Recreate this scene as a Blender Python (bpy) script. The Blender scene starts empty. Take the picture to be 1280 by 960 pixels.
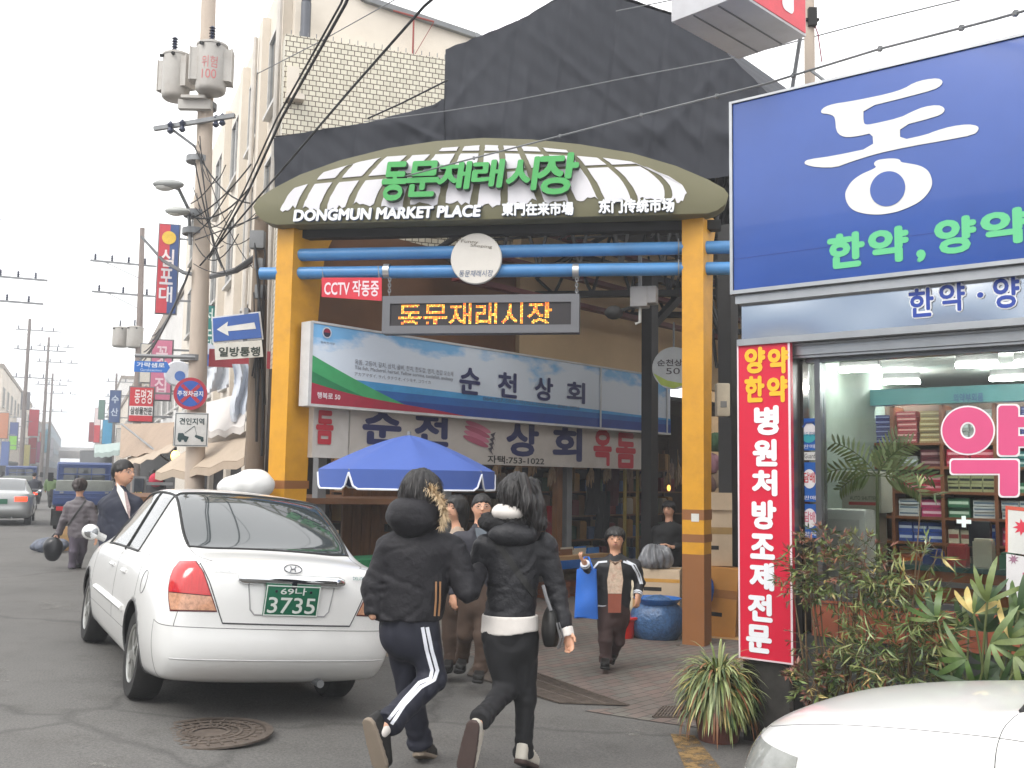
import bpy, bmesh, math, random
import numpy as np
from mathutils import Vector, Matrix
from mathutils.bvhtree import BVHTree
random.seed(7)
R = math.radians
SC = bpy.context.scene
COL = SC.collection
FPX, EYE = 1244.0, 1.63
cam_d = bpy.data.cameras.new('Camera')
cam_d.sensor_width = 36.0
cam_d.lens = 36.0 * FPX / 1280.0
cam_d.clip_start = 0.1
cam_d.clip_end = 3000
cam = bpy.data.objects.new('Camera', cam_d)
COL.objects.link(cam)
cam.matrix_world = Matrix.Translation((0, 0, EYE)) @ Matrix.Rotation(R(95.5), 4, 'X') @ Matrix.Rotation(R(0.9), 4, 'Z')
SC.camera = cam
SUN_EL, SUN_AZ = R(48), R(222)
world = bpy.data.worlds.new('World')
SC.world = world
world.use_nodes = True
_nt = world.node_tree
_bg = _nt.nodes['Background']
_sky = _nt.nodes.new('ShaderNodeTexSky')
_sky.sky_type = 'NISHITA'
_sky.sun_disc = False
_sky.sun_elevation = SUN_EL
_sky.sun_rotation = SUN_AZ
_sky.dust_density = 4.0
_hs = _nt.nodes.new('ShaderNodeHueSaturation')
_hs.inputs['Saturation'].default_value = 0.14
_hs.inputs['Value'].default_value = 1.0
_nt.links.new(_sky.outputs[0], _hs.inputs['Color'])
_cl = _nt.nodes.new('ShaderNodeTexNoise')
_cl.inputs['Scale'].default_value = 2.2
_cl.inputs['Detail'].default_value = 5
_cr = _nt.nodes.new('ShaderNodeMapRange')
_cr.inputs['To Min'].default_value = 8.0
_cr.inputs['To Max'].default_value = 9.6
_nt.links.new(_cl.outputs['Fac'], _cr.inputs[0])
_cc = _nt.nodes.new('ShaderNodeCombineColor')
for _k in range(3):
 _nt.links.new(_cr.outputs[0], _cc.inputs[_k])
_mx = _nt.nodes.new('ShaderNodeMix')
_mx.data_type = 'RGBA'
_mx.inputs['Factor'].default_value = .85
_nt.links.new(_hs.outputs[0], _mx.inputs['A'])
_nt.links.new(_cc.outputs[0], _mx.inputs['B'])
_nt.links.new(_mx.outputs['Result'], _bg.inputs['Color'])
_bg.inputs['Strength'].default_value = 0.15
sun_d = bpy.data.lights.new('sun', 'SUN')
sun_d.energy = 1.0
sun_d.angle = R(25)
sun_d.color = (1.0, 0.96, 0.9)
sun = bpy.data.objects.new('sun', sun_d)
COL.objects.link(sun)
_sd = Vector((math.sin(SUN_AZ) * math.cos(SUN_EL), math.cos(SUN_AZ) * math.cos(SUN_EL), math.sin(SUN_EL)))
sun.rotation_euler = _sd.to_track_quat('Z', 'Y').to_euler()
SC.view_settings.view_transform = 'Standard'
SC.view_settings.look = 'None'
SC.view_settings.gamma = 1.0
SC.view_settings.use_curve_mapping = False
SC.view_settings.exposure = 0.84
SC.cycles.max_bounces = 6
SC.cycles.transparent_max_bounces = 12
_M3 = np.array(cam.matrix_world.to_3x3())
_C = np.array([0, 0, EYE])
def ray(px, py):
 return _M3 @ np.array([(px - 640) / FPX, -(py - 480) / FPX, -1.0])
def gn(x, y):
 return .919 * x + .395 * y
def gz(x, y):
 n = gn(x, y)
 return -.08 * min(3, max(0, n)) - .025 * min(7, max(0, n - 3))
def at(px, py, Y):
 r = ray(px, py)
 return Vector(_C + r * (Y / r[1]))
def gr(px, py):
 r = ray(px, py)
 z = 0
 for _ in range(60):
  p = _C + r * ((z - EYE) / r[2])
  z = gz(p[0], p[1])
 return Vector(p)
def frame(o, rd, up=(0, 0, 1)):
 """matrix with X along rd (2-D or 3-D), Y up, Z the face's outward normal"""
 x = Vector((rd[0], rd[1], rd[2] if len(rd) > 2 else 0)).normalized()
 y = Vector(up)
 z = x.cross(y).normalized()
 y = z.cross(x).normalized()
 m = Matrix((x, y, z)).transposed().to_4x4()
 m.translation = Vector(o)
 return m
def loc(F, px, py, dz=0.0):
 """where the sight line meets the plane of frame F (offset dz): local x, y"""
 n = F.col[2].to_3d()
 o = F.translation + n * dz
 r = Vector(ray(px, py))
 c = Vector(_C)
 t = (o - c).dot(n) / r.dot(n)
 q = F.inverted() @ (c + r * t)
 return (q.x, q.y)
def lin(c):
 return tuple(((v / 255) / 12.92 if v / 255 <= .04045 else ((v / 255 + .055) / 1.055) ** 2.4) for v in c[:3]) + (1,)
def mat(name, rgb, rough=.6, metal=0.0, var=.12, scale=4.0, bump=0.0, bscale=60.0, spec=.5, emit=0.0, coat=0.0, dirt=None, dirtamt=.35, ecol=None, stretch=None):
 m = bpy.data.materials.new(name)
 m.use_nodes = True
 nt = m.node_tree
 b = nt.nodes['Principled BSDF']
 b.inputs['Roughness'].default_value = rough
 b.inputs['Metallic'].default_value = metal
 b.inputs['Specular IOR Level'].default_value = spec
 b.inputs['Coat Weight'].default_value = coat
 b.inputs['Coat Roughness'].default_value = .05
 c = lin(rgb)
 b.inputs['Base Color'].default_value = c
 if emit:
  b.inputs['Emission Color'].default_value = lin(ecol or rgb)
  b.inputs['Emission Strength'].default_value = emit
 tc = nt.nodes.new('ShaderNodeTexCoord')
 vec = tc.outputs['Object']
 if stretch:
  mp = nt.nodes.new('ShaderNodeMapping')
  mp.inputs['Scale'].default_value = stretch
  nt.links.new(vec, mp.inputs[0])
  vec = mp.outputs[0]
 if var or dirt:
  n = nt.nodes.new('ShaderNodeTexNoise')
  n.inputs['Scale'].default_value = scale
  n.inputs['Detail'].default_value = 6
  n.inputs['Roughness'].default_value = .62
  nt.links.new(vec, n.inputs['Vector'])
  mr = nt.nodes.new('ShaderNodeMapRange')
  mr.inputs['From Min'].default_value = .3
  mr.inputs['From Max'].default_value = .7
  mr.inputs['To Min'].default_value = 1 - var
  mr.inputs['To Max'].default_value = 1 + var
  nt.links.new(n.outputs['Fac'], mr.inputs['Value'])
  hv = nt.nodes.new('ShaderNodeHueSaturation')
  hv.inputs['Color'].default_value = c
  nt.links.new(mr.outputs[0], hv.inputs['Value'])
  out = hv.outputs[0]
  if dirt:
   n2 = nt.nodes.new('ShaderNodeTexNoise')
   n2.inputs['Scale'].default_value = scale * .6
   n2.inputs['Detail'].default_value = 9
   n2.inputs['Roughness'].default_value = .7
   nt.links.new(vec, n2.inputs['Vector'])
   m2 = nt.nodes.new('ShaderNodeMapRange')
   m2.inputs['From Min'].default_value = .48
   m2.inputs['From Max'].default_value = .72
   m2.inputs['To Max'].default_value = dirtamt
   nt.links.new(n2.outputs['Fac'], m2.inputs['Value'])
   mx = nt.nodes.new('ShaderNodeMix')
   mx.data_type = 'RGBA'
   nt.links.new(m2.outputs[0], mx.inputs['Factor'])
   nt.links.new(out, mx.inputs['A'])
   mx.inputs['B'].default_value = lin(dirt)
   out = mx.outputs['Result']
  nt.links.new(out, b.inputs['Base Color'])
 if bump:
  n3 = nt.nodes.new('ShaderNodeTexNoise')
  n3.inputs['Scale'].default_value = bscale
  n3.inputs['Detail'].default_value = 4
  nt.links.new(vec, n3.inputs['Vector'])
  bp = nt.nodes.new('ShaderNodeBump')
  bp.inputs['Strength'].default_value = bump
  bp.inputs['Distance'].default_value = .02
  nt.links.new(n3.outputs['Fac'], bp.inputs['Height'])
  nt.links.new(bp.outputs[0], b.inputs['Normal'])
 return m
def glass_mat(name, tint=(235, 245, 240), refl=.5):
 m = bpy.data.materials.new(name)
 m.use_nodes = True
 nt = m.node_tree
 nt.nodes.clear()
 o = nt.nodes.new('ShaderNodeOutputMaterial')
 t = nt.nodes.new('ShaderNodeBsdfTransparent')
 t.inputs[0].default_value = lin(tint)
 g = nt.nodes.new('ShaderNodeBsdfGlossy')
 g.inputs['Roughness'].default_value = .01
 fr = nt.nodes.new('ShaderNodeFresnel')
 fr.inputs[0].default_value = 1.0 + refl
 mx = nt.nodes.new('ShaderNodeMixShader')
 nt.links.new(fr.outputs[0], mx.inputs[0])
 nt.links.new(t.outputs[0], mx.inputs[1])
 nt.links.new(g.outputs[0], mx.inputs[2])
 nt.links.new(mx.outputs[0], o.inputs[0])
 return m
_mc = {}
def paint(rgb, rough=.5, **k):
 """a plain painted / printed / plastic colour, made once"""
 key = (tuple(rgb), rough, tuple(sorted(k.items())))
 if key not in _mc:
  _mc[key] = mat('paint', rgb, rough, **k)
 return _mc[key]
class MB:
 def __init__(s):
  s.v, s.f, s.mi, s.sm = [], [], [], []
 def add(s, vs, fs, mi=0, smooth=False, M=None):
  o = len(s.v)
  s.v += [tuple(M @ Vector(v)) for v in vs] if M is not None else [tuple(v) for v in vs]
  for f in fs:
   s.f.append(tuple(i + o for i in f))
   s.mi.append(mi)
   s.sm.append(smooth)
  return s
 def box(s, c, size, M=None, mi=0, rz=0.0, taper=1.0):
  x, y, z = [d / 2 for d in size]
  T = Matrix.Translation(Vector(c)) @ Matrix.Rotation(rz, 4, 'Z')
  if M is not None:
   T = M @ T
  t = taper
  vs = [(-x, -y, -z), (x, -y, -z), (x, y, -z), (-x, y, -z), (-x * t, -y * t, z), (x * t, -y * t, z), (x * t, y * t, z), (-x * t, y * t, z)]
  return s.add(vs, [(0, 3, 2, 1), (4, 5, 6, 7), (0, 1, 5, 4), (1, 2, 6, 5), (2, 3, 7, 6), (3, 0, 4, 7)], mi, False, T)
 def box2(s, p0, p1, M=None, mi=0):
  c = [(a + b) / 2 for a, b in zip(p0, p1)]
  return s.box(c, [abs(b - a) for a, b in zip(p0, p1)], M, mi)
 def tube(s, pts, r, n=8, mi=0, M=None, caps=True, smooth=True):
  P = [Vector(p) for p in pts]
  rs = r if isinstance(r, (list, tuple)) else [r] * len(P)
  vs, fs = [], []
  pn = None
  for i, p in enumerate(P):
   t = (P[min(i + 1, len(P) - 1)] - P[max(i - 1, 0)]).normalized()
   if pn is None:
    a = Vector((0, 0, 1)) if abs(t.z) < .9 else Vector((1, 0, 0))
    u = t.cross(a).normalized()
   else:
    u = (pn - t * pn.dot(t)).normalized()
   pn = u
   w = t.cross(u)
   for k in range(n):
    an = 2 * math.pi * k / n
    vs.append(p + (u * math.cos(an) + w * math.sin(an)) * rs[i])
  for i in range(len(P) - 1):
   for k in range(n):
    a, b = i * n + k, i * n + (k + 1) % n
    fs.append((a, b, b + n, a + n))
  s.add(vs, fs, mi, smooth, M)
  if caps:
   e = (len(P) - 1) * n
   s.add([vs[k] for k in range(n)], [tuple(range(n - 1, -1, -1))], mi, False, M)
   s.add([vs[e + k] for k in range(n)], [tuple(range(n))], mi, False, M)
  return s
 def bar(s, a, b, w, h, mi=0, M=None, up=(0, 0, 1)):
  """square bar from a to b, w wide and h high"""
  a, b = Vector(a), Vector(b)
  t = (b - a).normalized()
  up = Vector(up)
  if abs(t.dot(up)) > .98:
   up = Vector((0, 1, 0))
  x = t.cross(up).normalized()
  y = x.cross(t).normalized()
  vs = [p + x * (sx * w / 2) + y * (sy * h / 2) for p in (a, b) for sx, sy in ((-1, -1), (1, -1), (1, 1), (-1, 1))]
  return s.add(vs, [(3, 2, 1, 0), (4, 5, 6, 7), (0, 1, 5, 4), (1, 2, 6, 5), (2, 3, 7, 6), (3, 0, 4, 7)], mi, False, M)
 def lathe(s, prof, n=20, M=None, mi=0, smooth=True, closed=False):
  vs, fs = [], []
  for r, z in prof:
   for k in range(n):
    an = 2 * math.pi * k / n
    vs.append((r * math.cos(an), r * math.sin(an), z))
  for i in range(len(prof) - 1):
   for k in range(n):
    a, b = i * n + k, i * n + (k + 1) % n
    fs.append((a, b, b + n, a + n))
  if not closed:
   fs.append(tuple(range(n - 1, -1, -1)))
   e = (len(prof) - 1) * n
   fs.append(tuple(e + k for k in range(n)))
  return s.add(vs, fs, mi, smooth, M)
 def prism(s, poly, z0, z1, M=None, mi=0, smooth=False):
  """flat outline in XY extruded from z0 to z1"""
  n = len(poly)
  vs = [(x, y, z0) for x, y in poly] + [(x, y, z1) for x, y in poly]
  fs = [tuple(range(n - 1, -1, -1)), tuple(range(n, 2 * n))] + [(i, (i + 1) % n, n + (i + 1) % n, n + i) for i in range(n)]
  return s.add(vs, fs, mi, smooth, M)
 def ring(s, outer, inner, z0, z1, M=None, mi=0):
  """outline with a hole, both lists the same length"""
  n = len(outer)
  vs = [(x, y, z) for z in (z0, z1) for ring_ in (outer, inner) for x, y in ring_]
  fs = []
  for i in range(n):
   j = (i + 1) % n
   fs += [(2 * n + i, 2 * n + j, 3 * n + j, 3 * n + i), (i, n + i, n + j, j), (i, j, 2 * n + j, 2 * n + i), (n + i, 3 * n + i, 3 * n + j, n + j)]
  return s.add(vs, fs, mi, False, M)
 def grid(s, fn, nu, nv, mi=0, smooth=True, M=None):
  vs = [fn(i / nu, j / nv) for i in range(nu + 1) for j in range(nv + 1)]
  fs = [(i * (nv + 1) + j, (i + 1) * (nv + 1) + j, (i + 1) * (nv + 1) + j + 1, i * (nv + 1) + j + 1) for i in range(nu) for j in range(nv)]
  return s.add(vs, fs, mi, smooth, M)
 def ball(s, c, r, n=12, mi=0, M=None):
  r = r if isinstance(r, (list, tuple)) else (r, r, r)
  vs, fs = [], []
  m = max(4, n // 2)
  for i in range(m + 1):
   th = math.pi * i / m
   for k in range(n):
    an = 2 * math.pi * k / n
    vs.append((c[0] + r[0] * math.sin(th) * math.cos(an), c[1] + r[1] * math.sin(th) * math.sin(an), c[2] + r[2] * math.cos(th)))
  for i in range(m):
   for k in range(n):
    a, b = i * n + k, i * n + (k + 1) % n
    fs.append((a, b, b + n, a + n))
  return s.add(vs, fs, mi, True, M)
 def mesh(s, name, mats, bevel=0, solid=0, recalc=True):
  me = bpy.data.meshes.new(name)
  me.from_pydata(s.v, [], s.f)
  me.polygons.foreach_set('material_index', s.mi)
  me.polygons.foreach_set('use_smooth', s.sm)
  for m in (mats if isinstance(mats, (list, tuple)) else [mats]):
   me.materials.append(m)
  if recalc or bevel or solid:
   bm = bmesh.new()
   bm.from_mesh(me)
   if bevel:
    bmesh.ops.remove_doubles(bm, verts=bm.verts, dist=1e-5)
   bmesh.ops.recalc_face_normals(bm, faces=bm.faces)
   if bevel:
    es = [e for e in bm.edges if len(e.link_faces) == 2 and e.calc_face_angle(0) > .5]
    bmesh.ops.bevel(bm, geom=es, offset=bevel, segments=2, affect='EDGES', profile=.6, clamp_overlap=True)
   if solid:
    bmesh.ops.solidify(bm, geom=bm.faces[:], thickness=solid)
   bm.to_mesh(me)
   bm.free()
  me.update()
  if any(s.sm) and not any(len(f) > 40 for f in s.f) or len(s.f) < 400:
   me.set_sharp_from_angle(angle=R(42))
  return me
def link(name, me, parent=None, M=None):
 o = bpy.data.objects.new(name, me)
 COL.objects.link(o)
 if parent is not None:
  o.parent = parent
 if M is not None:
  o.matrix_local = M
 return o
def tag(o, label=None, cat=None, group=None, kind=None):
 if label: o['label'] = label
 if cat: o['category'] = cat
 if group: o['group'] = group
 if kind: o['kind'] = kind
 return o
def thing(name, label, cat, M=None, group=None):
 o = bpy.data.objects.new(name, None)
 o.empty_display_size = .1
 COL.objects.link(o)
 if M is not None:
  o.matrix_world = M if isinstance(M, Matrix) else Matrix.Translation(Vector(M))
 return tag(o, label, cat, group)
def islands(mb):
 p = list(range(len(mb.v)))
 def fd(a):
  while p[a] != a:
   p[a] = p[p[a]]; a = p[a]
  return a
 seen = {}
 for i, v in enumerate(mb.v):
  k = tuple(round(c, 5) for c in v)
  if k in seen: p[fd(i)] = fd(seen[k])
  else: seen[k] = i
 for f in mb.f:
  for a in f[1:]: p[fd(a)] = fd(f[0])
 gs = {}
 for f, mi, sm in zip(mb.f, mb.mi, mb.sm):
  gs.setdefault(fd(f[0]), []).append((f, mi, sm))
 out = []
 for g in gs.values():
  m = MB(); ix = {}
  for f, mi, sm in g:
   for a in f:
    if a not in ix:
     ix[a] = len(m.v); m.v.append(mb.v[a])
   m.f.append(tuple(ix[a] for a in f)); m.mi.append(mi); m.sm.append(sm)
  out.append(m)
 return out
SEP = {'clamp_band', 'lug', 'insulator', 'bracket', 'bolt', 'painted_band', 'mud_flap', 'latch', 'cuff', 'lapel', 'cord', 'bumper_bar'}
def part(name, mb, mats, parent, bevel=0, label=None, M=None, recalc=True):
 if name in SEP:
  ms = islands(mb)
  if 1 < len(ms) < 40:
   return [link(name, m.mesh(name, mats, bevel, recalc=recalc), parent, M) for m in ms][0]
 o = link(name, mb.mesh(name, mats, bevel, recalc=recalc), parent, M)
 if label: o['label'] = label
 return o
def solo(name, mb, mats, label, cat, group=None, M=None, bevel=0, recalc=True):
 o = link(name, mb.mesh(name, mats, bevel, recalc=recalc))
 if M is not None:
  o.matrix_world = M if isinstance(M, Matrix) else Matrix.Translation(Vector(M))
 return tag(o, label, cat, group)
def structure(name, mb, mats, recalc=True):
 return tag(link(name, mb.mesh(name, mats, recalc=recalc)), kind='structure')
def copy_tree(o, M=None, label=None, group=None, parent=None):
 c = o.copy()
 COL.objects.link(c)
 if parent is not None:
  c.parent = parent
 for ch in list(o.children):
  copy_tree(ch, parent=c)
 if M is not None:
  c.matrix_world = M if isinstance(M, Matrix) else Matrix.Translation(Vector(M))
 if label: c['label'] = label
 if group: c['group'] = group
 return c
_tc = {}
def glyphs(body):
 if body not in _tc:
  cu = bpy.data.curves.new('lettering', 'FONT')
  cu.body = body
  cu.resolution_u = 3
  o = bpy.data.objects.new('lettering', cu)
  COL.objects.link(o)
  dg = bpy.context.evaluated_depsgraph_get()
  dg.update()
  me = bpy.data.meshes.new_from_object(o.evaluated_get(dg))
  vs = np.array([v.co[:2] for v in me.vertices])
  fs = [tuple(p.vertices) for p in me.polygons]
  bpy.data.objects.remove(o)
  bpy.data.meshes.remove(me)
  _tc[body] = (vs, fs)
 return _tc[body]
def letter_mb(mb, body, x0, x1, y0, y1, z=.004, bold=.0, mi=0, shear=0.0, slope=0.0, M=None, depth=0.0):
 """the words filling the box x0..x1, y0..y1 of the face's plane; bold thickens the strokes (in em)"""
 vs, fs = glyphs(body)
 lo, hi = vs.min(0) - bold, vs.max(0) + bold
 sx, sy = (x1 - x0) / (hi[0] - lo[0]), (y1 - y0) / (hi[1] - lo[1])
 offs = [(0, 0)] if not bold else [(0, 0)] + [(bold * math.cos(2 * math.pi * k / 8), bold * math.sin(2 * math.pi * k / 8)) for k in range(8)]
 for k, (ox, oy) in enumerate(offs):
  q = []
  for x, y in vs:
   X = x0 + (x + ox - lo[0]) * sx
   Y = y0 + (y + oy - lo[1]) * sy
   X += shear * (Y - y0)
   Y += slope * (X - x0)
   q.append((X, Y, z + k * .00015))
  mb.add(q, fs, mi, False, M)
  if depth:
   cnt = {}
   for f in fs:
    for a, b in zip(f, f[1:] + f[:1]):
     cnt[(a, b)] = 1
   vs2, f2 = [], []
   for (a, b) in cnt:
    if (b, a) not in cnt:
     o = len(vs2)
     vs2 += [q[a], q[b], (q[b][0], q[b][1], q[b][2] - depth), (q[a][0], q[a][1], q[a][2] - depth)]
     f2.append((o, o + 3, o + 2, o + 1))
   mb.add(vs2, f2, mi + 1, False, M)
 return mb
def lettering(parent, body, box, m, z=.004, bold=.02, shear=0, slope=0, name='lettering'):
 mb = MB()
 letter_mb(mb, body, *box, z=z, bold=bold, shear=shear, slope=slope)
 return part(name, mb, m, parent, recalc=False)
def pbox(F, x0, y0, x1, y1, dz=0):
 """pixel box (left, top, right, bottom) on the plane of F -> local box"""
 a = loc(F, x0, y0, dz); b = loc(F, x1, y1, dz); c = loc(F, x0, y1, dz); d = loc(F, x1, y0, dz)
 return (min(a[0], c[0]), max(b[0], d[0]), (c[1] + b[1]) / 2, (a[1] + d[1]) / 2)
def nrm(v):
 v = np.array(v, float)
 return v / np.linalg.norm(v)
def cap(P, a, b, ra, rb=None):
 rb = ra if rb is None else rb
 a = np.array(a, float); b = np.array(b, float)
 ba = b - a
 pa = P - a
 h = np.clip((pa @ ba) / max(1e-9, ba @ ba), 0, 1)
 return np.linalg.norm(pa - h[..., None] * ba, axis=-1) - (ra + (rb - ra) * h)
def ell(P, c, r, ax=None):
 q = P - np.array(c, float)
 if ax is not None:
  q = q @ np.array(ax, float).T
 r = np.array(r, float)
 k = np.linalg.norm(q / r, axis=-1)
 return (k - 1) * r.min() * np.clip(1, .2, 1) if False else (k - 1) * (np.linalg.norm(q, axis=-1) / np.maximum(k, 1e-6))
def smin(a, b, k):
 h = np.clip(.5 + .5 * (b - a) / k, 0, 1)
 return b + (a - b) * h - k * h * (1 - h)
def chain(P, pts, rs, k=.03):
 d = None
 for i in range(len(pts) - 1):
  c = cap(P, pts[i], pts[i + 1], rs[i], rs[i + 1])
  d = c if d is None else smin(d, c, k)
 return d
def wob(P, s, seed=0):
 x, y, z = P[..., 0] * s + seed, P[..., 1] * s + seed * 1.7, P[..., 2] * s - seed
 return (np.sin(x * 1.1 + 1.3 * np.sin(y * .9 + z * .7)) + np.sin(y * 1.3 + 1.2 * np.sin(z * 1.1 - x * .6)) + np.sin(z * 1.2 + 1.4 * np.sin(x * .8 + y * .5))) / 3
def nets(fn, lo, hi, h):
 lo = np.array(lo, float); hi = np.array(hi, float)
 n = np.maximum(4, np.ceil((hi - lo) / h).astype(int) + 1)
 gx, gy, gz_ = [lo[i] + h * np.arange(n[i]) for i in range(3)]
 P = np.stack(np.meshgrid(gx, gy, gz_, indexing='ij'), -1)
 D = fn(P)
 s = D < 0
 c = [(i, j, k) for i in (0, 1) for j in (0, 1) for k in (0, 1)]
 def sl(a, o):
  return a[o[0]:n[0] - 1 + o[0], o[1]:n[1] - 1 + o[1], o[2]:n[2] - 1 + o[2]]
 cnt = sum(sl(s, o).astype(int) for o in c)
 act = (cnt > 0) & (cnt < 8)
 idx = -np.ones(act.shape, int)
 ii = np.argwhere(act)
 idx[act] = np.arange(len(ii))
 acc = np.zeros((len(ii), 3)); num = np.zeros(len(ii))
 for o in c:
  for ax in range(3):
   if o[ax] == 0:
    o2 = list(o); o2[ax] = 1
    d0 = sl(D, o)[act]; d1 = sl(D, o2)[act]
    m = (d0 < 0) != (d1 < 0)
    t = np.where(m, d0 / np.where(m, d0 - d1, 1), 0)
    p = np.array(o, float)[None, :].repeat(len(ii), 0)
    p[:, ax] += t
    acc += p * m[:, None]; num += m
 V = lo + h * (ii + acc / np.maximum(num, 1)[:, None])
 F = []
 for ax in range(3):
  a1, a2 = (ax + 1) % 3, (ax + 2) % 3
  o0 = [slice(None)] * 3; o1 = [slice(None)] * 3
  o0[ax] = slice(0, n[ax] - 1); o1[ax] = slice(1, n[ax])
  for a in (a1, a2):
   o0[a] = slice(1, n[a] - 1); o1[a] = slice(1, n[a] - 1)
  s0, s1 = s[tuple(o0)], s[tuple(o1)]
  for flag, rev in ((s0 & ~s1, False), (~s0 & s1, True)):
   e = np.argwhere(flag)
   if not len(e):
    continue
   for a in (a1, a2):
    e[:, a] += 1
   q = []
   for d1, d2 in ((-1, -1), (0, -1), (0, 0), (-1, 0)):
    w = e.copy(); w[:, a1] += d1; w[:, a2] += d2
    q.append(idx[w[:, 0], w[:, 1], w[:, 2]])
   q = np.stack(q, 1)
   F.append(q[:, ::-1] if rev else q)
 return V, np.concatenate(F)
def net_obj(name, fn, lo, hi, h, m, parent=None, label=None):
 V, F = nets(fn, lo, hi, h)
 me = bpy.data.meshes.new(name)
 me.from_pydata(V.tolist(), [], F.tolist())
 me.polygons.foreach_set('use_smooth', [True] * len(me.polygons))
 me.materials.append(m)
 me.update()
 o = link(name, me, parent)
 if label: o['label'] = label
 return o
def bvh_of(o):
 me = o.data
 return BVHTree.FromPolygons([v.co[:] for v in me.vertices], [p.vertices[:] for p in me.polygons])
# ================================================================ GROUND
def asphalt_mat():
 m = bpy.data.materials.new('asphalt')
 m.use_nodes = True
 nt = m.node_tree
 b = nt.nodes['Principled BSDF']
 tc = nt.nodes.new('ShaderNodeTexCoord')
 def noise(s, d, r):
  n = nt.nodes.new('ShaderNodeTexNoise')
  n.inputs['Scale'].default_value = s; n.inputs['Detail'].default_value = d; n.inputs['Roughness'].default_value = r
  nt.links.new(tc.outputs['Object'], n.inputs['Vector'])
  return n.outputs['Fac']
 def ramp(src, stops):
  c = nt.nodes.new('ShaderNodeValToRGB')
  while len(c.color_ramp.elements) < len(stops):
   c.color_ramp.elements.new(.5)
  for e, (p, col) in zip(c.color_ramp.elements, stops):
   e.position = p; e.color = col
  nt.links.new(src, c.inputs[0])
  return c.outputs[0]
 def mix(a, bb, f, mode='MULTIPLY'):
  x = nt.nodes.new('ShaderNodeMix'); x.data_type = 'RGBA'; x.blend_type = mode
  if isinstance(f, float): x.inputs['Factor'].default_value = f
  else: nt.links.new(f, x.inputs['Factor'])
  nt.links.new(a, x.inputs['A']); nt.links.new(bb, x.inputs['B'])
  return x.outputs['Result']
 big = ramp(noise(.55, 7, .65), [(.3, (.102, .099, .094, 1)), (.52, (.122, .118, .112, 1)), (.75, (.138, .133, .126, 1))])
 fine = ramp(noise(62, 4, .85), [(.28, (.35, .35, .35, 1)), (.5, (1, 1, 1, 1)), (.75, (1.75, 1.72, 1.68, 1))])
 c = mix(big, fine, .8)
 st = ramp(noise(2.3, 8, .7), [(.5, (1, 1, 1, 1)), (.68, (.78, .77, .75, 1))])
 c = mix(c, st, .7)
 vo = nt.nodes.new('ShaderNodeTexVoronoi'); vo.feature = 'DISTANCE_TO_EDGE'; vo.inputs['Scale'].default_value = .33
 wn = nt.nodes.new('ShaderNodeTexNoise'); wn.inputs['Scale'].default_value = 1.6; wn.inputs['Detail'].default_value = 6
 nt.links.new(tc.outputs['Object'], wn.inputs['Vector'])
 va = nt.nodes.new('ShaderNodeMix'); va.data_type = 'RGBA'; va.inputs['Factor'].default_value = .35
 nt.links.new(tc.outputs['Object'], va.inputs['A']); nt.links.new(wn.outputs['Color'], va.inputs['B'])
 nt.links.new(va.outputs['Result'], vo.inputs['Vector'])
 cr = ramp(vo.outputs['Distance'], [(0, (.45, .45, .45, 1)), (.012, (1, 1, 1, 1))])
 c = mix(c, cr, .55)
 nt.links.new(c, b.inputs['Base Color'])
 b.inputs['Roughness'].default_value = .85
 b.inputs['Specular IOR Level'].default_value = .3
 bp = nt.nodes.new('ShaderNodeBump'); bp.inputs['Strength'].default_value = .35; bp.inputs['Distance'].default_value = .01
 nt.links.new(noise(160, 3, .7), bp.inputs['Height'])
 nt.links.new(bp.outputs[0], b.inputs['Normal'])
 return m
U = Vector((-.395, .919, 0))
W = Vector((.919, .395, 0))
def st(n, t, z=None):
 """street coordinates: n across, t along -> world"""
 p = W * n + U * t
 return Vector((p.x, p.y, gz(p.x, p.y) if z is None else z))
mb = MB()
ns = [-440, -200, -40, -10, -3, 0, 1, 2, 3, 5, 7.5, 10, 40, 200, 440]
ts = [-200, -60, -20, 0, 10, 20, 30, 60, 120, 300, 440]
vs = [tuple(st(n, t)) for n in ns for t in ts]
nt_ = len(ts)
mb.add(vs, [(i * nt_ + j, (i + 1) * nt_ + j, (i + 1) * nt_ + j + 1, i * nt_ + j + 1) for i in range(len(ns) - 1) for j in range(nt_ - 1)])
structure('street', mb, asphalt_mat())
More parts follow.
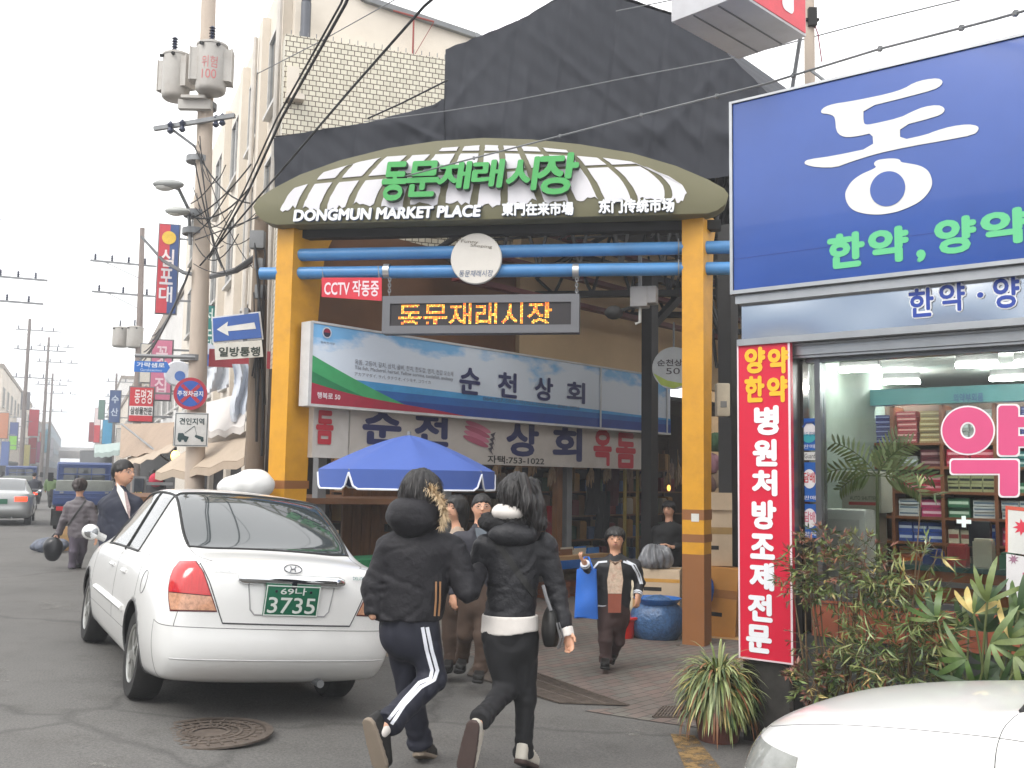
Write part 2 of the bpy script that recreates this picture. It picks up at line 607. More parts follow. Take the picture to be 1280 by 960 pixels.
def paving_mat():
 m = bpy.data.materials.new('brick_paving')
 m.use_nodes = True
 nt = m.node_tree
 b = nt.nodes['Principled BSDF']
 tc = nt.nodes.new('ShaderNodeTexCoord')
 mp = nt.nodes.new('ShaderNodeMapping'); mp.inputs['Rotation'].default_value = (0, 0, R(-48))
 nt.links.new(tc.outputs['Object'], mp.inputs[0])
 br = nt.nodes.new('ShaderNodeTexBrick')
 br.inputs['Scale'].default_value = 1.0
 br.inputs['Brick Width'].default_value = .22; br.inputs['Row Height'].default_value = .11
 br.inputs['Mortar Size'].default_value = .006
 br.inputs['Color1'].default_value = lin((112, 92, 84)); br.inputs['Color2'].default_value = lin((104, 102, 94))
 br.inputs['Mortar'].default_value = lin((58, 52, 48))
 nt.links.new(mp.outputs[0], br.inputs['Vector'])
 n = nt.nodes.new('ShaderNodeTexNoise'); n.inputs['Scale'].default_value = 1.4; n.inputs['Detail'].default_value = 8
 nt.links.new(tc.outputs['Object'], n.inputs['Vector'])
 mr = nt.nodes.new('ShaderNodeMapRange'); mr.inputs['From Min'].default_value = .3; mr.inputs['From Max'].default_value = .7
 mr.inputs['To Min'].default_value = .72; mr.inputs['To Max'].default_value = 1.18
 nt.links.new(n.outputs['Fac'], mr.inputs[0])
 hv = nt.nodes.new('ShaderNodeHueSaturation'); hv.inputs['Saturation'].default_value = .85
 nt.links.new(br.outputs[0], hv.inputs['Color']); nt.links.new(mr.outputs[0], hv.inputs['Value'])
 nt.links.new(hv.outputs[0], b.inputs['Base Color'])
 b.inputs['Roughness'].default_value = .8
 return m
mb = MB()
pv = [gr(560, 812), gr(675, 846), gr(735, 868), gr(786, 884), gr(730, 889), gr(800, 900), gr(862, 909), gr(905, 912)]
pv = [Vector((-2.2, 11.2, 0))] + pv + [Vector((2.3, 7.5, 0)), Vector((16, 23, 0)), Vector((7, 30, 0)), Vector((-3.4, 14.5, 0))]
mb.add([(p.x, p.y, gz(p.x, p.y) + .006) for p in pv], [tuple(range(len(pv)))])
structure('pavement', mb, paving_mat())
M_IRON = mat('worn_iron', (96, 86, 78), .7, .3, .3, 12, .4, 90)
def quad_grate(p, nbar, name, label, dark, z=.008):
 t = thing(name, label, 'drain grate', p[0])
 q = [Vector((v.x, v.y, gz(v.x, v.y) + z)) - Vector(p[0]) for v in p]
 part('pit', MB().add(q, [(0, 1, 2, 3)]), paint((22, 21, 20), .9), t)
 g = MB()
 for i in range(nbar + 1):
  f = i / nbar
  a = q[0].lerp(q[1], f); b = q[3].lerp(q[2], f)
  g.bar(a + Vector((0, 0, .006)), b + Vector((0, 0, .006)), .014, .012)
 for f in (0, .33, .66, 1):
  a = q[0].lerp(q[3], f); b = q[1].lerp(q[2], f)
  g.bar(a + Vector((0, 0, .005)), b + Vector((0, 0, .005)), .02, .012)
 part('grating', g, M_IRON, t)
quad_grate([gr(600, 818), gr(786, 883), gr(700, 880), gr(585, 845)], 60, 'drain_grate', 'long dark drain channel along the edge of the brick paving', 1)
quad_grate([gr(828, 885), gr(872, 885), gr(866, 898), gr(816, 898)], 12, 'drain_grate', 'small square rusty drain grate beside the spiky plant pot', 1)
def worn_paint(rgb, amt=.52):
 m = mat('worn_road_paint', rgb, .8, var=.15, scale=9)
 nt = m.node_tree
 o = nt.nodes['Material Output']; b = nt.nodes['Principled BSDF']
 n = nt.nodes.new('ShaderNodeTexNoise'); n.inputs['Scale'].default_value = 9; n.inputs['Detail'].default_value = 9; n.inputs['Roughness'].default_value = .8
 tc = nt.nodes.new('ShaderNodeTexCoord'); nt.links.new(tc.outputs['Object'], n.inputs['Vector'])
 cr = nt.nodes.new('ShaderNodeValToRGB'); cr.color_ramp.elements[0].position = amt - .06; cr.color_ramp.elements[1].position = amt + .1
 nt.links.new(n.outputs['Fac'], cr.inputs[0])
 t = nt.nodes.new('ShaderNodeBsdfTransparent'); mx = nt.nodes.new('ShaderNodeMixShader')
 nt.links.new(cr.outputs[0], mx.inputs[0]); nt.links.new(t.outputs[0], mx.inputs[1]); nt.links.new(b.outputs[0], mx.inputs[2])
 nt.links.new(mx.outputs[0], o.inputs[0])
 return m
WP, YP = worn_paint((128, 126, 120), .56), worn_paint((132, 106, 66), .46)
def roadmark(pts, m):
 q = [gr(*p) for p in pts]
 structure('road_marking', MB().add([(p.x, p.y, p.z + .006) for p in q], [tuple(range(len(q)))]), m)
roadmark([(48, 752), (90, 752), (96, 762), (50, 762)], WP)
roadmark([(-6, 832), (4, 832), (20, 852), (-8, 852)], WP)
roadmark([(92, 948), (140, 948), (158, 968), (96, 970)], WP)
roadmark([(838, 918), (868, 920), (912, 975), (862, 975)], YP)
roadmark([(780, 912), (800, 913), (806, 920), (784, 920)], WP)
roadmark([(155, 622), (160, 622), (140, 655), (128, 655)], WP)
roadmark([(30, 654), (50, 654), (46, 662), (26, 662)], WP)
g = gr(262, 918)
mh = thing('manhole_cover', 'round rusty iron manhole cover sunk in the asphalt behind the white taxi', 'manhole cover', (g.x, g.y, g.z + .004))
part('rim', MB().lathe([(.36, 0), (.41, 0), (.41, .012), (.36, .012)], 40, closed=True), M_IRON, mh)
mb = MB().lathe([(.355, 0), (.355, .008)], 40)
for r_ in (.12, .2, .28):
 mb.lathe([(r_ - .012, .008), (r_ + .012, .008), (r_ + .012, .015), (r_ - .012, .015)], 36, closed=True)
for k in range(24):
 a = k * math.pi / 12
 for r_ in (.16, .24, .32):
  mb.box((r_ * math.cos(a), r_ * math.sin(a), .011), (.04, .018, .008), rz=a)
part('cover', mb, mat('manhole_iron', (94, 84, 76), .75, .2, .3, 14), mh)
# ================================================================ BUILDINGS ALONG THE STREET
M_CREAM = mat('cream_render', (214, 205, 192), .85, var=.07, scale=.8, dirt=(150, 138, 122), dirtamt=.3)
M_WHITE = mat('white_render', (215, 213, 210), .85, var=.06, scale=.7, dirt=(150, 145, 138), dirtamt=.3)
M_PINK = mat('pinkish_brick', (158, 128, 114), .85, var=.14, scale=3)
M_DGLASS = mat('dark_window_glass', (52, 60, 66), .08, var=.25, scale=.8, spec=.8)
M_WFRAME = paint((190, 188, 184), .5)
M_CONC = mat('weathered_concrete', (150, 140, 130), .9, var=.13, scale=2.2, dirt=(95, 84, 74), dirtamt=.5, bump=.2, bscale=30)
M_GREY = paint((120, 122, 124), .6)
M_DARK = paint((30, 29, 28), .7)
def window(F, x, y, w, h, parent, mull=1):
 fr = MB()
 for a in ((x - w / 2, y, x - w / 2 + .06, y + h), (x + w / 2 - .06, y, x + w / 2, y + h), (x - w / 2 + .06, y, x + w / 2 - .06, y + .06), (x - w / 2 + .06, y + h - .06, x + w / 2 - .06, y + h)):
  fr.box2((a[0], a[1], .0), (a[2], a[3], .07))
 for i in range(mull):
  xx = x - w / 2 + w * (i + 1) / (mull + 1)
  fr.box2((xx - .025, y + .06, .0), (xx + .025, y + h - .06, .06))
 o = part('window', fr, M_WFRAME, parent)
 part('pane', MB().box2((x - w / 2 + .05, y + .05, .008), (x + w / 2 - .05, y + h - .05, .026)), M_DGLASS, o)
 part('sill', MB().box2((x - w / 2 - .06, y - .07, .002), (x + w / 2 + .06, y - .002, .13)), M_WFRAME, o)
def street_building(n, t0, t1, h, m, label, side, rows, cols, depth=8, roofx=None, ground_shade=True):
 """a facade on one side of the street from t0 to t1"""
 p0 = st(n, t0, 0)
 if side > 0:
  F = frame(p0, -U)
  xs = (-(t1 - t0), 0)
 else:
  F = frame(p0, U)
  xs = (0, t1 - t0)
 b = thing('street_building', label, 'building', F)
 w = MB().box2((xs[0], -1, -depth), (xs[1], h, 0))
 part('wall', w, m, b)
 part('parapet', MB().box2((xs[0] - .08, h, -depth - .08), (xs[1] + .08, h + .35, .08)), M_CONC, b)
 if ground_shade:
  part('shop_shade_panel', MB().box2((xs[0] + .3, .0, .003), (xs[1] - .3, 2.7, .05)), M_DARK, b)  # flat dark panel, the shade inside open shops put into its colour
 L = xs[1] - xs[0]
 for r_ in range(rows):
  for c in range(cols):
   window(F, xs[0] + L * (c + .5) / cols, 4.2 + r_ * 3.1, min(2.0, L / cols * .6), 1.7, b)
 return b, F
c0 = Vector((-3.96, 17.0, 0))
SD = Vector((.945, .326, 0))
FB = frame(c0, -U)
FS = frame(c0, SD)
b1 = thing('corner_building', 'tall cream building rising behind the market gate with a white tiled upper wall', 'building', FB)
iS = FB.inverted() @ FS
part('wall', MB().box2((-20, -1, -.35), (0, 11.2, 0)), M_CREAM, b1, label='cream street facade')
top = [loc(FS, *p) for p in ((325, -60), (455, 0), (592, 46), (640, 62))]
poly = [(0, 3.45)] + [(5.2, 3.45), (5.2, top[3][1] - .6)] + [(top[2][0], top[2][1]), (top[1][0], top[1][1]), (0, 11.2)]
part('side_wall', MB().prism(poly, -.35, 0, M=iS), M_CREAM, b1, label='plain cream gable wall')
rl = MB()
for a, b in zip(poly[2:], poly[3:]):
 rl.bar(iS @ Vector((a[0], a[1], .02)), iS @ Vector((b[0], b[1], .02)), .16, .1)
part('roof_edge', rl, M_GREY, b1)
m = bpy.data.materials.new('white_wall_tile'); m.use_nodes = True
nt = m.node_tree; b = nt.nodes['Principled BSDF']; b.inputs['Roughness'].default_value = .4
tc = nt.nodes.new('ShaderNodeTexCoord'); br = nt.nodes.new('ShaderNodeTexBrick')
mp = nt.nodes.new('ShaderNodeMapping'); sx_0 = nt.nodes.new('ShaderNodeSeparateXYZ'); cb_0 = nt.nodes.new('ShaderNodeCombineXYZ'); ma_0 = nt.nodes.new('ShaderNodeMath'); ma_0.operation = 'ADD'
nt.links.new(tc.outputs['Object'], sx_0.inputs[0]); nt.links.new(sx_0.outputs[0], ma_0.inputs[0]); nt.links.new(sx_0.outputs[2], ma_0.inputs[1])
nt.links.new(ma_0.outputs[0], cb_0.inputs[0]); nt.links.new(sx_0.outputs[1], cb_0.inputs[1]); nt.links.new(cb_0.outputs[0], br.inputs['Vector'])
br.inputs['Scale'].default_value = 1; br.inputs['Brick Width'].default_value = .118; br.inputs['Row Height'].default_value = .092
br.inputs['Mortar Size'].default_value = .008; br.inputs['Mortar Smooth'].default_value = .1
br.inputs['Color1'].default_value = lin((214, 208, 190)); br.inputs['Color2'].default_value = lin((200, 194, 176)); br.inputs['Mortar'].default_value = lin((88, 74, 58))
nt.links.new(br.outputs[0], b.inputs['Base Color'])
M_TILE = m
FT = frame(c0 + FS.col[2].to_3d() * .45, SD)
tl = loc(FT, 357, 42); tr_ = loc(FT, 556, 73)
tt = tag(link('tiled_wall', None), 'white tiled parapet wall with dark joints on the side of the cream building', 'wall')
tt.matrix_world = FT
part('tile_face', MB().box2((tl[0], 3.0, -.45), (tl[0] + 4.4, tl[1], 0)), M_TILE, tt)
sp = MB()
for i in range(30):
 sp.box((tl[0] + .1 + i * .145, tl[1] + .05, -.05), (.012, .1, .012))
part('coping', sp, M_GREY, tt)
lx = loc(FT, 372, 125)
part('ledge', MB().box((lx[0] - .06, lx[1], .1), (.3, .1, .2)).box((lx[0] - .1, lx[1] + .3, .05), (.2, .5, .1)), M_CREAM, tt)
q = loc(FS, 380, 28)
part('vent_pipe', MB().tube([(q[0], q[1] - .45, .25), (q[0], q[1] + .25, .25)], .09, 10, M=iS).ball(tuple(iS @ Vector((q[0], q[1] + .32, .25))), .09), mat('vent_steel', (90, 92, 98), .4, .5), b1)
q = loc(FS, 512, 48)
an = MB()
an.tube([(q[0], q[1] - .5, .3), (q[0], q[1] + .3, .3)], .018).tube([(q[0] - .38, q[1] + .33, .3), (q[0] + .38, q[1] + .25, .3)], .018)
an.tube([(q[0], q[1] - .5, .3), (q[0] + .38, q[1] + .25, .3)], .006)
solo('antenna', an, paint((140, 60, 52), .6), 'thin red T-shaped mast above the white tiled wall', 'antenna', M=FS)
for r_ in range(3):
 for c, xx in enumerate((-1.6, -4.2, -7.0, -10.2, -13.4, -17)):
  window(FB, xx, 3.7 + r_ * 2.5, 1.5, 1.55, b1)
for xx in (-.5, -2.9, -5.6, -8.6):
 part('pilaster', MB().box2((xx - .22, 0, .002), (xx + .22, 10.9, .16)), M_CREAM, b1)
part('brick_strip', MB().box2((-2.6, 2.5, .002), (-.75, 3.5, .03)).box2((-5.3, 2.5, .002), (-3.2, 3.5, .03)), M_PINK, b1)
for xx in (-.2, -3.05):
 part('drain_pipe', MB().tube([(xx, 2, .24), (xx, 10.6, .24)], .05), paint((196, 190, 182), .5), b1)
part('corner_strip', MB().box2((-.02, 3, .003), (.5, 8.6, .06), M=iS), M_PINK, b1)
street_building(3.3, 38, 52, 8.6, M_WHITE, 'white two storey shop building behind the red and blue banner', 1, 1, 4)
street_building(3.6, 52, 70, 9.6, mat('tan_render', (176, 164, 146), .85, var=.1, scale=.8), 'tan building with barred windows further up the street', 1, 2, 5)
street_building(3.2, 71, 110, 7.8, M_CREAM, 'low cream shop row past the tan building', 1, 1, 9)
street_building(3.4, 111, 170, 11.5, M_WHITE, 'pale building with blue signs far up the street', 1, 2, 10)
street_building(3.0, 171, 300, 9, M_PINK, 'brownish building at the far right end of the street', 1, 2, 14)
street_building(-6.6, 95, 150, 10.5, M_CREAM, 'cream building at the left edge of the street', -1, 2, 10)
street_building(-6.2, 151, 210, 9, mat('grey_render', (150, 150, 150), .85), 'grey building behind the red blade signs', -1, 2, 10)
street_building(-5.8, 211, 320, 11, mat('bluish_render', (140, 156, 165), .85), 'bluish building at the far left end of the street', -1, 2, 14)
_ob, _of = street_building(-13, -9, 15, 6.4, M_WHITE, 'cream shop building across the street, seen mirrored in the polished fascia', -1, 0, 6)
_os = thing('shop_sign', 'pale blue sign board on the building across the street', 'sign', _of)
part('panel', MB().box2((6, 3.3, .03), (18, 4.05, .16)), paint((190, 206, 222), .5), _os)
part('print_band', MB().box2((6, 5.2, .161), (18, 5.6, .166)), paint((50, 110, 180), .5), _os)
part('panel', MB().box2((6, 5.2, .03), (18, 6.7, .16)), paint((176, 200, 224), .5), _os)
part('post', MB().box2((8, 3.5, .02), (8.2, 6.6, .029)).box2((15, 3.5, .02), (15.2, 6.6, .029)), M_GREY, _os)
op = thing('overpass', 'pale concrete footbridge crossing the far end of the street', 'bridge', st(-1.5, 300, 0))
FO = frame((0, 0, 0), W)
oM = FO.to_3x3().to_4x4()
part('deck', MB().box2((-30, 5.6, -2), (30, 7.6, 2), M=oM), M_CONC, op)
part('railing', MB().box2((-30, 7.6, 1.8), (30, 8.6, 1.9), M=oM), M_WHITE, op)
for xx in (-7, 8):
 part('pier', MB().box2((xx - .8, 0, -1), (xx + .8, 5.6, 1), M=oM), M_CONC, op)
# ================================================================ BLADE SIGNS AND BANNERS ALONG THE STREET
def blade(px0, py0, px1, py1, Y, cols, label, texts=(), cat='sign', name='banner_sign', tilt=0, lab2=None):
 """a vertical sign facing down the street; pixel box gives its place and size at depth Y"""
 a = at((px0 + px1) / 2, (py0 + py1) / 2, Y)
 F = frame(a, (.97, .24))
 x0, y1 = loc(F, px0, py0); x1, y0 = loc(F, px1, py1)
 t = thing(name, label, cat, F)
 n = len(cols)
 for i, c in enumerate(cols):
  k = c[1] if isinstance(c[0], tuple) else (i / n, 0, (i + 1) / n, 1)
  col = c[0] if isinstance(c[0], tuple) else c
  part('panel', MB().box2((x0 + (x1 - x0) * k[0], y0 + (y1 - y0) * k[1], -.04 - .004 * i), (x0 + (x1 - x0) * k[2], y0 + (y1 - y0) * k[3], .0 + .0 * i)), paint(col, .5, var=.08), t)
 part('frame', MB().box2((x0 - .04, y0 - .04, -.09), (x1 + .04, y1 + .04, -.05)), M_GREY, t)
 br_ = MB()
 for f in (.15, .85):
  yy = y0 + (y1 - y0) * f
  br_.box2((x1 + .04, yy - .03, -.07), (x1 + .55, yy + .03, -.04))
 part('bracket', br_, M_GREY, t)
 for body, k, col in texts:
  lettering(t, body, (x0 + (x1 - x0) * k[0], x0 + (x1 - x0) * k[2], y0 + (y1 - y0) * k[1], y0 + (y1 - y0) * k[3]), paint(col, .5, var=0), z=.012, bold=.02)
 return t, F, (x0, y0, x1, y1)
t, F, bx = blade(200, 280, 219, 392, 31, [((190, 52, 66), (0, 0, .55, 1)), ((48, 74, 128), (.55, 0, 1, 1))], 'tall vertical banner half red and half blue with a yellow roundel',
[('심', (.12, .52, .8, .72), (225, 215, 215)), ('포', (.12, .32, .8, .5), (205, 200, 205)), ('대', (.12, .12, .8, .3), (215, 215, 220))])
part('roundel', MB().lathe([(.001, 0), ((bx[2] - bx[0]) * .36, 0), ((bx[2] - bx[0]) * .36, .02), (.001, .02)], 24, M=Matrix.Translation(((bx[0] + bx[2]) / 2, bx[1] + (bx[3] - bx[1]) * .85, .002))), paint((215, 180, 60), .5), t)
blade(254, 382, 266, 442, 26, [(40, 128, 122)], 'green vertical shop banner just right of the big utility pole', [('서', (.15, .68, .85, .95), (220, 235, 230)), ('노', (.15, .36, .85, .62), (220, 235, 230)), ('집', (.15, .04, .85, .3), (220, 235, 230))])
blade(191, 425, 212, 500, 30, [(205, 120, 148)], 'long pink banner with pale flower shapes under the street name sign', [('꽃', (.2, .62, .8, .9), (235, 205, 215)), ('집', (.2, .1, .8, .38), (235, 205, 215))])
t, F, bx = blade(163, 484, 190, 527, 29, [((196, 52, 62), (0, .45, 1, 1)), ((225, 222, 222), (0, .17, 1, .45)), ((196, 52, 62), (0, 0, 1, .17))], 'red and white shop sign with crowded lettering beside the brown pole', [('동명경', (.2, .52, .95, .95), (235, 215, 215)), ('삼성물전문', (.05, .2, .98, .42), (40, 40, 44))], name='shop_sign')
blade(138, 488, 149, 528, 60, [(58, 82, 128)], 'narrow dark blue blade sign beyond the brown awning', [('수', (.15, .6, .85, .85), (190, 200, 215)), ('산', (.15, .2, .85, .45), (190, 200, 215))])
blade(129, 525, 139, 555, 66, [(70, 150, 190)], 'light blue fabric banner low beyond the brown awning', [])
blade(119, 510, 124, 553, 85, [((215, 200, 200), (0, .5, 1, 1)), ((190, 60, 70), (0, 0, 1, .5))], 'thin white and red sign far up the right side of the street', [])
for k, (x0, y0, x1, y1, Y, c, lb) in enumerate([
(37, 512, 47, 545, 95, (190, 60, 74), 'upper red blade sign on the far left of the street'),
(36, 547, 44, 580, 100, (150, 40, 50), 'dark red blade sign hanging under the brighter red one'),
(13, 528, 21, 560, 84, (70, 84, 130), 'navy blade sign beside the white sign at the far left'),
(21, 522, 30, 552, 86, (225, 220, 222), 'white square sign among the far left blade signs'),
(12, 545, 20, 562, 82, (130, 190, 80), 'small lime green sign low at the far left'),
(50, 540, 54, 570, 150, (200, 110, 80), 'small orange sign far down the left side'),
(57, 537, 62, 566, 170, (70, 150, 170), 'small teal sign far down the left side'),
(27, 490, 36, 512, 92, (120, 120, 126), 'grey sign box above the far left blade signs'),
(30, 556, 36, 584, 93, (200, 190, 120), 'pale yellow sign low between the far left signs'),
(46, 552, 50, 578, 120, (150, 60, 110), 'plum sign behind the red ones on the left'),
(0, 516, 9, 548, 80, (180, 120, 90), 'orange brown sign touching the left picture edge'),
(2, 552, 10, 582, 78, (80, 100, 150), 'slate blue sign at the left picture edge'),
(62, 548, 66, 572, 190, (190, 190, 196), 'tiny pale sign furthest down the left side'),
(112, 528, 117, 552, 100, (150, 60, 70), 'thin crimson sign beside the thin white and red one'),
(146, 536, 153, 560, 62, (200, 196, 190), 'small white sign under the narrow dark blue blade'),
(124, 500, 130, 524, 80, (90, 120, 110), 'grey green sign above the thin white and red one'),
(177, 430, 190, 478, 33, (206, 200, 190), 'cream sign behind the street name plate')]):
 blade(x0, y0, x1, y1, Y, [c], lb, [])
# ================================================================ UTILITY POLES, TRANSFORMERS, WIRES
M_POLE = mat('concrete_pole', (186, 172, 158), .9, var=.1, scale=1.5, dirt=(120, 104, 92), dirtamt=.45, stretch=(1, 1, .3))
M_STEEL = mat('galvanised_steel', (130, 132, 134), .5, .3, .15, 6)
M_INS = paint((52, 58, 78), .3)
M_CABLE = paint((26, 26, 28), .6)
M_CABLEG = paint((110, 112, 114), .5)
M_TRANS = mat('transformer_paint', (176, 172, 166), .5, var=.06, scale=3, dirt=(130, 112, 96), dirtamt=.35)
def transformer(c, r, h, label, ang=0, txt=False, group=None, fins=True):
 t = thing('transformer', label, 'transformer', Matrix.Translation(Vector(c)) @ Matrix.Rotation(ang, 4, 'Z'), group)
 part('tank', MB().lathe([(r * .8, 0), (r * .95, .03), (r, .08), (r, h * .93), (r * 1.05, h * .93), (r * 1.05, h * .97), (r * .7, h * 1.02), (.01, h * 1.03)], 28), M_TRANS, t)
 if fins:
  for sx in (-1, 1):
   f = MB()
   for k in range(5):
    f.box2((sx * (r * .8), -r * .5 + k * r * .24, h * .22), (sx * r * 1.38, -r * .5 + k * r * .24 + .05, h * .86))
   f.box2((sx * r * 1.3, -r * .55, h * .2), (sx * r * 1.4, r * .55, h * .88))
   part('cooling_fin', f, M_TRANS, t)
 bs = MB()
 for k in range(5):
  bs.lathe([(.02, h + .04 + k * .05), (.055, h + .05 + k * .05), (.02, h + .085 + k * .05)], 10, M=Matrix.Translation((0, -r * .3, 0)))
 part('bushing', bs, M_INS, t)
 lg = MB()
 for a in (-.5, .5):
  lg.tube([(r * math.sin(a) * 1.0, -r * math.cos(a) * 1.0, h * .9), (r * math.sin(a) * 1.25, -r * math.cos(a) * 1.25, h * .88)], .03, 6)
 part('lug', lg, M_DARK, t)
 if txt:
  F2 = MB()
  letter_mb(F2, '위험', -.13, .13, 0, .2, bold=.0)
  F2.v = [(r * 1.012 * math.sin(x / r), -r * 1.012 * math.cos(x / r), y + h * .42) for x, y, z in F2.v]
  part('lettering', F2, paint((190, 110, 110), .6), t, recalc=False)
  F3 = MB()
  letter_mb(F3, '100', -.12, .12, 0, .16, bold=.0)
  F3.v = [(r * 1.012 * math.sin(x / r), -r * 1.012 * math.cos(x / r), y + h * .2) for x, y, z in F3.v]
  part('lettering', F3, paint((190, 110, 110), .6), t, recalc=False)
 return t
def pole(base, topz, r0, r1, label, m=None, lean=(0, 0), arms=(), name='utility_pole', group=None, adir=None):
 base = Vector(base)
 t = thing(name, label, 'utility pole', base, group)
 tp = Vector((lean[0], lean[1], topz - base.z))
 part('shaft', MB().tube([Vector((0, 0, -.1)), tp], [r0, r1], 18), m or M_POLE, t)
 d = (adir or W).normalized()
 for (z, l, off, ni) in arms:
  c = tp * ((z - base.z) / tp.z) + Vector((0, 0, 0))
  a = MB().bar(c + d * (off - l / 2), c + d * (off + l / 2), .07, .08)
  a.bar(c + d * (off - l * .3), c + Vector((0, 0, -.6)), .03, .03)
  o = part('crossarm', a, M_STEEL, t)
  if ni:
   i_ = MB()
   for k in range(ni):
    p = c + d * (off - l / 2 + l * (k + .3) / ni)
    i_.lathe([(.02, .04), (.07, .08), (.03, .12), (.07, .16), (.03, .2), (.06, .24), (.01, .32)], 8, M=Matrix.Translation(p))
   part('insulator', i_, M_INS, o)
 return t, tp
pb = Vector((-5.18, 16.5, gz(-5.18, 16.5)))
ptop = at(262, -40, 16.5)
big, _ = pole(pb, ptop.z, .165, .12, 'tall concrete utility pole carrying two transformers and round road signs', lean=(ptop.x - pb.x, 0))
cl = MB()
for (px, py) in ((256, 133), (248, 200), (245, 268), (243, 290), (241, 448)):
 c = at(px, py, 16.5) - pb
 cl.lathe([(.17, -.05), (.2, -.05), (.2, .05), (.17, .05)], 18, M=Matrix.Translation((c.x, 0, c.z)), closed=True)
part('clamp_band', cl, M_STEEL, big)
c = at(256, 137, 16.5) - pb
br_ = MB().box((c.x - .1, -.2, c.z), (.55, .12, .16)).box((c.x - .1, -.2, c.z + .1), (.4, .3, .05))
part('transformer_bracket', br_, M_TRANS, big)
am = MB()
ca = at(247, 156, 16.5) - pb
am.bar((ca.x - .7, -.1, ca.z - .12), (ca.x + .7, -.25, ca.z + .08), .07, .07).bar((ca.x - .5, -.1, ca.z - .05), (ca.x, 0, ca.z - .4), .04, .04)
part('crossarm', am, M_STEEL, big)
for k, (px, py) in enumerate(((213, 160), (228, 158), (278, 150), (270, 152))):
 c = at(px, py, 16.3) - pb
 part('insulator', MB().lathe([(.02, -.1), (.06, -.06), (.03, 0), (.06, .06), (.01, .12)], 8, M=Matrix.Translation(c)), M_INS, big)
a = at(263, 117, 16.2); transformer((a.x, a.y, a.z), .25, .86, 'nearer grey transformer tank with faint red lettering, right of the pair on the big pole', R(8), True)
a = at(219, 125, 16.7); transformer((a.x, a.y, a.z), .235, .82, 'plain grey transformer tank, left of the pair on the big pole', R(-25))
a = at(212, 232, 16.0)
lampT = thing('street_lamp', 'grey cobra head street lamp reaching left from the big utility pole', 'street lamp', a)
b_ = at(236, 262, 16.4) - a
part('arm', MB().tube([b_ + Vector((.05, 0, -.6)), b_, Vector((.12, .1, -.03)), Vector((0, 0, 0))], .03), M_STEEL, lampT)
part('head', MB().ball((-.02, 0, .02), (.26, .13, .08), 16), mat('lamp_grey', (150, 152, 150), .4), lampT)
part('diffuser', MB().ball((-.08, 0, -.03), (.16, .1, .06), 12), paint((205, 205, 200), .3), lampT)
a = at(222, 264, 16.1)
lamp2 = thing('street_lamp', 'second lower street lamp head close to the big utility pole', 'street lamp', a)
part('head', MB().ball((0, 0, 0), (.21, .12, .07), 16), mat('lamp_grey', (170, 172, 168), .4), lamp2)
part('diffuser', MB().ball((-.03, 0, -.03), (.14, .09, .05), 12), paint((215, 215, 205), .3), lamp2)
part('arm', MB().tube([(.15, .05, 0), (.3, .3, -.05), (.32, .4, -.6)], .025), M_STEEL, lamp2)
FR = frame(at(238, 492, 16.2), (.985, .17))
t = thing('road_sign', 'round blue no stopping sign with a red border and red cross on the big pole', 'road sign', FR)
r_ = .265
part('disc', MB().lathe([(r_, -.03), (r_, 0)], 40), paint((176, 40, 60), .4), t)
part('face', MB().lathe([(r_ * .8, .001), (r_ * .8, .004)], 36), paint((44, 86, 172), .4), t)
x_ = MB()
for s in (-1, 1):
 x_.prism([(-.2 * .7 - .02, -s * (.2 * .7) + .02 * s), (-.2 * .7 + .02, -s * (.2 * .7) - .02 * s), (.14 + .02, s * .14 - .02 * s), (.14 - .02, s * .14 + .02 * s)], .005 + .002 * s, .008 + .002 * s)
part('cross', x_, paint((176, 40, 60), .4), t)
lettering(t, '주정차금지', (-.2, .2, -.045, .045), paint((230, 232, 238), .4, var=0), z=.013, bold=.02)
part('bracket', MB().box((0, 0, -.06), (.08, .3, .06)), M_STEEL, t)
FR = frame(at(239, 537, 16.25), (.985, .17))
t = thing('road_sign', 'square white tow zone plate with black pictogram under the round sign', 'road sign', FR)
part('plate', MB().box((0, 0, -.01), (.54, .56, .02)), paint((205, 206, 204), .4), t, bevel=.006)
bd = MB().ring([(-.255, -.265), (.255, -.265), (.255, .265), (-.255, .265)], [(-.243, -.253), (.243, -.253), (.243, .253), (-.243, .253)], .001, .003)
part('border', bd, paint((70, 80, 84), .4), t)
lettering(t, '견인지역', (-.19, .2, .08, .19), paint((32, 60, 62), .4, var=0), z=.004, bold=.02)
pg = MB().prism([(-.21, -.17), (-.05, -.17), (-.03, -.12), (-.1, -.1), (-.12, -.06), (-.2, -.06)], .002, .005).prism([(.07, -.08), (.2, -.12), (.2, -.17), (.12, -.15), (.06, -.12)], .002, .005)
for c in ((-.17, -.18), (-.08, -.18), (.18, -.17)):
 pg.lathe([(.026, .002), (.026, .006)], 12, M=Matrix.Translation((c[0], c[1], 0)))
pg.bar((-.1, -.06, .004), (.05, .06, .004), .008, .003).bar((.05, .06, .004), (.09, -.08, .004), .005, .003)
part('pictogram', pg, paint((32, 60, 62), .4), t)
part('bracket', MB().box((0, 0, -.06), (.08, .4, .06)), M_STEEL, t)
FR = frame(at(190, 458, 16.0), (.985, .17))
t = thing('street_name_sign', 'blue arrow shaped street name plate hanging from a long white arm', 'street sign', FR)
x0, y1 = loc(FR, 168, 451); x1, y0 = loc(FR, 212, 466); ym = (y0 + y1) / 2
part('plate', MB().prism([(x0, y0), (x1 - .05, y0), (x1, ym), (x1 - .05, y1), (x0, y1)], -.02, 0), paint((40, 108, 190), .4), t)
lettering(t, '가락샘로', (x0 + .04, x1 - .08, ym - .01, y1 - .02), paint((220, 228, 235), .4, var=0), bold=.02)
lettering(t, 'Garaksaemno', (x0 + .1, x1 - .12, y0 + .015, ym - .03), paint((190, 210, 230), .4, var=0), bold=.0)
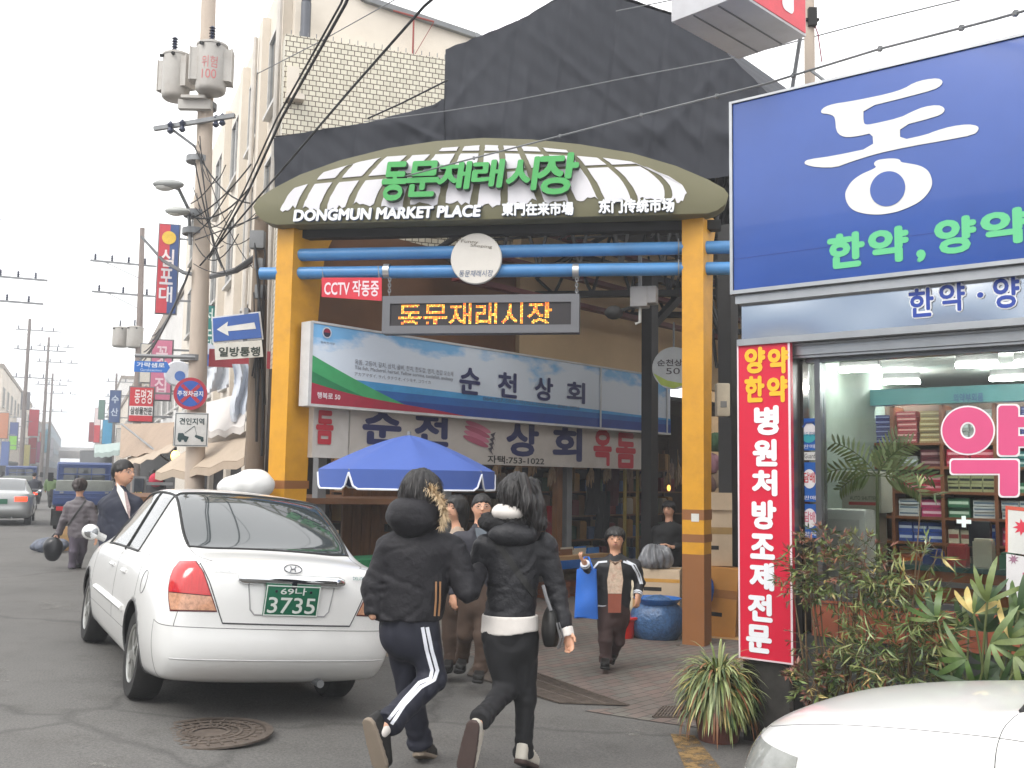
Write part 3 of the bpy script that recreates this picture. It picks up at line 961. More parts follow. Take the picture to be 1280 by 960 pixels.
ya = loc(FR, 190, 445)[1]
xe = loc(FR, 236, 445)[0]
part('arm', MB().tube([(x0, ya, -.01), (xe + .1, ya, -.01)], .03).tube([(x0 + .1, ya, -.01), (x0 + .1, y1, -.01)], .012).tube([(x1 - .1, ya, -.01), (x1 - .1, y1, -.01)], .012), M_STEEL, t)
p2 = at(318, 640, 14.4); p2.z = gz(p2.x, p2.y)
p2t = at(327, 270, 14.4)
M_OLD = mat('old_brown_pole', (118, 104, 90), .9, var=.2, scale=2, dirt=(70, 58, 48), dirtamt=.5, stretch=(1, 1, .2), bump=.3)
pole2, _ = pole(p2, p2t.z, .16, .1, 'old brown utility pole tangled in cables beside the yellow gate post', M_OLD, lean=(p2t.x - p2.x, 0))
for px, py, s in ((322, 300, .13), (326, 365, .1), (324, 330, .08)):
 c = at(px, py, 14.2) - p2
 part('junction_box', MB().box(c, (s * 1.6, s, s * 2)), M_GREY, pole2, bevel=.01)
wr = MB()
random.seed(3)
for k in range(9):
 a0 = at(random.uniform(312, 334), random.uniform(300, 420), 14.15) - p2
 a1 = at(random.uniform(312, 334), random.uniform(440, 580), 14.15) - p2
 mid = (a0 + a1) / 2 + Vector((random.uniform(-.12, .12), -.1, 0))
 pts = [a0 * (1 - f) ** 2 + mid * 2 * f * (1 - f) + a1 * f * f for f in [i / 8 for i in range(9)]]
 wr.tube(pts, random.uniform(.008, .02), 6)
part('cable_run', wr, M_CABLE, pole2)
FR = frame(at(296, 406, 13.9), (.99, .1))
t = thing('road_sign', 'blue one way sign with a white arrow pointing left above a white text plate', 'road sign', FR)
def pp(*ps): return [loc(FR, *p) for p in ps]
part('blue_plate', MB().prism(pp((267, 427), (327, 422), (323, 391), (266, 398)), -.02, 0), paint((48, 88, 160), .4), t)
part('border', MB().prism(pp((265, 429), (329, 424), (325, 389), (264, 396)), -.03, -.021), paint((205, 206, 206), .4), t)
part('arrow', MB().prism(pp((271, 412), (285, 402), (284, 408), (318, 403), (320, 411), (285, 414), (286, 420)), .002, .005), paint((214, 214, 210), .4), t)
part('text_plate', MB().prism(pp((269, 450), (329, 446), (327, 425), (268, 430)), -.02, 0), paint((205, 204, 196), .4), t)
q = pp((273, 446), (325, 442), (323, 429), (272, 433))
lettering(t, '일방통행', (q[0][0], q[1][0], q[0][1] + .0, q[3][1] - .01), paint((40, 52, 40), .4, var=0), bold=.03, slope=.04)
part('bracket', MB().box((.12, .0, -.12), (.06, .5, .2)), M_STEEL, t)
_a = at(168, 640, 41.5); _b = at(178, 285, 41.5)
pole((_a.x, _a.y, gz(_a.x, _a.y)), _b.z, .2, .1, 'utility pole with small transformers near the red and blue banner', mat('far_pole', (130, 118, 112), .9), lean=(_b.x - _a.x, 0), arms=((_b.z - 1.6, 2.6, -.7, 4), (_b.z - 2.9, 2.8, -.5, 3)), group='utility poles up the street')
a = at(150, 434, 41.8); transformer((a.x, a.y, a.z), .33, .85, 'left one of the two distant transformers', 0, fins=False)
a = at(168, 435, 41.5); transformer((a.x, a.y, a.z), .33, .9, 'right one of the two distant transformers', 0, fins=False)
for n_, t_, h, lb in ((-3.9, 78, 12.5, 'first far utility pole from the left edge of the street'), (-3.2, 96, 13.5, 'second far utility pole from the left, beside the red signs'), (-3.4, 120, 12.5, 'third far utility pole on the left, thin against the sky'), (2.6, 100, 11, 'thin far utility pole over the dark awning on the right side')):
 pole(st(n_, t_), h, .18, .1, lb, mat('far_pole', (120, 112, 108), .9), arms=((h - .8, 3, .6, 4), (h - 2.2, 3.4, .8, 4), (h - 4.2, 2.6, .4, 3)), group='utility poles up the street')
a = at(-8, 345, 40); pole((a.x, a.y, 0), a.z + 1, .15, .1, 'near utility pole just outside the left edge with crossarms showing', mat('far_pole', (120, 112, 108), .9), arms=((a.z, 2.6, .7, 4), (a.z - 1, 2.4, .7, 3)))
for t_ in (58, 76):
 s0 = st(2.2, t_)
def cable(name, pts, r, label, m=None, sag=.0, n=18, clips=False):
 """pts: list of (px, py, Y) passed through"""
 P = [at(*p) for p in pts]
 out = []
 for i in range(len(P) - 1):
  k = n // (len(P) - 1) + 2
  for j in range(k + (i == len(P) - 2)):
   f = j / k
   out.append(P[i].lerp(P[i + 1], f) - Vector((0, 0, sag * 4 * f * (1 - f))))
 mb = MB().tube(out, r, 6)
 if clips:
  for j in range(2, len(out) - 1, 3):
   mb.box(out[j], (.028, .028, .035))
 return solo(name, mb, m or M_CABLE, label, 'cable', 'overhead cables')
cable('overhead_cable', [(450, -40, 9.0), (432, 5, 9.3), (352, 148, 11.4), (310, 240, 13.5), (262, 322, 16.3)], .017, 'thick black twin cable falling steeply from the top edge to the big pole')
cable('overhead_cable', [(444, -40, 9.05), (426, 5, 9.35), (346, 148, 11.45), (306, 236, 13.5), (262, 318, 16.3)], .012, 'thinner black cable twisted along the steep thick one')
cable('overhead_cable', [(562, -20, 9.0), (530, 8, 9.3), (500, 42, 9.7), (440, 110, 10.9), (380, 180, 12.4), (320, 250, 14.6), (250, 332, 16.3)], .015, 'black cable crossing in front of the white tiles and black tarp')
cable('overhead_cable', [(1300, 8, 6.0), (1240, 25, 6.3), (1100, 61, 7.1), (960, 104, 8.1), (840, 134, 9.3), (700, 170, 10.6), (560, 206, 11.8), (430, 241, 13.0), (322, 268, 14.3)], .0095, 'grey clipped cable slanting across the green arched sign', M_CABLEG, clips=True)
cable('overhead_cable', [(1240, -10, 7.0), (1100, 24, 8.0), (918, 72, 9.4), (780, 98, 10.4), (640, 126, 11.4), (556, 139, 12.2), (455, 152, 13.2)], .006, 'thin pale wire crossing the black tarp', M_CABLEG)
cable('overhead_cable', [(177, 296, 38), (204, 326, 30), (230, 341, 24), (262, 346, 20), (295, 338, 16), (322, 320, 14.4)], .05, 'thick drooping black cable bundle between the far pole and the old brown pole')
cable('overhead_cable', [(-20, 279, 30), (70, 258, 36), (135, 243, 44)], .012, 'faint thin wire low across the left sky', M_CABLEG)
cable('overhead_cable', [(-20, 192, 24), (100, 196, 40), (245, 201, 16.5)], .008, 'faint straight wire high across the left sky', M_CABLEG)
cable('overhead_cable', [(322, 92, 15), (400, 52, 14), (500, -4, 12)], .007, 'thin wire over the cream gable above the tiles', M_CABLEG)
cable('overhead_cable', [(460, 148, 14), (500, 130, 13.6), (560, 100, 13.2)], .012, 'short dark wire running up to the tarp edge')
cable('overhead_cable', [(770, 14, 12), (830, 2, 11.5), (900, -12, 11)], .007, 'short wire leaving the top of the tarp', M_CABLEG)
cable('overhead_cable', [(244, 300, 16.3), (300, 280, 15), (345, 262, 13.5)], .01, 'thin cable from the big pole to the gate sign')
random.seed(11)
tw = MB()
for k in range(16):
 a0 = at(random.uniform(238, 252), random.uniform(170, 330), 16.3)
 a1 = at(random.uniform(268, 326), random.uniform(190, 350), random.uniform(14.5, 16))
 sg = random.uniform(.05, .5)
 tw.tube([a0.lerp(a1, f) - Vector((0, 0, sg * 4 * f * (1 - f))) for f in [i / 10 for i in range(11)]], random.uniform(.006, .014), 5)
solo('cable_tangle', tw, M_CABLE, 'tangle of thin drop wires between the big pole and the cream facade', 'cables')
dw = MB()
for k in range(5):
 a0 = at(238 - k * 1.5, 335 + k * 4, 16.3)
 a1 = at(190 - k * 5, 420 + k * 10, 30)
 dw.tube([a0.lerp(a1, f) - Vector((0, 0, .25 * 4 * f * (1 - f))) for f in [i / 10 for i in range(11)]], .018, 5)
solo('cable_tangle', dw, M_CABLE, 'bundle of black wires fanning down left of the big pole', 'cables')
# ================================================================ AWNINGS AND STALLS ALONG THE RIGHT SIDE OF THE STREET
M_AWN = mat('beige_awning_cloth', (176, 160, 142), .85, var=.08, scale=1.2, dirt=(130, 112, 94), dirtamt=.3)
M_TARPB = mat('brown_tarpaulin', (158, 138, 120), .8, var=.1, scale=1.5)
def cloth(name, corners, m, label, cat='awning', drop=.0, sagv=.12, nu=14, nv=8, poles=()):
 """corners: four (px,py,Y): back-left, back-right, front-right, front-left"""
 P = [at(*c) for c in corners]
 def fn(u, v):
  a = P[0].lerp(P[1], u); b = P[3].lerp(P[2], u)
  p = a.lerp(b, v)
  return (p.x, p.y, p.z - sagv * math.sin(math.pi * u) * (.4 + .6 * v) * .5 - .03 * math.sin(u * 22) * v)
 t = thing(name, label, cat, (0, 0, 0))
 mb = MB().grid(fn, nu, nv)
 if drop:
  mb.grid(lambda u, v: (lambda q: (q[0], q[1], q[2] - drop * v))(fn(u, 1.0)), nu, 2)
 me = mb.mesh('canopy', m, solid=.012)
 link('canopy', me, t)
 for a_, b_ in poles:
  part('support_pole', MB().tube([at(*a_), at(*b_)], .025), M_STEEL, t)
 return t
cloth('awning', [(152, 530, 30), (232, 527, 24), (222, 556, 21), (150, 572, 27)], M_TARPB, 'large tan tarpaulin awning stretched over the far stall', drop=.0, poles=(((152, 530, 27), (215, 580, 22)),))
cloth('awning', [(160, 572, 27), (224, 552, 21), (216, 562, 20), (158, 582, 25)], M_AWN, 'pale slanting cloth flap under the tan tarpaulin')
cloth('awning', [(244, 556, 17.6), (308, 546, 16.4), (306, 572, 15.2), (195, 590, 17.2)], M_AWN, 'low beige awning sagging behind the white taxi', drop=.12)
cloth('awning', [(250, 505, 19), (312, 487, 17), (306, 532, 16.2), (244, 536, 17.8)], mat('white_awning', (205, 200, 196), .8, var=.06), 'pale folded awning right of the tow zone plate', drop=.1)
cloth('awning', [(262, 546, 18.6), (314, 538, 17.4), (306, 552, 17), (255, 560, 18)], mat('pale_canvas', (165, 152, 138), .85), 'grey canvas strip above the low beige awning')
cloth('awning', [(118, 556, 55), (150, 553, 44), (150, 562, 40), (118, 566, 50)], mat('green_grey_awning', (150, 165, 160), .7), 'thin grey green awning far up the right side', drop=.2)
cloth('awning', [(100, 563, 70), (140, 562, 52), (140, 578, 46), (100, 578, 64)], mat('dark_awning', (60, 62, 64), .8), 'dark shade net over the distant stalls')
t = solo('plastic_sheet', MB().grid(lambda u, v: tuple(at(290 + 20 * u + 3 * math.sin(6 * v), 455 + 72 * v, 16.6 + .12 * math.sin(9 * u + 3 * v))), 10, 14), mat('white_plastic', (205, 212, 222), .35, var=.08, scale=2), 'white translucent plastic sheet hanging behind the one way sign', 'plastic sheet')
t = solo('plastic_sheet', MB().grid(lambda u, v: tuple(at(256 + 30 * u, 462 + 30 * v - 8 * u, 18.5 + .1 * math.sin(9 * u + 3 * v))), 10, 8), mat('white_plastic', (205, 210, 216), .35, var=.08, scale=2), 'second pale plastic sheet hung beside the no stopping sign', 'plastic sheet')
for (px, py, r_, c, lb) in ((222, 467, .26, (205, 208, 214), 'round white shop lantern left of the big pole'), (256, 447, .3, (200, 206, 220), 'round white and blue shop sign right of the big pole')):
 a = at(px, py, 20)
 t = thing('round_sign', lb, 'sign', frame(a, (.97, .24)))
 part('disc', MB().lathe([(r_, -.06), (r_ * 1.02, 0), (r_ * .9, .03)], 28), paint(c, .4), t)
 part('emblem', MB().lathe([(r_ * .4, .031), (r_ * .4, .036)], 20, M=Matrix.Translation((.05, -.05, 0))), paint((70, 110, 180), .4), t)
 part('bracket', MB().box((0, 0, -.2), (.05, .05, .3)), M_STEEL, t)
t = solo('shop_sign', MB().box((0, 0, 0), (1.1, .3, .1), M=frame(at(303, 449, 17), (.97, .24))), paint((170, 60, 70), .5), 'small red and blue sign board under the one way plate', 'sign')
def stall(px0, px1, py, Y, h, label, m):
 a, b = at(px0, py, Y), at(px1, py, Y)
 zg = gz(a.x, a.y)
 F = frame((a.x, a.y, zg), (b - a).to_2d())
 L = (b - a).to_2d().length
 t = thing('market_stall', label, 'stall', F)
 part('table_top', MB().box2((0, h - .05, -.7), (L, h, 0)), m, t)
 for x in (.05, L - .05):
  for z in (-.65, -.05):
   part('leg', MB().box2((x - .03, 0, z - .03), (x + .03, h - .05, z + .03)), M_DARK, t)
 part('skirt', MB().box2((.08, .1, -.68), (L - .08, h - .06, -.03)), M_DARK, t)
 return t, F, L
M_WOOD = mat('brown_wood', (112, 78, 50), .7, var=.25, scale=2, stretch=(1, 8, 1))
random.seed(5)
for px0, px1, py, Y, lb in ((205, 250, 640, 19, 'dark stall table under the low beige awning'), (160, 200, 640, 24, 'stall table under the tan tarpaulin'), (262, 305, 640, 17.5, 'stall table deep in shade behind the taxi roof')):
 t, F, L = stall(px0, px1, py, Y, .8, lb, M_WOOD)
 cols = [(170, 60, 50), (190, 140, 60), (90, 120, 60), (200, 190, 170), (70, 90, 130)]
 nb = 5
 for k in range(nb):
  c = cols[k]
  o = solo('goods_box', MB().box2((0, 0, 0), (L / nb * .8, .18 + .05 * k, .4)).box2((.03, .18 + .05 * k, .04), (L / nb * .8 - .03, .24 + .05 * k, .36)), paint(c, .6), '%s box of goods on the %s' % (('red', 'ochre', 'green', 'cream', 'blue')[k], lb), 'box')
  o.matrix_world = F @ Matrix.Translation((k * L / nb + .04, .8, -.5))
for (px, py, Y, r_, lb) in ((219, 570, 19.5, .055, 'bright bare bulb glowing under the awnings'), (215, 581, 21, .035, 'smaller glowing bulb just below the bright one')):
 a = at(px, py, Y)
 t = thing('light_bulb', lb, 'light bulb', a)
 part('glass', MB().ball((0, 0, 0), (r_ * 1.5, r_ * 1.5, r_ * 2), 16), mat('lit_bulb', (255, 196, 100), .3, emit=3.2, var=0), t)
 part('socket', MB().lathe([(.025, .09), (.025, .17)], 10), M_DARK, t)
 part('flex', MB().tube([(0, 0, .17), (0, 0, .8)], .006, 5), M_DARK, t)
cables_done = True
t = solo('shop_row_shade', MB().box2((-14, -.3, -.3), (-1.2, 2.6, 0), M=frame(c0 + Vector((-.9, -.4, 0)) * .0 + FB.col[2].to_3d() * .06, -U)), M_DARK, 'dark slab with painted shade standing for open shops below the cream building', 'shops')  # solid slab, the shade of the shop interiors is its dark colour
t, F, bx = blade(168, 598, 178, 640, 20, [(34, 40, 52)], 'narrow dark standing sign with yellow letters among the stalls', [('NC', (.15, .4, .85, .6), (200, 180, 60))], name='standing_sign')
# ================================================================ MARKET GATE
PR = Vector((2.17, 12.05, 0))
FG = frame(PR, (.989, -.149))
M_YEL = mat('yellow_gate_paint', (208, 150, 34), .45, var=.08, scale=3, dirt=(140, 96, 40), dirtamt=.35)
M_BRN = mat('brown_gate_paint', (140, 92, 52), .5, var=.06, scale=2)
M_OLIVE = mat('olive_panel', (104, 101, 74), .55, var=.06, scale=1.5)
M_SIGNW = mat('white_sign_panel', (214, 212, 216), .5, var=.03, scale=1)
M_GRN = mat('green_letter', (66, 160, 82), .4, var=.03)
M_DGRN = mat('dark_green_letter_side', (24, 66, 40), .5)
M_LETW = mat('white_letter', (225, 228, 230), .4, var=.02)
M_LETG = mat('letter_side_blue_grey', (92, 110, 140), .5)
M_BLUEP = mat('blue_pipe_paint', (74, 132, 186), .35, var=.06, scale=3, dirt=(60, 84, 110), dirtamt=.3)
gate = thing('market_gate', 'tall yellow market gate carrying an arched olive sign with green and white lettering', 'gate', FG)
zsign = loc(FG, 866, 266)[1]
def gpost(px, name_lbl, lean=0):
 x = loc(FG, px, 500)[0]
 rot = Matrix.Rotation(R(-19), 4, 'Y')
 o = Matrix.Translation((x, 0, 0)) @ rot
 w = .27
 def sec(y):
  f = y / zsign
  return .30 + .2 * max(0, f - .1) ** 2 + .12 * max(0, (f - .93) / .07)
 g0 = gz(*(FG @ Vector((x, 0, 0))).to_2d()) - .05
 ys = [g0 + (zsign - g0) * i / 24 for i in range(25)]
 me = MB()
 def slab(a, b, mi, grow=0.0):
  n = max(1, int((b - a) / .3))
  for i in range(n):
   y0, y1 = a + (b - a) * i / n, a + (b - a) * (i + 1) / n
   d0, d1 = sec(max(0, y0)), sec(max(0, y1))
   g = grow
   vs = [(-w / 2 - g, y0, -d0 - g), (w / 2 + g, y0, -d0 - g), (w / 2 + g, y0, g), (-w / 2 - g, y0, g), (-w / 2 - g, y1, -d1 - g), (w / 2 + g, y1, -d1 - g), (w / 2 + g, y1, g), (-w / 2 - g, y1, g)]
   fs = [(0, 1, 5, 4), (1, 2, 6, 5), (2, 3, 7, 6), (3, 0, 4, 7)]
   if i == 0: fs.append((0, 3, 2, 1))
   if i == n - 1: fs.append((4, 5, 6, 7))
   me.add(vs, fs, mi)
 yl = lambda py: loc(FG, 866, py)[1]
 slab(g0, yl(693), 1)
 slab(yl(693), zsign + .02, 0)
 return me, o, x, yl, slab
me, o, xr, yl, _s = gpost(866, '')
pr = part('post', me, [M_YEL, M_BRN], gate, M=o)
bd = MB()
for a, b in ((650, 637), (678, 668)):
 bd.box2((-.1365, yl(a), -.335), (.1365, yl(b), .002))
part('painted_band', bd, M_BRN, gate, M=o)
part('sticker', MB().box2((-.02, yl(652), .003), (.075, yl(642), .006)), paint((205, 205, 200), .5), gate, M=o)
me, o, xl, yl, _s = gpost(349, '')
part('post', me, [M_YEL, M_BRN], gate, M=o @ Matrix.Diagonal((1.02, 1, 1.45, 1)))
bd = MB()
for a, b in ((650, 637), (678, 668), (620, 609)):
 bd.box2((-.1365, yl(a), -.335), (.1365, yl(b), .002))
part('painted_band', bd, M_BRN, gate, M=o @ Matrix.Diagonal((1.02, 1, 1.45, 1)))
ZF = .22
def lf(px, py, dz=ZF): return loc(FG, px, py, dz)
outl = [(345, 281), (330, 277), (320, 268), (316, 258), (322, 248), (340, 236), (375, 218), (425, 200), (485, 185), (545, 176), (605, 172), (665, 174), (725, 180), (790, 191), (845, 207), (885, 224), (905, 235), (911, 243), (907, 255), (897, 263), (884, 267)]
O = [lf(*p) for p in outl]
part('sign_panel', MB().prism(O, -.08, ZF), M_OLIVE, gate, bevel=.012)
def arc_y(x):
 pts = [(346, 262), (352, 248), (372, 231), (405, 214), (450, 201), (500, 191), (550, 184), (605, 180), (665, 182), (725, 188), (780, 198), (825, 212), (853, 230), (860, 243), (858, 250)]
 for (x0, y0), (x1, y1) in zip(pts, pts[1:]):
  if x0 <= x <= x1:
   return y0 + (y1 - y0) * (x - x0) / (x1 - x0)
 return 262
def bot_y(x): return 262 - (x - 346) * .024
def lat1(x): return 226 - .05 * (x - 380) + .00006 * (x - 600) ** 2 - .4
def lat2(x): return 190 + .00022 * (x - 605) ** 2
botx = [346, 374, 404, 436, 472, 508, 552, 592, 630, 676, 716, 752, 793, 834, 858]
midx = [368, 392, 422, 455, 488, 520, 560, 598, 630, 664, 700, 736, 776, 824, 860]
topx = [400, 425, 458, 492, 524, 552, 578, 603, 626, 648, 674, 708, 735, 770, 830]
random.seed(21)
wh = MB()
def mx(i, v):
 return botx[i] * (1 - v) * (1 - v) + 2 * (midx[i] * 2 - (botx[i] + topx[i]) / 2) * v * (1 - v) + topx[i] * v * v
def ylim(v, x):
 return bot_y(x) + (lat2(x) - 8 - bot_y(x)) * v
for i in range(len(botx) - 1):
 for r_ in range(3):
  polyl, polyr = [], []
  K = 7
  for k in range(K + 1):
   f = k / K
   row = []
   for side, j in ((0, i), (1, i + 1)):
    xg = mx(j, .3 if r_ == 0 else .7 if r_ == 1 else .95)
    ya = [bot_y(xg), lat1(xg) - 2, lat2(xg) - 1.5][r_]
    yb = [lat1(xg) + 2, lat2(xg) + 2, arc_y(xg)][r_]
    y = ya + (yb - ya) * f
    v = (bot_y(xg) - y) / max(1, bot_y(xg) - (lat2(xg) - 8))
    x = mx(j, min(1.05, max(0, v)))
    rib = 4.8 - 1.3 * v
    x += rib * (1 if side == 0 else -1) + random.uniform(-.5, .5)
    y = max(y, arc_y(x) + 1.5)
    if r_ == 0 and k == 0:
     y += random.uniform(-4, 3)
    row.append((x, y))
   polyl.append(row[0]); polyr.append(row[1])
  w_ = min(b[0] - a[0] for a, b in zip(polyl, polyr))
  hgt = max(p[1] for p in polyl + polyr) - min(p[1] for p in polyl + polyr)
  if w_ < 3 or hgt < 4:
   continue
  low = []
  if r_ == 0:
   n_ = 6
   for k in range(1, n_):
    f = k / n_
    low.append((polyl[0][0] + (polyr[0][0] - polyl[0][0]) * f, polyl[0][1] + (polyr[0][1] - polyl[0][1]) * f + random.uniform(-4, 3)))
  P2 = polyl[::-1] + low + polyr
  P2 = [p for q_, p in enumerate(P2) if q_ == 0 or (abs(p[0] - P2[q_ - 1][0]) + abs(p[1] - P2[q_ - 1][1])) > .3]
  ar = sum(a[0] * b[1] - b[0] * a[1] for a, b in zip(P2, P2[1:] + P2[:1])) / 2
  if abs(ar) < 60:
   continue
  wh.prism([lf(*p) for p in P2], ZF + .002, ZF + .012)
part('white_panel', wh, M_SIGNW, gate)
GL = [('동', 475, 202, 505, 251), ('문', 506, 201, 546, 246), ('재', 545, 202, 586, 237), ('래', 588, 199, 627, 235), ('시', 631, 196, 670, 238), ('장', 668, 191, 719, 243)]
for ch, x0, y0, x1, y1 in GL:
 g_ = MB()
 bx = pbox(FG, x0, y0, x1, y1, ZF + .12)
 letter_mb(g_, ch, *bx, z=ZF + .12, bold=.034, shear=.12, depth=.1, mi=0)
 part('lettering', g_, [M_GRN, M_DGRN], gate, recalc=False)
def gate_words(body, x0, y0, x1, y1, bold, shear=0, py2=None):
 g_ = MB()
 a = loc(FG, x0, y1, ZF + .05); b = loc(FG, x1, py2 if py2 else y1, ZF + .05); c = loc(FG, x0, y0, ZF + .05)
 letter_mb(g_, body, a[0], b[0], a[1], c[1], z=ZF + .05, bold=bold, shear=shear, slope=(b[1] - a[1]) / (b[0] - a[0]), depth=.05)
 part('lettering', g_, [M_LETW, M_LETG], gate, recalc=False)
gate_words('DONGMUN MARKET PLACE', 366, 262, 600, 277, .05, .1, 271)
gate_words('東門在来市場', 627, 253, 717, 270, .045, 0, 269)
gate_words('东门传统市场', 748, 249, 843, 267, .045, 0, 265)
stl = MB()
stl.bar((xl, zsign - .12, -.2), (xr + .35, zsign - .12, -.2), .12, .16)
for k in range(7):
 x = xl + (xr - xl) * (k + .5) / 7
 stl.bar((x, zsign, -.15), (x, zsign + .6, -.12), .06, .06, up=(0, 0, 1))
part('back_frame', stl, M_DARK, gate)
for (a, b) in (((364, 319), (913, 309)), ((326, 342), (913, 335.5))):
 p, q = loc(FG, *a, -.12), loc(FG, *b, -.12)
 part('pipe', MB().tube([(p[0], p[1], -.12), (q[0], q[1], -.12)], .082, 20), M_BLUEP, gate)
for px, sd in ((349, 1), (866, -1)):
 for py0, py1 in ((319, 309), (342, 335.5)):
  yy = loc(FG, px, py0 + (py1 - py0) * (px - 364) / 549, -.12)
  part('pipe_flange', MB().lathe([(.085, 0), (.12, 0), (.12, .014), (.085, .014)], 20, M=Matrix.Translation((yy[0] + sd * (.165 if sd > 0 else .168), yy[1], -.12)) @ Matrix.Rotation(R(90 * sd), 4, 'Y'), closed=True), M_STEEL, gate)
for x_ in (xl, xr):
 gb = gz(*(FG @ Vector((x_, 0, 0))).to_2d())
 part('base_plate', MB().box((x_, gb + .012, -.16), (.44, .03, .5)), M_IRON, gate)
 part('anchor_nut', MB().box((x_ - .18, gb + .04, .05), (.04, .03, .04)), M_IRON, gate)
c = loc(FG, 595, 323, .02); rr = abs(loc(FG, 627, 323, .02)[0] - c[0])
T = Matrix.Translation((c[0], c[1], .0))
plq = part('plaque', MB().lathe([(rr * .97, -.05), (rr, -.03), (rr, .01), (rr * .97, .02), (.01, .021)], 48), mat('ivory_plaque', (205, 200, 192), .35, var=.04, scale=3), gate, M=T)
lettering(plq, 'Funny', (-.2, .02, rr * .60, rr * .76), paint((90, 80, 60), .5, var=0), z=.025, bold=.0, shear=.2, slope=-.1)
lettering(plq, 'Shoping', (-.08, .2, rr * .44, rr * .58), paint((90, 80, 60), .5, var=0), z=.025, bold=.0, shear=.2, slope=-.1)
lettering(plq, '동문재래시장', (-rr * .66, rr * .66, -rr * .72, -rr * .46), paint((60, 84, 120), .5, var=0), z=.025, bold=.0, shear=.1)
FC = frame(FG @ Vector((loc(FG, 440, 360)[0], loc(FG, 440, 360)[1], -.03)), (.989, -.149))
def cc(px, py): return loc(FC, px, py)
t = thing('notice_sign', 'small red notice board with white lettering hanging from the lower blue pipe', 'sign', FC)
part('board', MB().prism([cc(402, 371), (cc(477, 376)), cc(477, 347), cc(402, 347)], -.015, 0), paint((200, 40, 58), .5), t)
a, b = cc(405, 372), cc(474, 349)
lettering(t, 'CCTV 작동중', (a[0], b[0], a[1] + .02, b[1]), paint((225, 205, 210), .5, var=0), bold=.02, slope=-.02)
part('cord', MB().tube([cc(404, 347) + (0,), cc(402, 335) + (-.02,)], .006, 5).tube([cc(474, 347) + (0,), cc(472, 332) + (-.02,)], .006, 5), M_STEEL, t)
FL = frame(FG @ Vector((loc(FG, 600, 390)[0], loc(FG, 600, 390)[1], .06)), (.989, -.149))
def ll(px, py): return loc(FL, px, py)
t = thing('led_board', 'grey framed message board with orange dot matrix lettering hanging on chains under the gate', 'display', FL)
a = ll(477, 417); b = ll(724, 367)
x0, x1, y0, y1 = a[0], b[0], a[1], b[1]
fw = .1
part('housing', MB().box2((x0, y0, -.2), (x1, y1, -.03)), mat('grey_housing', (92, 93, 97), .5, var=.05), t, bevel=.01)
part('bezel', MB().ring([(x0, y0), (x1, y0), (x1, y1), (x0, y1)], [(x0 + fw, y0 + fw), (x1 - fw, y0 + fw), (x1 - fw, y1 - fw), (x0 + fw, y1 - fw)], -.029, .0), mat('grey_bezel', (98, 99, 103), .5, var=.05), t)
part('screen', MB().box2((x0 + fw, y0 + fw, -.029), (x1 - fw, y1 - fw, -.02)), mat('led_screen', (34, 29, 32), .6), t)
vs, fs = glyphs('동문재래시장')
lo, hi = vs.min(0), vs.max(0)
A = ll(497, 412); B = ll(690, 377)
nx, ny = 108, 20
tri = []
for f in fs:
 for k in range(1, len(f) - 1):
  tri.append((vs[f[0]], vs[f[k]], vs[f[k + 1]]))
tri = np.array(tri)
dots = MB(); random.seed(9)
gx = np.arange(nx); gy = np.arange(ny)
for i in range(nx):
 for j in range(ny):
  if j == 3: continue
  hit = False
  for (ox, oy) in ((0, 0), (.3, 0), (-.3, 0), (0, .3), (0, -.3)):
   p = np.array([lo[0] + (hi[0] - lo[0]) * (i + .5 + ox) / nx, lo[1] + (hi[1] - lo[1]) * (j + .5 + oy) / ny])
   d = [((tri[:, (k + 1) % 3, 0] - tri[:, k, 0]) * (p[1] - tri[:, k, 1]) - (tri[:, (k + 1) % 3, 1] - tri[:, k, 1]) * (p[0] - tri[:, k, 0])) for k in range(3)]
   if np.any(((d[0] >= 0) & (d[1] >= 0) & (d[2] >= 0)) | ((d[0] <= 0) & (d[1] <= 0) & (d[2] <= 0))):
    hit = True; break
  if hit:
   x = A[0] + (B[0] - A[0]) * (i + .5) / nx; y = A[1] + (B[1] - A[1]) * (j + .5) / ny
   s = .0066
   q = random.random()
   dots.add([(x - s, y - s, -.016), (x + s, y - s, -.016), (x + s, y + s, -.016), (x - s, y + s, -.016)], [(0, 1, 2, 3)], 0 if q < .55 else 1 if q < .85 else 2)
part('lettering', dots, [mat('led_orange', (255, 150, 40), .5, emit=.75, var=0), mat('led_yellow', (255, 215, 90), .5, emit=.8, var=0), mat('led_red', (255, 90, 50), .5, emit=.7, var=0)], t, recalc=False)
for px in (484, 720):
 c = ll(px, 367); yt = ll(px, 346)[1]
 ch = MB()
 n_ = 6
 for k in range(n_):
  y = c[1] + (yt - c[1]) * (k + .5) / n_
  hgt = (yt - c[1]) / n_ * .75
  q = [(math.cos(a_) * .018, math.sin(a_) * hgt) for a_ in [2 * math.pi * i / 10 for i in range(11)]]
  ch.tube([((x, y + z, -.1) if k % 2 else (c[0] * 0, y + z, -.1 + x)) if False else ((c[0] + x, y + z, -.1) if k % 2 else (c[0], y + z, -.1 + x)) for x, z in q], .006, 5, caps=False)
 part('chain', ch, M_STEEL, t)
 clampc = FL.inverted() @ (FG @ Vector((loc(FG, px, 339, -.12)[0], loc(FG, px, 339, -.12)[1], -.12)))
 part('pipe_clamp', MB().lathe([(.086, -.04), (.095, -.04), (.095, .04), (.086, .04)], 18, M=Matrix.Translation(clampc) @ Matrix.Rotation(R(90), 4, 'Y'), closed=True), mat('clamp_steel', (190, 190, 188), .3, .7), t)
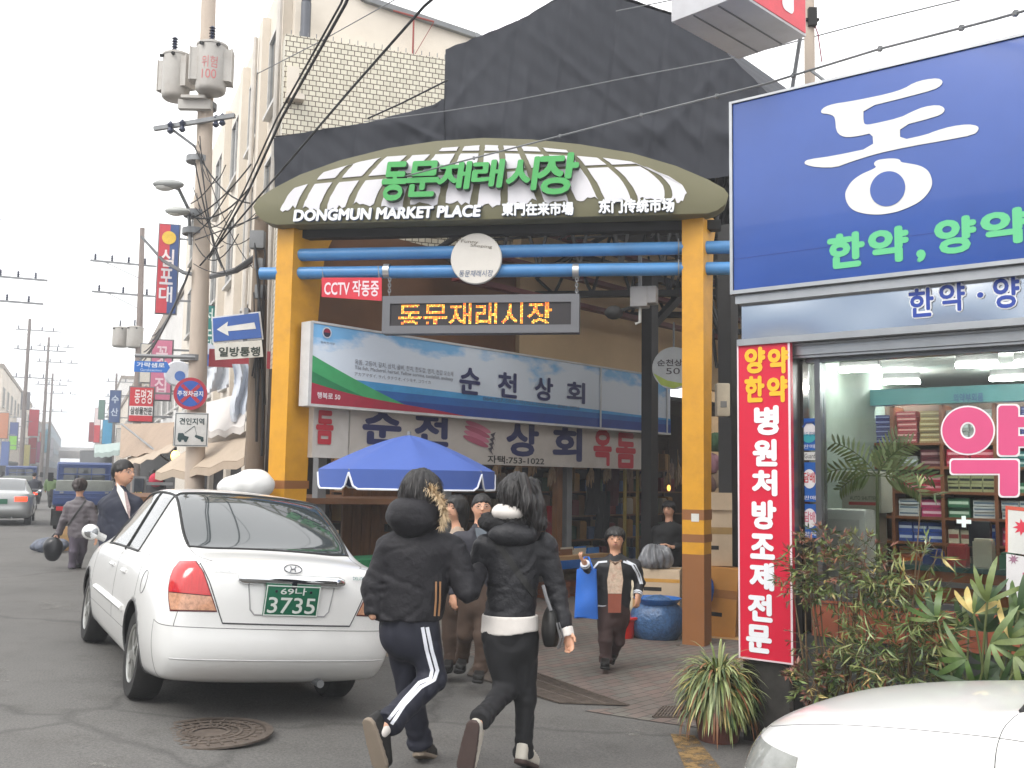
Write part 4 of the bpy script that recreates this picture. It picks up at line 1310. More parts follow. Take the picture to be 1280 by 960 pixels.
# ================================================================ BLACK TARPAULIN OVER THE ARCADE ROOF
M_TARP = mat('black_tarpaulin', (47, 49, 56), .75, var=.06, scale=1.2, bump=.25, bscale=3, spec=.3)
TZ = -1.5
def tl_(px, py): return loc(FG, px, py, TZ)
topP = [(343, 173), (400, 163), (470, 152), (545, 130), (555.5, 124), (557, 62), (600, 44), (660, 20), (690, 3), (712, -4), (768, -4), (800, 6), (840, 19), (862, 28), (878, 38), (900, 58), (920, 77), (945, 101), (965, 122), (985, 150), (1010, 170)]
botP = [(343, 252), (380, 250), (900, 222), (1010, 200)]
def interp(pts, x):
 for (x0, y0), (x1, y1) in zip(pts, pts[1:]):
  if x0 <= x <= x1:
   return y0 + (y1 - y0) * (x - x0) / max(1e-6, (x1 - x0))
 return pts[-1][1]
xs = sorted(set([p[0] for p in topP] + list(np.linspace(343, 1010, 300))))
NV = 60
def fold(x, v, yt, yb):
 y = yt + (yb - yt) * v
 d = .012 * math.sin(x * .045 + 2.2 * math.sin(y * .02)) + .012 * math.sin(x * .021 - y * .035)
 d += .06 * math.exp(-((y - (176 + .03 * (x - 600) - 18)) / 16) ** 2) * (math.sin(x * .06 + .02 * y) * .5 + .7)
 for cx, sl, w in ((600, .5, 8), (655, -.15, 9), (690, .2, 7), (540, .9, 8), (575, -.8, 7), (450, 1.6, 9), (420, 2.4, 9), (820, .9, 8), (870, -.9, 9), (930, -.4, 8), (900, .5, 7), (760, 1.2, 8)):
  u = (x - cx - sl * (y - 120)) / w
  d += .02 * math.exp(-u * u) * (.3 + .7 * math.sin(math.pi * min(1, max(0, v))))
 d += .006 * math.sin(x * .31 + .9 * math.sin(y * .05)) + .005 * math.sin(x * .17 - y * .23)
 d -= .012 * math.exp(-((((x + .12 * y) % 62) - 31) / 2.0) ** 2)
 return d
vs, fs = [], []
for x in xs:
 yt, yb = interp(topP, x), interp(botP, x)
 for j in range(NV + 1):
  v = j / NV
  y = yt + (yb - yt) * v
  p = tl_(x, y)
  vs.append(tuple(FG @ Vector((p[0], p[1], TZ + fold(x, v, yt, yb)))))
for i in range(len(xs) - 1):
 for j in range(NV):
  a = i * (NV + 1) + j
  fs.append((a, a + 1, a + NV + 2, a + NV + 1))
A_DIR = Vector((.668, .744, 0))
mb = MB().add(vs, fs, 0, True)
nb = []
for i, x in enumerate(xs):
 f = Vector(vs[i * (NV + 1)])
 nb.append(f)
L_ROOF = 15
rv, rf = [], []
for f in nb:
 for k in range(6):
  q = f + A_DIR * (L_ROOF * k / 5)
  rv.append((q.x, q.y, q.z + .05 * math.sin(k * 2 + f.x)))
for i in range(len(nb) - 1):
 for k in range(5):
  a = i * 6 + k
  rf.append((a, a + 1, a + 7, a + 6))
mb.add(rv, rf, 0, True)
tarp = tag(link('tarpaulin', mb.mesh('tarpaulin', M_TARP, recalc=False)), 'huge creased black tarpaulin draped over the peaked arcade roof behind the gate', 'tarpaulin')
# ================================================================ THE ALLEY: left-hand shop, steelwork, back walls
S0 = Vector((-2.67, 13.2, 0))
FSH = frame(S0, A_DIR)
def ls(px, py, dz=0): return loc(FSH, px, py, dz)
gS = gz(-2.67, 13.2)
M_BRWALL = mat('brown_stained_wall', (104, 70, 44), .85, var=.22, scale=1.2, dirt=(84, 58, 40), dirtamt=.5)
M_TANP = mat('tan_panel', (206, 178, 138), .8, var=.1, scale=1)
M_SHUT = mat('varnished_wood', (116, 78, 44), .5, var=.25, scale=2, stretch=(6, 1, 6))
shop = thing('market_shop', 'open fronted shop on the left of the alley under the sky blue sign', 'shop building', FSH)
zb = ls(440, 565)[1]
part('upper_wall', MB().box2((.1, 3.4, -.3), (4.2, 5.15, -.12)), M_BRWALL, shop, label='stained brown upper wall')
part('upper_wall', MB().box2((4.3, 3.6, -.3), (14, 6.2, -.12)), M_TANP, shop, label='pale tan panelled upper wall')
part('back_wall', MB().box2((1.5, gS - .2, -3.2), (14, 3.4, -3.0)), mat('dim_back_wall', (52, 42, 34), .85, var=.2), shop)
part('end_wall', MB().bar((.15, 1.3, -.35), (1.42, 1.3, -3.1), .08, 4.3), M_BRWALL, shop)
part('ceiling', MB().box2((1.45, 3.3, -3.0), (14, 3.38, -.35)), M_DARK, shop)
wd = MB()
a, b = ls(428, 640, -1.2)[0], ls(520, 640, -1.2)[0]
for k in range(8):
 x = a + (b - a) * k / 8
 wd.box2((x + .008, gS, -1.24), (x + (b - a) / 8 - .008, 2.15, -1.2))
part('wooden_shutter', wd, M_SHUT, shop)
part('latch_box', MB().box2((ls(480, 660, -1.2)[0], ls(480, 655, -1.2)[1] - .12, -1.195), (ls(497, 660, -1.2)[0], ls(480, 655, -1.2)[1], -1.12)), M_DARK, shop)
for px in (402, 560, 700, 712, 820):
 x = ls(px, 620, -.3)[0]
 part('column', MB().box2((x - .07, gS - .1, -.42), (x + .07, 3.3, -.3)), M_GREY if px != 700 else M_SHUT, shop)
x = ls(812, 620, .0)[0]
part('column', MB().tube([(x, gS - .2, 0), (x, 3.3, 0)], .13, 16), M_GREY, shop, label='round grey steel column')
for px, c in ((782, (150, 130, 60)), (798, (150, 130, 60))):
 x = ls(px, 640, -.2)[0]
 part('door_jamb', MB().box2((x - .03, gS, -.24), (x + .03, 2.3, -.2)), paint(c, .5), shop)
M_SKYP = bpy.data.materials.new('sky_print'); M_SKYP.use_nodes = True
nt = M_SKYP.node_tree; b = nt.nodes['Principled BSDF']; b.inputs['Roughness'].default_value = .45
tc = nt.nodes.new('ShaderNodeTexCoord'); n = nt.nodes.new('ShaderNodeTexNoise'); n.inputs['Scale'].default_value = 1.3; n.inputs['Detail'].default_value = 7; n.inputs['Roughness'].default_value = .55
mp = nt.nodes.new('ShaderNodeMapping'); mp.inputs['Scale'].default_value = (.8, 1.6, 1); nt.links.new(tc.outputs['Object'], mp.inputs[0]); nt.links.new(mp.outputs[0], n.inputs['Vector'])
sx = nt.nodes.new('ShaderNodeSeparateXYZ'); nt.links.new(tc.outputs['Object'], sx.inputs[0])
ad = nt.nodes.new('ShaderNodeMath'); ad.operation = 'MULTIPLY_ADD'; nt.links.new(sx.outputs['Y'], ad.inputs[0]); ad.inputs[1].default_value = -.55; ad.inputs[2].default_value = 2.05
a2 = nt.nodes.new('ShaderNodeMath'); a2.operation = 'ADD'; nt.links.new(ad.outputs[0], a2.inputs[0]); nt.links.new(n.outputs['Fac'], a2.inputs[1])
cr = nt.nodes.new('ShaderNodeValToRGB'); cr.color_ramp.elements[0].position = .56; cr.color_ramp.elements[0].color = lin((112, 172, 218)); cr.color_ramp.elements[1].position = .68; cr.color_ramp.elements[1].color = lin((206, 216, 228))
nt.links.new(a2.outputs[0], cr.inputs[0]); nt.links.new(cr.outputs[0], b.inputs['Base Color'])
DZ = .35
def lz(px, py): return loc(FSH, px, py, DZ)
sg = thing('shop_sign', 'long sky blue fascia sign with clouds, green and red swoosh and navy lettering', 'sign', FSH)
c1, c2, c3, c4 = lz(388, 502), lz(838, 543), lz(838, 474), lz(392, 403)
yb_, yt_ = (c1[1] + c2[1]) / 2, (c3[1] + c4[1]) / 2
x0, x1 = c1[0], c2[0]
part('panel', MB().box2((x0, yb_, DZ - .16), (x1, yt_, DZ)), M_SKYP, sg, bevel=.01)
part('edge_frame', MB().box2((x0 - .05, yb_ - .03, DZ - .18), (x0, yt_ + .02, DZ + .012)).box2((x0, yt_, DZ - .18), (x1, yt_ + .03, DZ + .012)).box2((x0, yb_ - .035, DZ - .18), (x1, yb_, DZ + .012)), paint((196, 196, 196), .4), sg)
H_ = yt_ - yb_
def curve(fa, fb, n=24, xa=0.0, xb=1.0):
 lo_ = [(x0 + (x1 - x0) * (xa + (xb - xa) * i / n), yb_ + H_ * fa(xa + (xb - xa) * i / n)) for i in range(n + 1)]
 hi_ = [(x0 + (x1 - x0) * (xa + (xb - xa) * i / n), yb_ + H_ * fb(xa + (xb - xa) * i / n)) for i in range(n + 1)]
 return lo_ + hi_[::-1]
part('print_band', MB().prism(curve(lambda u: 0.0, lambda u: .36 - .1 * u), DZ + .0015, DZ + .003), paint((64, 150, 205), .45), sg)
part('print_band', MB().prism(curve(lambda u: 0.0, lambda u: .25 - .02 * u), DZ + .0035, DZ + .005), paint((30, 96, 168), .45), sg)
part('print_band', MB().prism(curve(lambda u: 0.0, lambda u: .13 + .02 * u), DZ + .0055, DZ + .007), paint((24, 62, 140), .45), sg)
part('swoosh', MB().prism(curve(lambda u: 0.0, lambda u: .60 * max(0, 1 - u / .24) ** 1.2, xb=.24), DZ + .008, DZ + .0095), paint((60, 160, 100), .45), sg)
part('swoosh', MB().prism(curve(lambda u: 0.0, lambda u: .40 * max(0, 1 - u / .20) ** 1.4, xb=.20), DZ + .010, DZ + .0115), paint((30, 122, 78), .45), sg)
part('swoosh', MB().prism(curve(lambda u: 0.0, lambda u: .26 * max(0, 1 - u / .34) ** 1.1 * (1 - .2 * math.sin(u * 12)), xb=.34), DZ + .012, DZ + .0135), paint((160, 36, 62), .45), sg)
def slet(body, pxa, pya, pxb, pyb, col, bold=.03, z=.015, wdt=None):
 a, b = lz(pxa, pya), lz(pxb, pyb)
 lettering(sg, body, (min(a[0], b[0]), max(a[0], b[0]), a[1] if a[1] < b[1] else b[1], max(a[1], b[1])), paint(col, .5, var=0), z=DZ + z, bold=bold)
NAVY = (32, 38, 92)
def sbox(body, pxl, pxr, pytop, pybot, col=NAVY, bold=.03):
 """letters between two picture columns, top and bottom measured at the left one"""
 xa, xb = lz(pxl, 450)[0], lz(pxr, 450)[0]
 ya, yb2 = lz(pxl, pytop)[1], lz(pxl, pybot)[1]
 lettering(sg, body, (xa, xb, yb2, ya), paint(col, .5, var=0), z=DZ + .015, bold=bold)
sbox('순', 574, 600, 458, 492); sbox('천', 622, 646, 464, 496); sbox('상', 668, 691, 470, 500); sbox('회', 708, 731, 476, 503)
sbox('064)757-5926/자)753-1022/010-8001-5926', 604, 724, 495, 502, (70, 70, 100), 0)
sbox('옥돔, 고등어, 갈치, 삼치, 굴비, 한치, 한도갑, 염치, 전갑 오소재', 443, 566, 449, 456, (70, 70, 90), 0)
sbox('Tile fish, Mackerel, hairtail, Yellow corvina, cuttlefish, anchovy', 443, 566, 457, 463, (70, 70, 90), 0)
sbox('アカアマダイ, サバ, タチウオ, イシモチ, コウイカ', 443, 538, 465, 470, (70, 70, 90), 0)
sbox('행복로 50', 397, 426, 490, 498, (225, 215, 220), .02)
c = lz(408, 416)
part('emblem', MB().lathe([(.075, DZ + .012), (.075, DZ + .014)], 24, M=Matrix.Translation((c[0], c[1], 0))), paint((206, 210, 220), .5), sg)
part('emblem', MB().lathe([(.058, DZ + .0145), (.058, DZ + .0165)], 24, M=Matrix.Translation((c[0], c[1], 0))), paint((40, 40, 66), .5), sg)
part('emblem', MB().prism([(c[0] + .052 * math.cos(a_), c[1] + .052 * math.sin(a_)) for a_ in [math.pi * i / 12 for i in range(13)]], DZ + .017, DZ + .019), paint((150, 44, 66), .5), sg)
sbox('행복한시장', 399, 417, 426, 429, (60, 60, 80), 0)
for px in (750, 833):
 xx = lz(px, 500)[0]
 part('joint', MB().box2((xx - .02, yb_, DZ + .012), (xx + .02, yt_, DZ + .022)), paint((190, 195, 200), .4), sg)
wsn = thing('shop_sign', 'older white shop board with big navy and red lettering under the sky blue sign', 'sign', FSH)
D2 = .12
def l2(px, py): return loc(FSH, px, py, D2)
xa, xb, xc = l2(378, 540)[0], l2(437, 540)[0], l2(812, 560)[0]
yb2 = (l2(440, 565)[1] + l2(790, 594)[1]) / 2
yt2 = yb_ + .1
part('board', MB().box2((l2(391, 540)[0], yb2 + .02, D2 - .1), (xb - .02, yt2, D2)), mat('white_board', (196, 192, 188), .5, var=.06, dirt=(140, 128, 116), dirtamt=.25), wsn)
part('board', MB().box2((xb, yb2, D2 - .1), (xc, yt2, D2 + .01)), mat('white_board', (190, 184, 178), .5, var=.06, dirt=(140, 128, 116), dirtamt=.25), wsn)
def wlet(body, pxl, pxr, pytop, pybot, col, bold=.04):
 x_, X_ = l2(pxl, 540)[0], l2(pxr, 540)[0]
 lettering(wsn, body, (x_, X_, l2(pxl, pybot)[1], l2(pxl, pytop)[1]), paint(col, .5, var=0), z=D2 + .015, bold=bold)
RED = (180, 44, 60)
wlet('돔', 394, 416, 512, 555, RED); wlet('순', 452, 501, 508, 555, NAVY); wlet('천', 517, 560, 513, 557, NAVY)
wlet('상', 632, 673, 526, 570, NAVY); wlet('회', 690, 727, 532, 576, NAVY); wlet('옥', 741, 764, 536, 582, RED); wlet('돔', 769, 794, 540, 585, RED)
wlet('자택:753-1022', 609, 680, 569, 579, (40, 40, 40), .02)
fm = MB()
c = l2(598, 542)
for k in range(4):
 cx, cy = c[0] - .02 * k, c[1] + .1 - k * .075
 pts = []
 for i in range(17):
  a_ = 2 * math.pi * i / 16
  pts.append((cx + .3 * math.cos(a_) * (1 if math.cos(a_) < 0 else .9), cy + .048 * math.sin(a_) - .12 * math.cos(a_) * .6))
 fm.prism(pts[:-1], D2 + .012 + .003 * k, D2 + .014 + .003 * k, mi=k % 2)
 fm.prism([(cx + .26, cy - .1), (cx + .38, cy - .06), (cx + .34, cy - .13), (cx + .38, cy - .2)], D2 + .012 + .003 * k, D2 + .014 + .003 * k, mi=2)
part('fish_print', fm, [paint((196, 116, 140), .5), paint((170, 84, 110), .5), paint((70, 64, 76), .5)], wsn)
FRS = frame(at(842, 460, 15.8), (.97, -.24))
t = thing('round_sign', 'round white hanging shop sign half hidden by the right gate post', 'sign', FRS)
r_ = .34
part('disc', MB().lathe([(r_, -.05), (r_, 0)], 36), paint((190, 194, 196), .4), t)
part('swoosh', MB().prism([(-r_ * .95, -.08), (-.1, -.2), (.2, -.26), (0, -r_ * .97), (-.2, -.27)], .002, .004), paint((170, 190, 80), .5), t)
lettering(t, '순천상회', (-.26, .26, .03, .14), paint((60, 50, 60), .5, var=0), z=.006, bold=.02)
lettering(t, '50', (-.12, .1, -.1, .0), paint((60, 50, 60), .5, var=0), z=.006, bold=.0)
part('bracket', MB().tube([(0, r_, -.02), (0, r_ + .4, -.02)], .015, 6), M_STEEL, t)
M_MAR = mat('maroon_steel', (96, 34, 34), .5, var=.12)
M_BLK = mat('black_steel', (34, 32, 31), .5, var=.15)
bm_ = thing('arcade_steelwork', 'black steel trusses and maroon rails carrying the arcade roof behind the gate', 'steelwork', FSH)
for (z, dz, r_) in ((5.05, .5, .07), (4.6, .45, .06), (5.6, .7, .05)):
 part('rail', MB().bar((2.2, z, dz), (15, z, dz), .08, .16), M_MAR, bm_)
for (z, dz) in ((5.5, .3), (5.5, 6.0)):
 part('rail', MB().bar((4.5, z, dz), (15, z, dz), .12, .16), M_BLK, bm_)
iG = FSH.inverted() @ FG
def truss(back, zbot=4.78, rise=1.3, nw=10):
 m_ = MB()
 a0, b0_ = (-4.9 + back * .55, .9 + back * .7)
 P_ = lambda s, z: iG @ Vector((a0 + (b0_ - a0) * s, z, -back))
 ch = [P_(i / nw, zbot + .3 + rise * math.sin(math.pi * i / nw)) for i in range(nw + 1)]
 m_.tube(ch, .05, 8)
 m_.bar(P_(0, zbot), P_(1, zbot), .1, .14)
 for i in range(nw):
  p = P_((i + .5) / nw, zbot)
  m_.tube([ch[i], p], .028, 6).tube([p, ch[i + 1]], .028, 6)
 return m_
def truss_old(x, zbot=5.3, span=(.1, 5.8), rise=1.5, nw=9):
 m_ = MB()
 a, b = span
 ch = []
 for i in range(nw + 1):
  f = i / nw
  ch.append((x, zbot + .35 + rise * math.sin(math.pi * f), a + (b - a) * f))
 m_.tube(ch, .05, 8)
 m_.bar((x, zbot, a), (x, zbot, b), .1, .14)
 for i in range(nw):
  f = (i + .5) / nw
  p = (x, zbot, a + (b - a) * f)
  m_.tube([ch[i], p], .028, 6).tube([p, ch[i + 1]], .028, 6)
 return m_
for k in range(5):
 part('truss', truss(2.2 + k * 2.2), M_BLK, bm_)
brc = MB()
for k in range(4):
 for j in range(4):
  b_0 = 2.2 + k * 2.2
  def bp_(s, back, z): return iG @ Vector((-4.9 + back * .55 + (5.8 + back * .15) * s, z, -back))
  s0 = .1 + j * .22
  brc.tube([bp_(s0, b_0, 5.2), bp_(s0 + .2, b_0 + 2.2, 5.9)], .022, 6).tube([bp_(s0 + .2, b_0, 5.2), bp_(s0, b_0 + 2.2, 5.9)], .022, 6)
part('bracing', brc, M_BLK, bm_)
for px, Y in ((812, 16.6), (911, 13.6)):
 a = at(px, 600, Y)
 p = FSH.inverted() @ Vector((a.x, a.y, 0))
 part('column', MB().bar((p.x, gS - .3, p.z), (p.x, 5.2, p.z), .2, .2, up=(1, 0, 0)), M_BLK, bm_)
 part('strut', MB().bar((p.x, 4.2, p.z), (p.x + .7, 5.2, p.z - .6), .12, .12).bar((p.x, 4.2, p.z), (p.x + 1.0, 5.2, p.z + .3), .12, .12), M_BLK, bm_)
lat = MB()
for k in range(7):
 a, b = at(846 + k * 14, 285 - 6 * (k % 2), 14.2), at(868 + k * 14, 500 - 20 * (k % 3), 14.6)
 p, q = FSH.inverted() @ a, FSH.inverted() @ b
 lat.tube([p, q], .025, 6)
 a, b = at(900 - k * 12, 205 + 5 * k, 14.2), at(870 + k * 8, 345 + 20 * k, 14.6)
 p, q = FSH.inverted() @ a, FSH.inverted() @ b
 lat.tube([p, q], .025, 6)
part('lattice', lat, M_BLK, bm_)
alley = thing('alley_building', 'tan panelled building closing the view along the right side of the alley', 'building', FSH)
part('wall', MB().box2((4.0, gS - .3, 6.6), (16, 4.9, 6.9)), M_TANP, alley)
part('end_wall', MB().box2((15.5, gS - .3, -4), (15.8, 5.2, 12)), mat('tan_end_wall', (172, 146, 112), .8, var=.12), alley)
part('shop_shade_slab', MB().box2((3.4, gS - .3, 6.45), (15, 2.6, 6.59)), M_DARK, alley)  # closed dark slab, its colour stands for the shade inside the shops
a = at(800, 372, 12.6)
t = thing('security_camera', 'grey camera housing box hanging on a rod under the blue pipes', 'camera', frame(a, (.95, -.3)))
part('rod', MB().tube([(0, .1, 0), (0, .62, 0)], .025, 8), M_STEEL, t)
part('housing', MB().box((-.0, 0, 0), (.22, .26, .22)).box((.16, .02, 0), (.12, .22, .2)), mat('camera_grey', (150, 148, 148), .4), t, bevel=.012)
part('lens', MB().ball((-.32, -.2, .1), (.12, .09, .1), 14).tube([(0, -.1, 0), (-.28, -.18, .05)], .025, 6), M_DARK, t)
part('cable_stub', MB().tube([(.0, -.13, 0), (0, -.32, 0), (-.06, -.34, 0)], .02, 6), paint((180, 180, 176), .5), t)
M_CARD = mat('brown_cardboard', (172, 136, 92), .85, var=.12, scale=3)
M_CARDP = mat('pale_cardboard', (196, 176, 150), .85, var=.1, scale=3)
M_STYRO = paint((205, 205, 202), .7)
def carton(c, s, rz, m, label, flap=False, tape=None, group=None, name='cardboard_box', tilt=0):
 F = Matrix.Translation(Vector(c)) @ Matrix.Rotation(rz, 4, 'Z') @ Matrix.Rotation(tilt, 4, 'Y')
 t = thing(name, label, 'box', F, group)
 part('carton', MB().box((0, 0, s[2] / 2), s), m, t, bevel=.006)
 part('tape', MB().box((0, 0, s[2] + .0015), (s[0] * 1.004, .06, .003)).box((0, -s[1] / 2 - .0015, s[2] * .62), (s[0], .003, s[2] * .12)), paint(tape or (160, 130, 80), .4), t)
 hs = MB()
 hs.box((-s[0] * .1, -s[1] / 2 - .001, s[2] * .32), (s[0] * .4, .002, .05))
 part('print', hs, M_DARK, t)
 if flap:
  part('flap', MB().box((0, -s[1] / 2 - .03, s[2] + .1), (s[0], .012, .22)), m, t)
 return t
sx_ = lambda px, dz: ls(px, 640, dz)[0]
for k, (px, dz, h0, s, col, lb) in enumerate([(392, -.5, .0, (.5, .5, .45), M_CARD, 'brown carton at the bottom of the stack behind the yellow post'),
(392, -.5, .46, (.46, .46, .35), M_STYRO, 'white foam box in the stack behind the yellow post'),
(394, -.5, .82, (.48, .46, .3), M_CARDP, 'pale carton topping the stack behind the yellow post')]):
 p = FSH @ Vector((sx_(px, dz), 0, dz))
 carton((p.x, p.y, gS + h0), s, R(48), col, lb)
def table(px, dz, L, dpt, h, m, label, crate=None):
 p = FSH @ Vector((sx_(px, dz), gz(*(FSH @ Vector((sx_(px, dz), 0, dz))).to_2d()), dz))
 F = FSH.copy(); F.translation = p
 t = thing('display_table', label, 'table', F)
 part('table_top', MB().box2((0, h - .06, -dpt), (L, h, 0)), m, t)
 part('side_board', MB().box2((0, h - .2, -.02), (L, h - .061, .01)), paint((34, 96, 170), .5), t)
 for x in (.05, L - .05):
  for z in (-dpt + .05, -.06):
   part('leg', MB().box2((x - .03, 0, z - .03), (x + .03, h - .06, z + .03)), M_WOOD, t)
 return t, F
t, F = table(655, .5, 2.3, .8, .72, M_CARD, 'low blue edged display table behind the girl with wooden top')
random.seed(31)
for k in range(6):
 c = [(150, 110, 60), (40, 110, 180), (170, 130, 80), (120, 80, 50), (190, 180, 160), (40, 110, 180)][k]
 o = solo('fish_tray', MB().box2((0, 0, -.3), (.32, .04, 0)).box2((0, .04, -.3), (.32, .1, -.28)).box2((0, .04, -.02), (.32, .1, 0)), paint(c, .5), ['ochre', 'blue', 'light brown', 'dark brown', 'cream', 'second blue'][k] + ' tray on the blue edged display table', 'tray')
 o.matrix_world = F @ Matrix.Translation((.05 + k * .37, .72, -.2))
t, F = table(452, .6, 1.3, .7, .8, paint((30, 100, 66), .6), 'green covered table behind the taxi boot')
part('cover', MB().box2((-.02, .3, .012), (1.32, .81, .03)), paint((28, 120, 74), .6), t)
for k, (px, c, lb) in enumerate(((690, (128, 72, 40), 'stack of wooden boards under the blue edged table, left pile'), (722, (140, 84, 48), 'stack of wooden boards under the blue edged table, right pile'))):
 p = FSH @ Vector((sx_(px, .4), 0, .4))
 o = solo('board_stack', MB().box2((0, 0, -.3), (.5, .1, 0)).box2((.02, .11, -.3), (.48, .2, 0)).box2((.0, .21, -.3), (.5, .3, 0)), paint(c, .7), lb, 'boards')
 F2 = FSH.copy(); F2.translation = Vector((p.x, p.y, gz(p.x, p.y) + .01)); o.matrix_world = F2
random.seed(14)
names = [('red jacket', (160, 24, 34)), ('dark coat', (30, 28, 34)), ('maroon coat', (76, 26, 34)), ('black trousers', (26, 26, 28)), ('brown apron', (84, 56, 36))]
for k, (nm, c) in enumerate(names):
 px = (688, 738, 762, 750, 660)[k]; py = (660, 610, 600, 640, 640)[k]
 a = Vector(loc(FSH, px, py, -.8) + (-.8,))
 pts = [(-.2, -.5), (.2, -.5), (.24, .1), (.16, .36), (.05, .42), (-.05, .42), (-.16, .36), (-.24, .1)]
 t = thing('hanging_garment', nm + ' hanging in the dark depth of the shop', 'clothes', FSH @ Matrix.Translation(a))
 part('cloth', MB().grid(lambda u, v: ((u - .5) * (.36 + .12 * v) , .4 - .9 * v, .06 * math.sin(u * 14 + 3 * v) + .05), 14, 10), paint(c, .8), t)
 part('hook', MB().tube([(0, .4, .05), (0, .52, .05), (.04, .55, .05)], .008, 5), M_STEEL, t)
for k, (px, py, dz) in enumerate(((745, 520, .3), (763, 580, -.2))):
 a = Vector(loc(FSH, px, 540, dz) + (dz,))
for k, (px, py, Y, lb) in enumerate(((836, 610, 18.5, 'small amber bulb glowing deep in the alley by the dark coated woman'),)):
 a = at(px, py, Y)
 t = thing('light_bulb', lb, 'light bulb', a)
 part('glass', MB().ball((0, 0, 0), (.035, .035, .06), 12), mat('amber_bulb', (255, 190, 90), .3, emit=1.2, var=0), t)
 part('flex', MB().tube([(0, 0, .06), (0, 0, .9)], .006, 5), M_DARK, t)
def sack_fn(c, r, h, seed, cr=.02, fr=9):
 def fn(P):
  q = P - np.array(c)
  ang = np.arctan2(q[..., 1], q[..., 0])
  d = ell(P, (c[0], c[1], c[2] + h * .48), (r[0], r[1], h * .56))
  d = d + cr * np.sin(ang * fr + 4 * q[..., 2] / h + seed) * .6 + cr * wob(P, 16, seed)
  return np.maximum(d, -(P[..., 2] - c[2] - .005))
 return fn
def sack(name, base, r, h, m, label, cat, cr=.02, fr=9, seed=1, mouth=None):
 b = Vector(base)
 o = net_obj(name, sack_fn((0, 0, 0), r, h, seed, cr, fr), (-r[0] * 1.3, -r[1] * 1.3, -.02), (r[0] * 1.3, r[1] * 1.3, h * 1.25), .014, m)
 o.location = b
 return tag(o, label, cat)
random.seed(41)
bh_ = thing('dried_fish_bundle', 'string of dried fish hanging under the white shop board', 'dried fish')
part('string', MB().tube([(0, 0, 0), (0, -.35, 0)], .004, 5), M_CARD, bh_)
fb = MB()
for k in range(7):
 a = k * .9
 fb.tube([(0, -.25 - .02 * k, 0), (.05 * math.cos(a), -.38 - .02 * k, .05 * math.sin(a)), (.07 * math.cos(a), -.55 - .02 * k, .07 * math.sin(a))], [.008, .028, .006], 6)
part('fish', fb, mat('dried_fish', (148, 122, 92), .5, var=.3, scale=12), bh_)
hb_ = thing('hanging_packet', 'clear packet of goods hanging in a row under the white shop board', 'packet')
part('packet', MB().grid(lambda u, v: ((u - .5) * .2, -.1 - .32 * v, .03 * math.sin(math.pi * u) * math.sin(math.pi * v) + .004 * math.sin(17 * u + 9 * v)), 8, 8), mat('packet_plastic', (120, 104, 96), .25, var=.5, scale=9), hb_)
part('hook', MB().tube([(0, 0, 0), (0, -.1, 0)], .004, 5), M_STEEL, hb_)
n1 = n2 = 0
for k in range(30):
 x = 2.6 + k * .28 + random.uniform(-.05, .05)
 pr_ = bh_ if k % 3 else hb_
 o = pr_ if (k % 3 and n1 == 0) or (k % 3 == 0 and n2 == 0) else copy_tree(pr_)
 n1 += k % 3 > 0; n2 += k % 3 == 0
 o['group'] = 'dried fish strings under the shop board' if k % 3 else 'packets hung under the shop board'
 o.matrix_world = FSH @ Matrix.Translation((x, 2.2 + random.uniform(-.1, .12), -.25 - random.uniform(0, .5))) @ Matrix.Rotation(random.uniform(-.6, .6), 4, 'Y')
bsx = thing('goods_shelf', 'tall dark shelves stacked with goods along the back of the alley shop', 'shelves', FSH)
for r_ in range(5):
 part('shelf_board', MB().box2((2.4, gS + .1 + .5 * r_, -2.6), (12.5, gS + .13 + .5 * r_, -2.1)), M_WOOD, bsx)
for k in range(8):
 part('upright', MB().box2((2.4 + k * 1.43, gS - .1, -2.62), (2.45 + k * 1.43, 2.4, -2.58)), M_WOOD, bsx)
gp_ = {}
gc = [('maroon', (110, 40, 40)), ('ochre', (150, 112, 56)), ('dark green', (50, 78, 54)), ('cream', (170, 160, 140)), ('dull blue', (60, 84, 120)), ('brown', (104, 74, 50))]
for r_ in range(5):
 x = 2.5
 while x < 12.2:
  w_ = random.uniform(.16, .34)
  nm, c = random.choice(gc)
  h_ = {'maroon': .3, 'ochre': .36, 'dark green': .26, 'cream': .33, 'dull blue': .22, 'brown': .4}[nm]
  if nm not in gp_:
   o = solo('goods_packet', MB().box2((-.1, 0, -.3), (.1, h_, 0)).box2((-.09, h_, -.28), (.09, h_ + .02, -.02)).box2((-.07, h_ * .4, .001), (.07, h_ * .7, .004)), paint(c, .6, var=.2), nm + ' packet standing on the dim back shelves of the alley shop', 'packet', nm + ' packets on the back shelves')
   gp_[nm] = o
  else:
   o = copy_tree(gp_[nm])
  o.matrix_world = FSH @ Matrix.Translation((x, gS + .132 + .5 * r_, -2.15 - random.uniform(0, .1))) @ Matrix.Rotation(random.uniform(-.1, .1), 4, 'Y')
  x += w_ + .06
for k, (px, py, c, lb) in enumerate(((640, 760, (96, 84, 66), 'brown sack slumped in shade left of the blue edged table'), (556, 742, (70, 74, 84), 'dark grey sack on the floor behind the facing man'), (713, 742, (120, 96, 60), 'tan sack in the shade behind the blue carrier bag'), (808, 745, (60, 58, 60), 'charcoal sack by the foot of the grey column'))):
 p = FSH @ Vector((ls(px, 640, -.2)[0], 0, -.2))
 sack('sack', (p.x, p.y, gz(p.x, p.y)), (.26, .24), .5, mat('sack_cloth', c, .8, var=.25, scale=9, bump=.3), lb, 'sack', .014, 5, k + 2)
def ground_pt(px, py): return gr(px, py)
g = at(822, 800, 13.6); gz0 = gz(g.x, g.y)
carton((g.x + .0, g.y + .1, gz0), (.62, .5, .43), R(-10), M_CARD, 'orange brown carton with dark print under the pale one beside the right post', tape=(150, 110, 60))
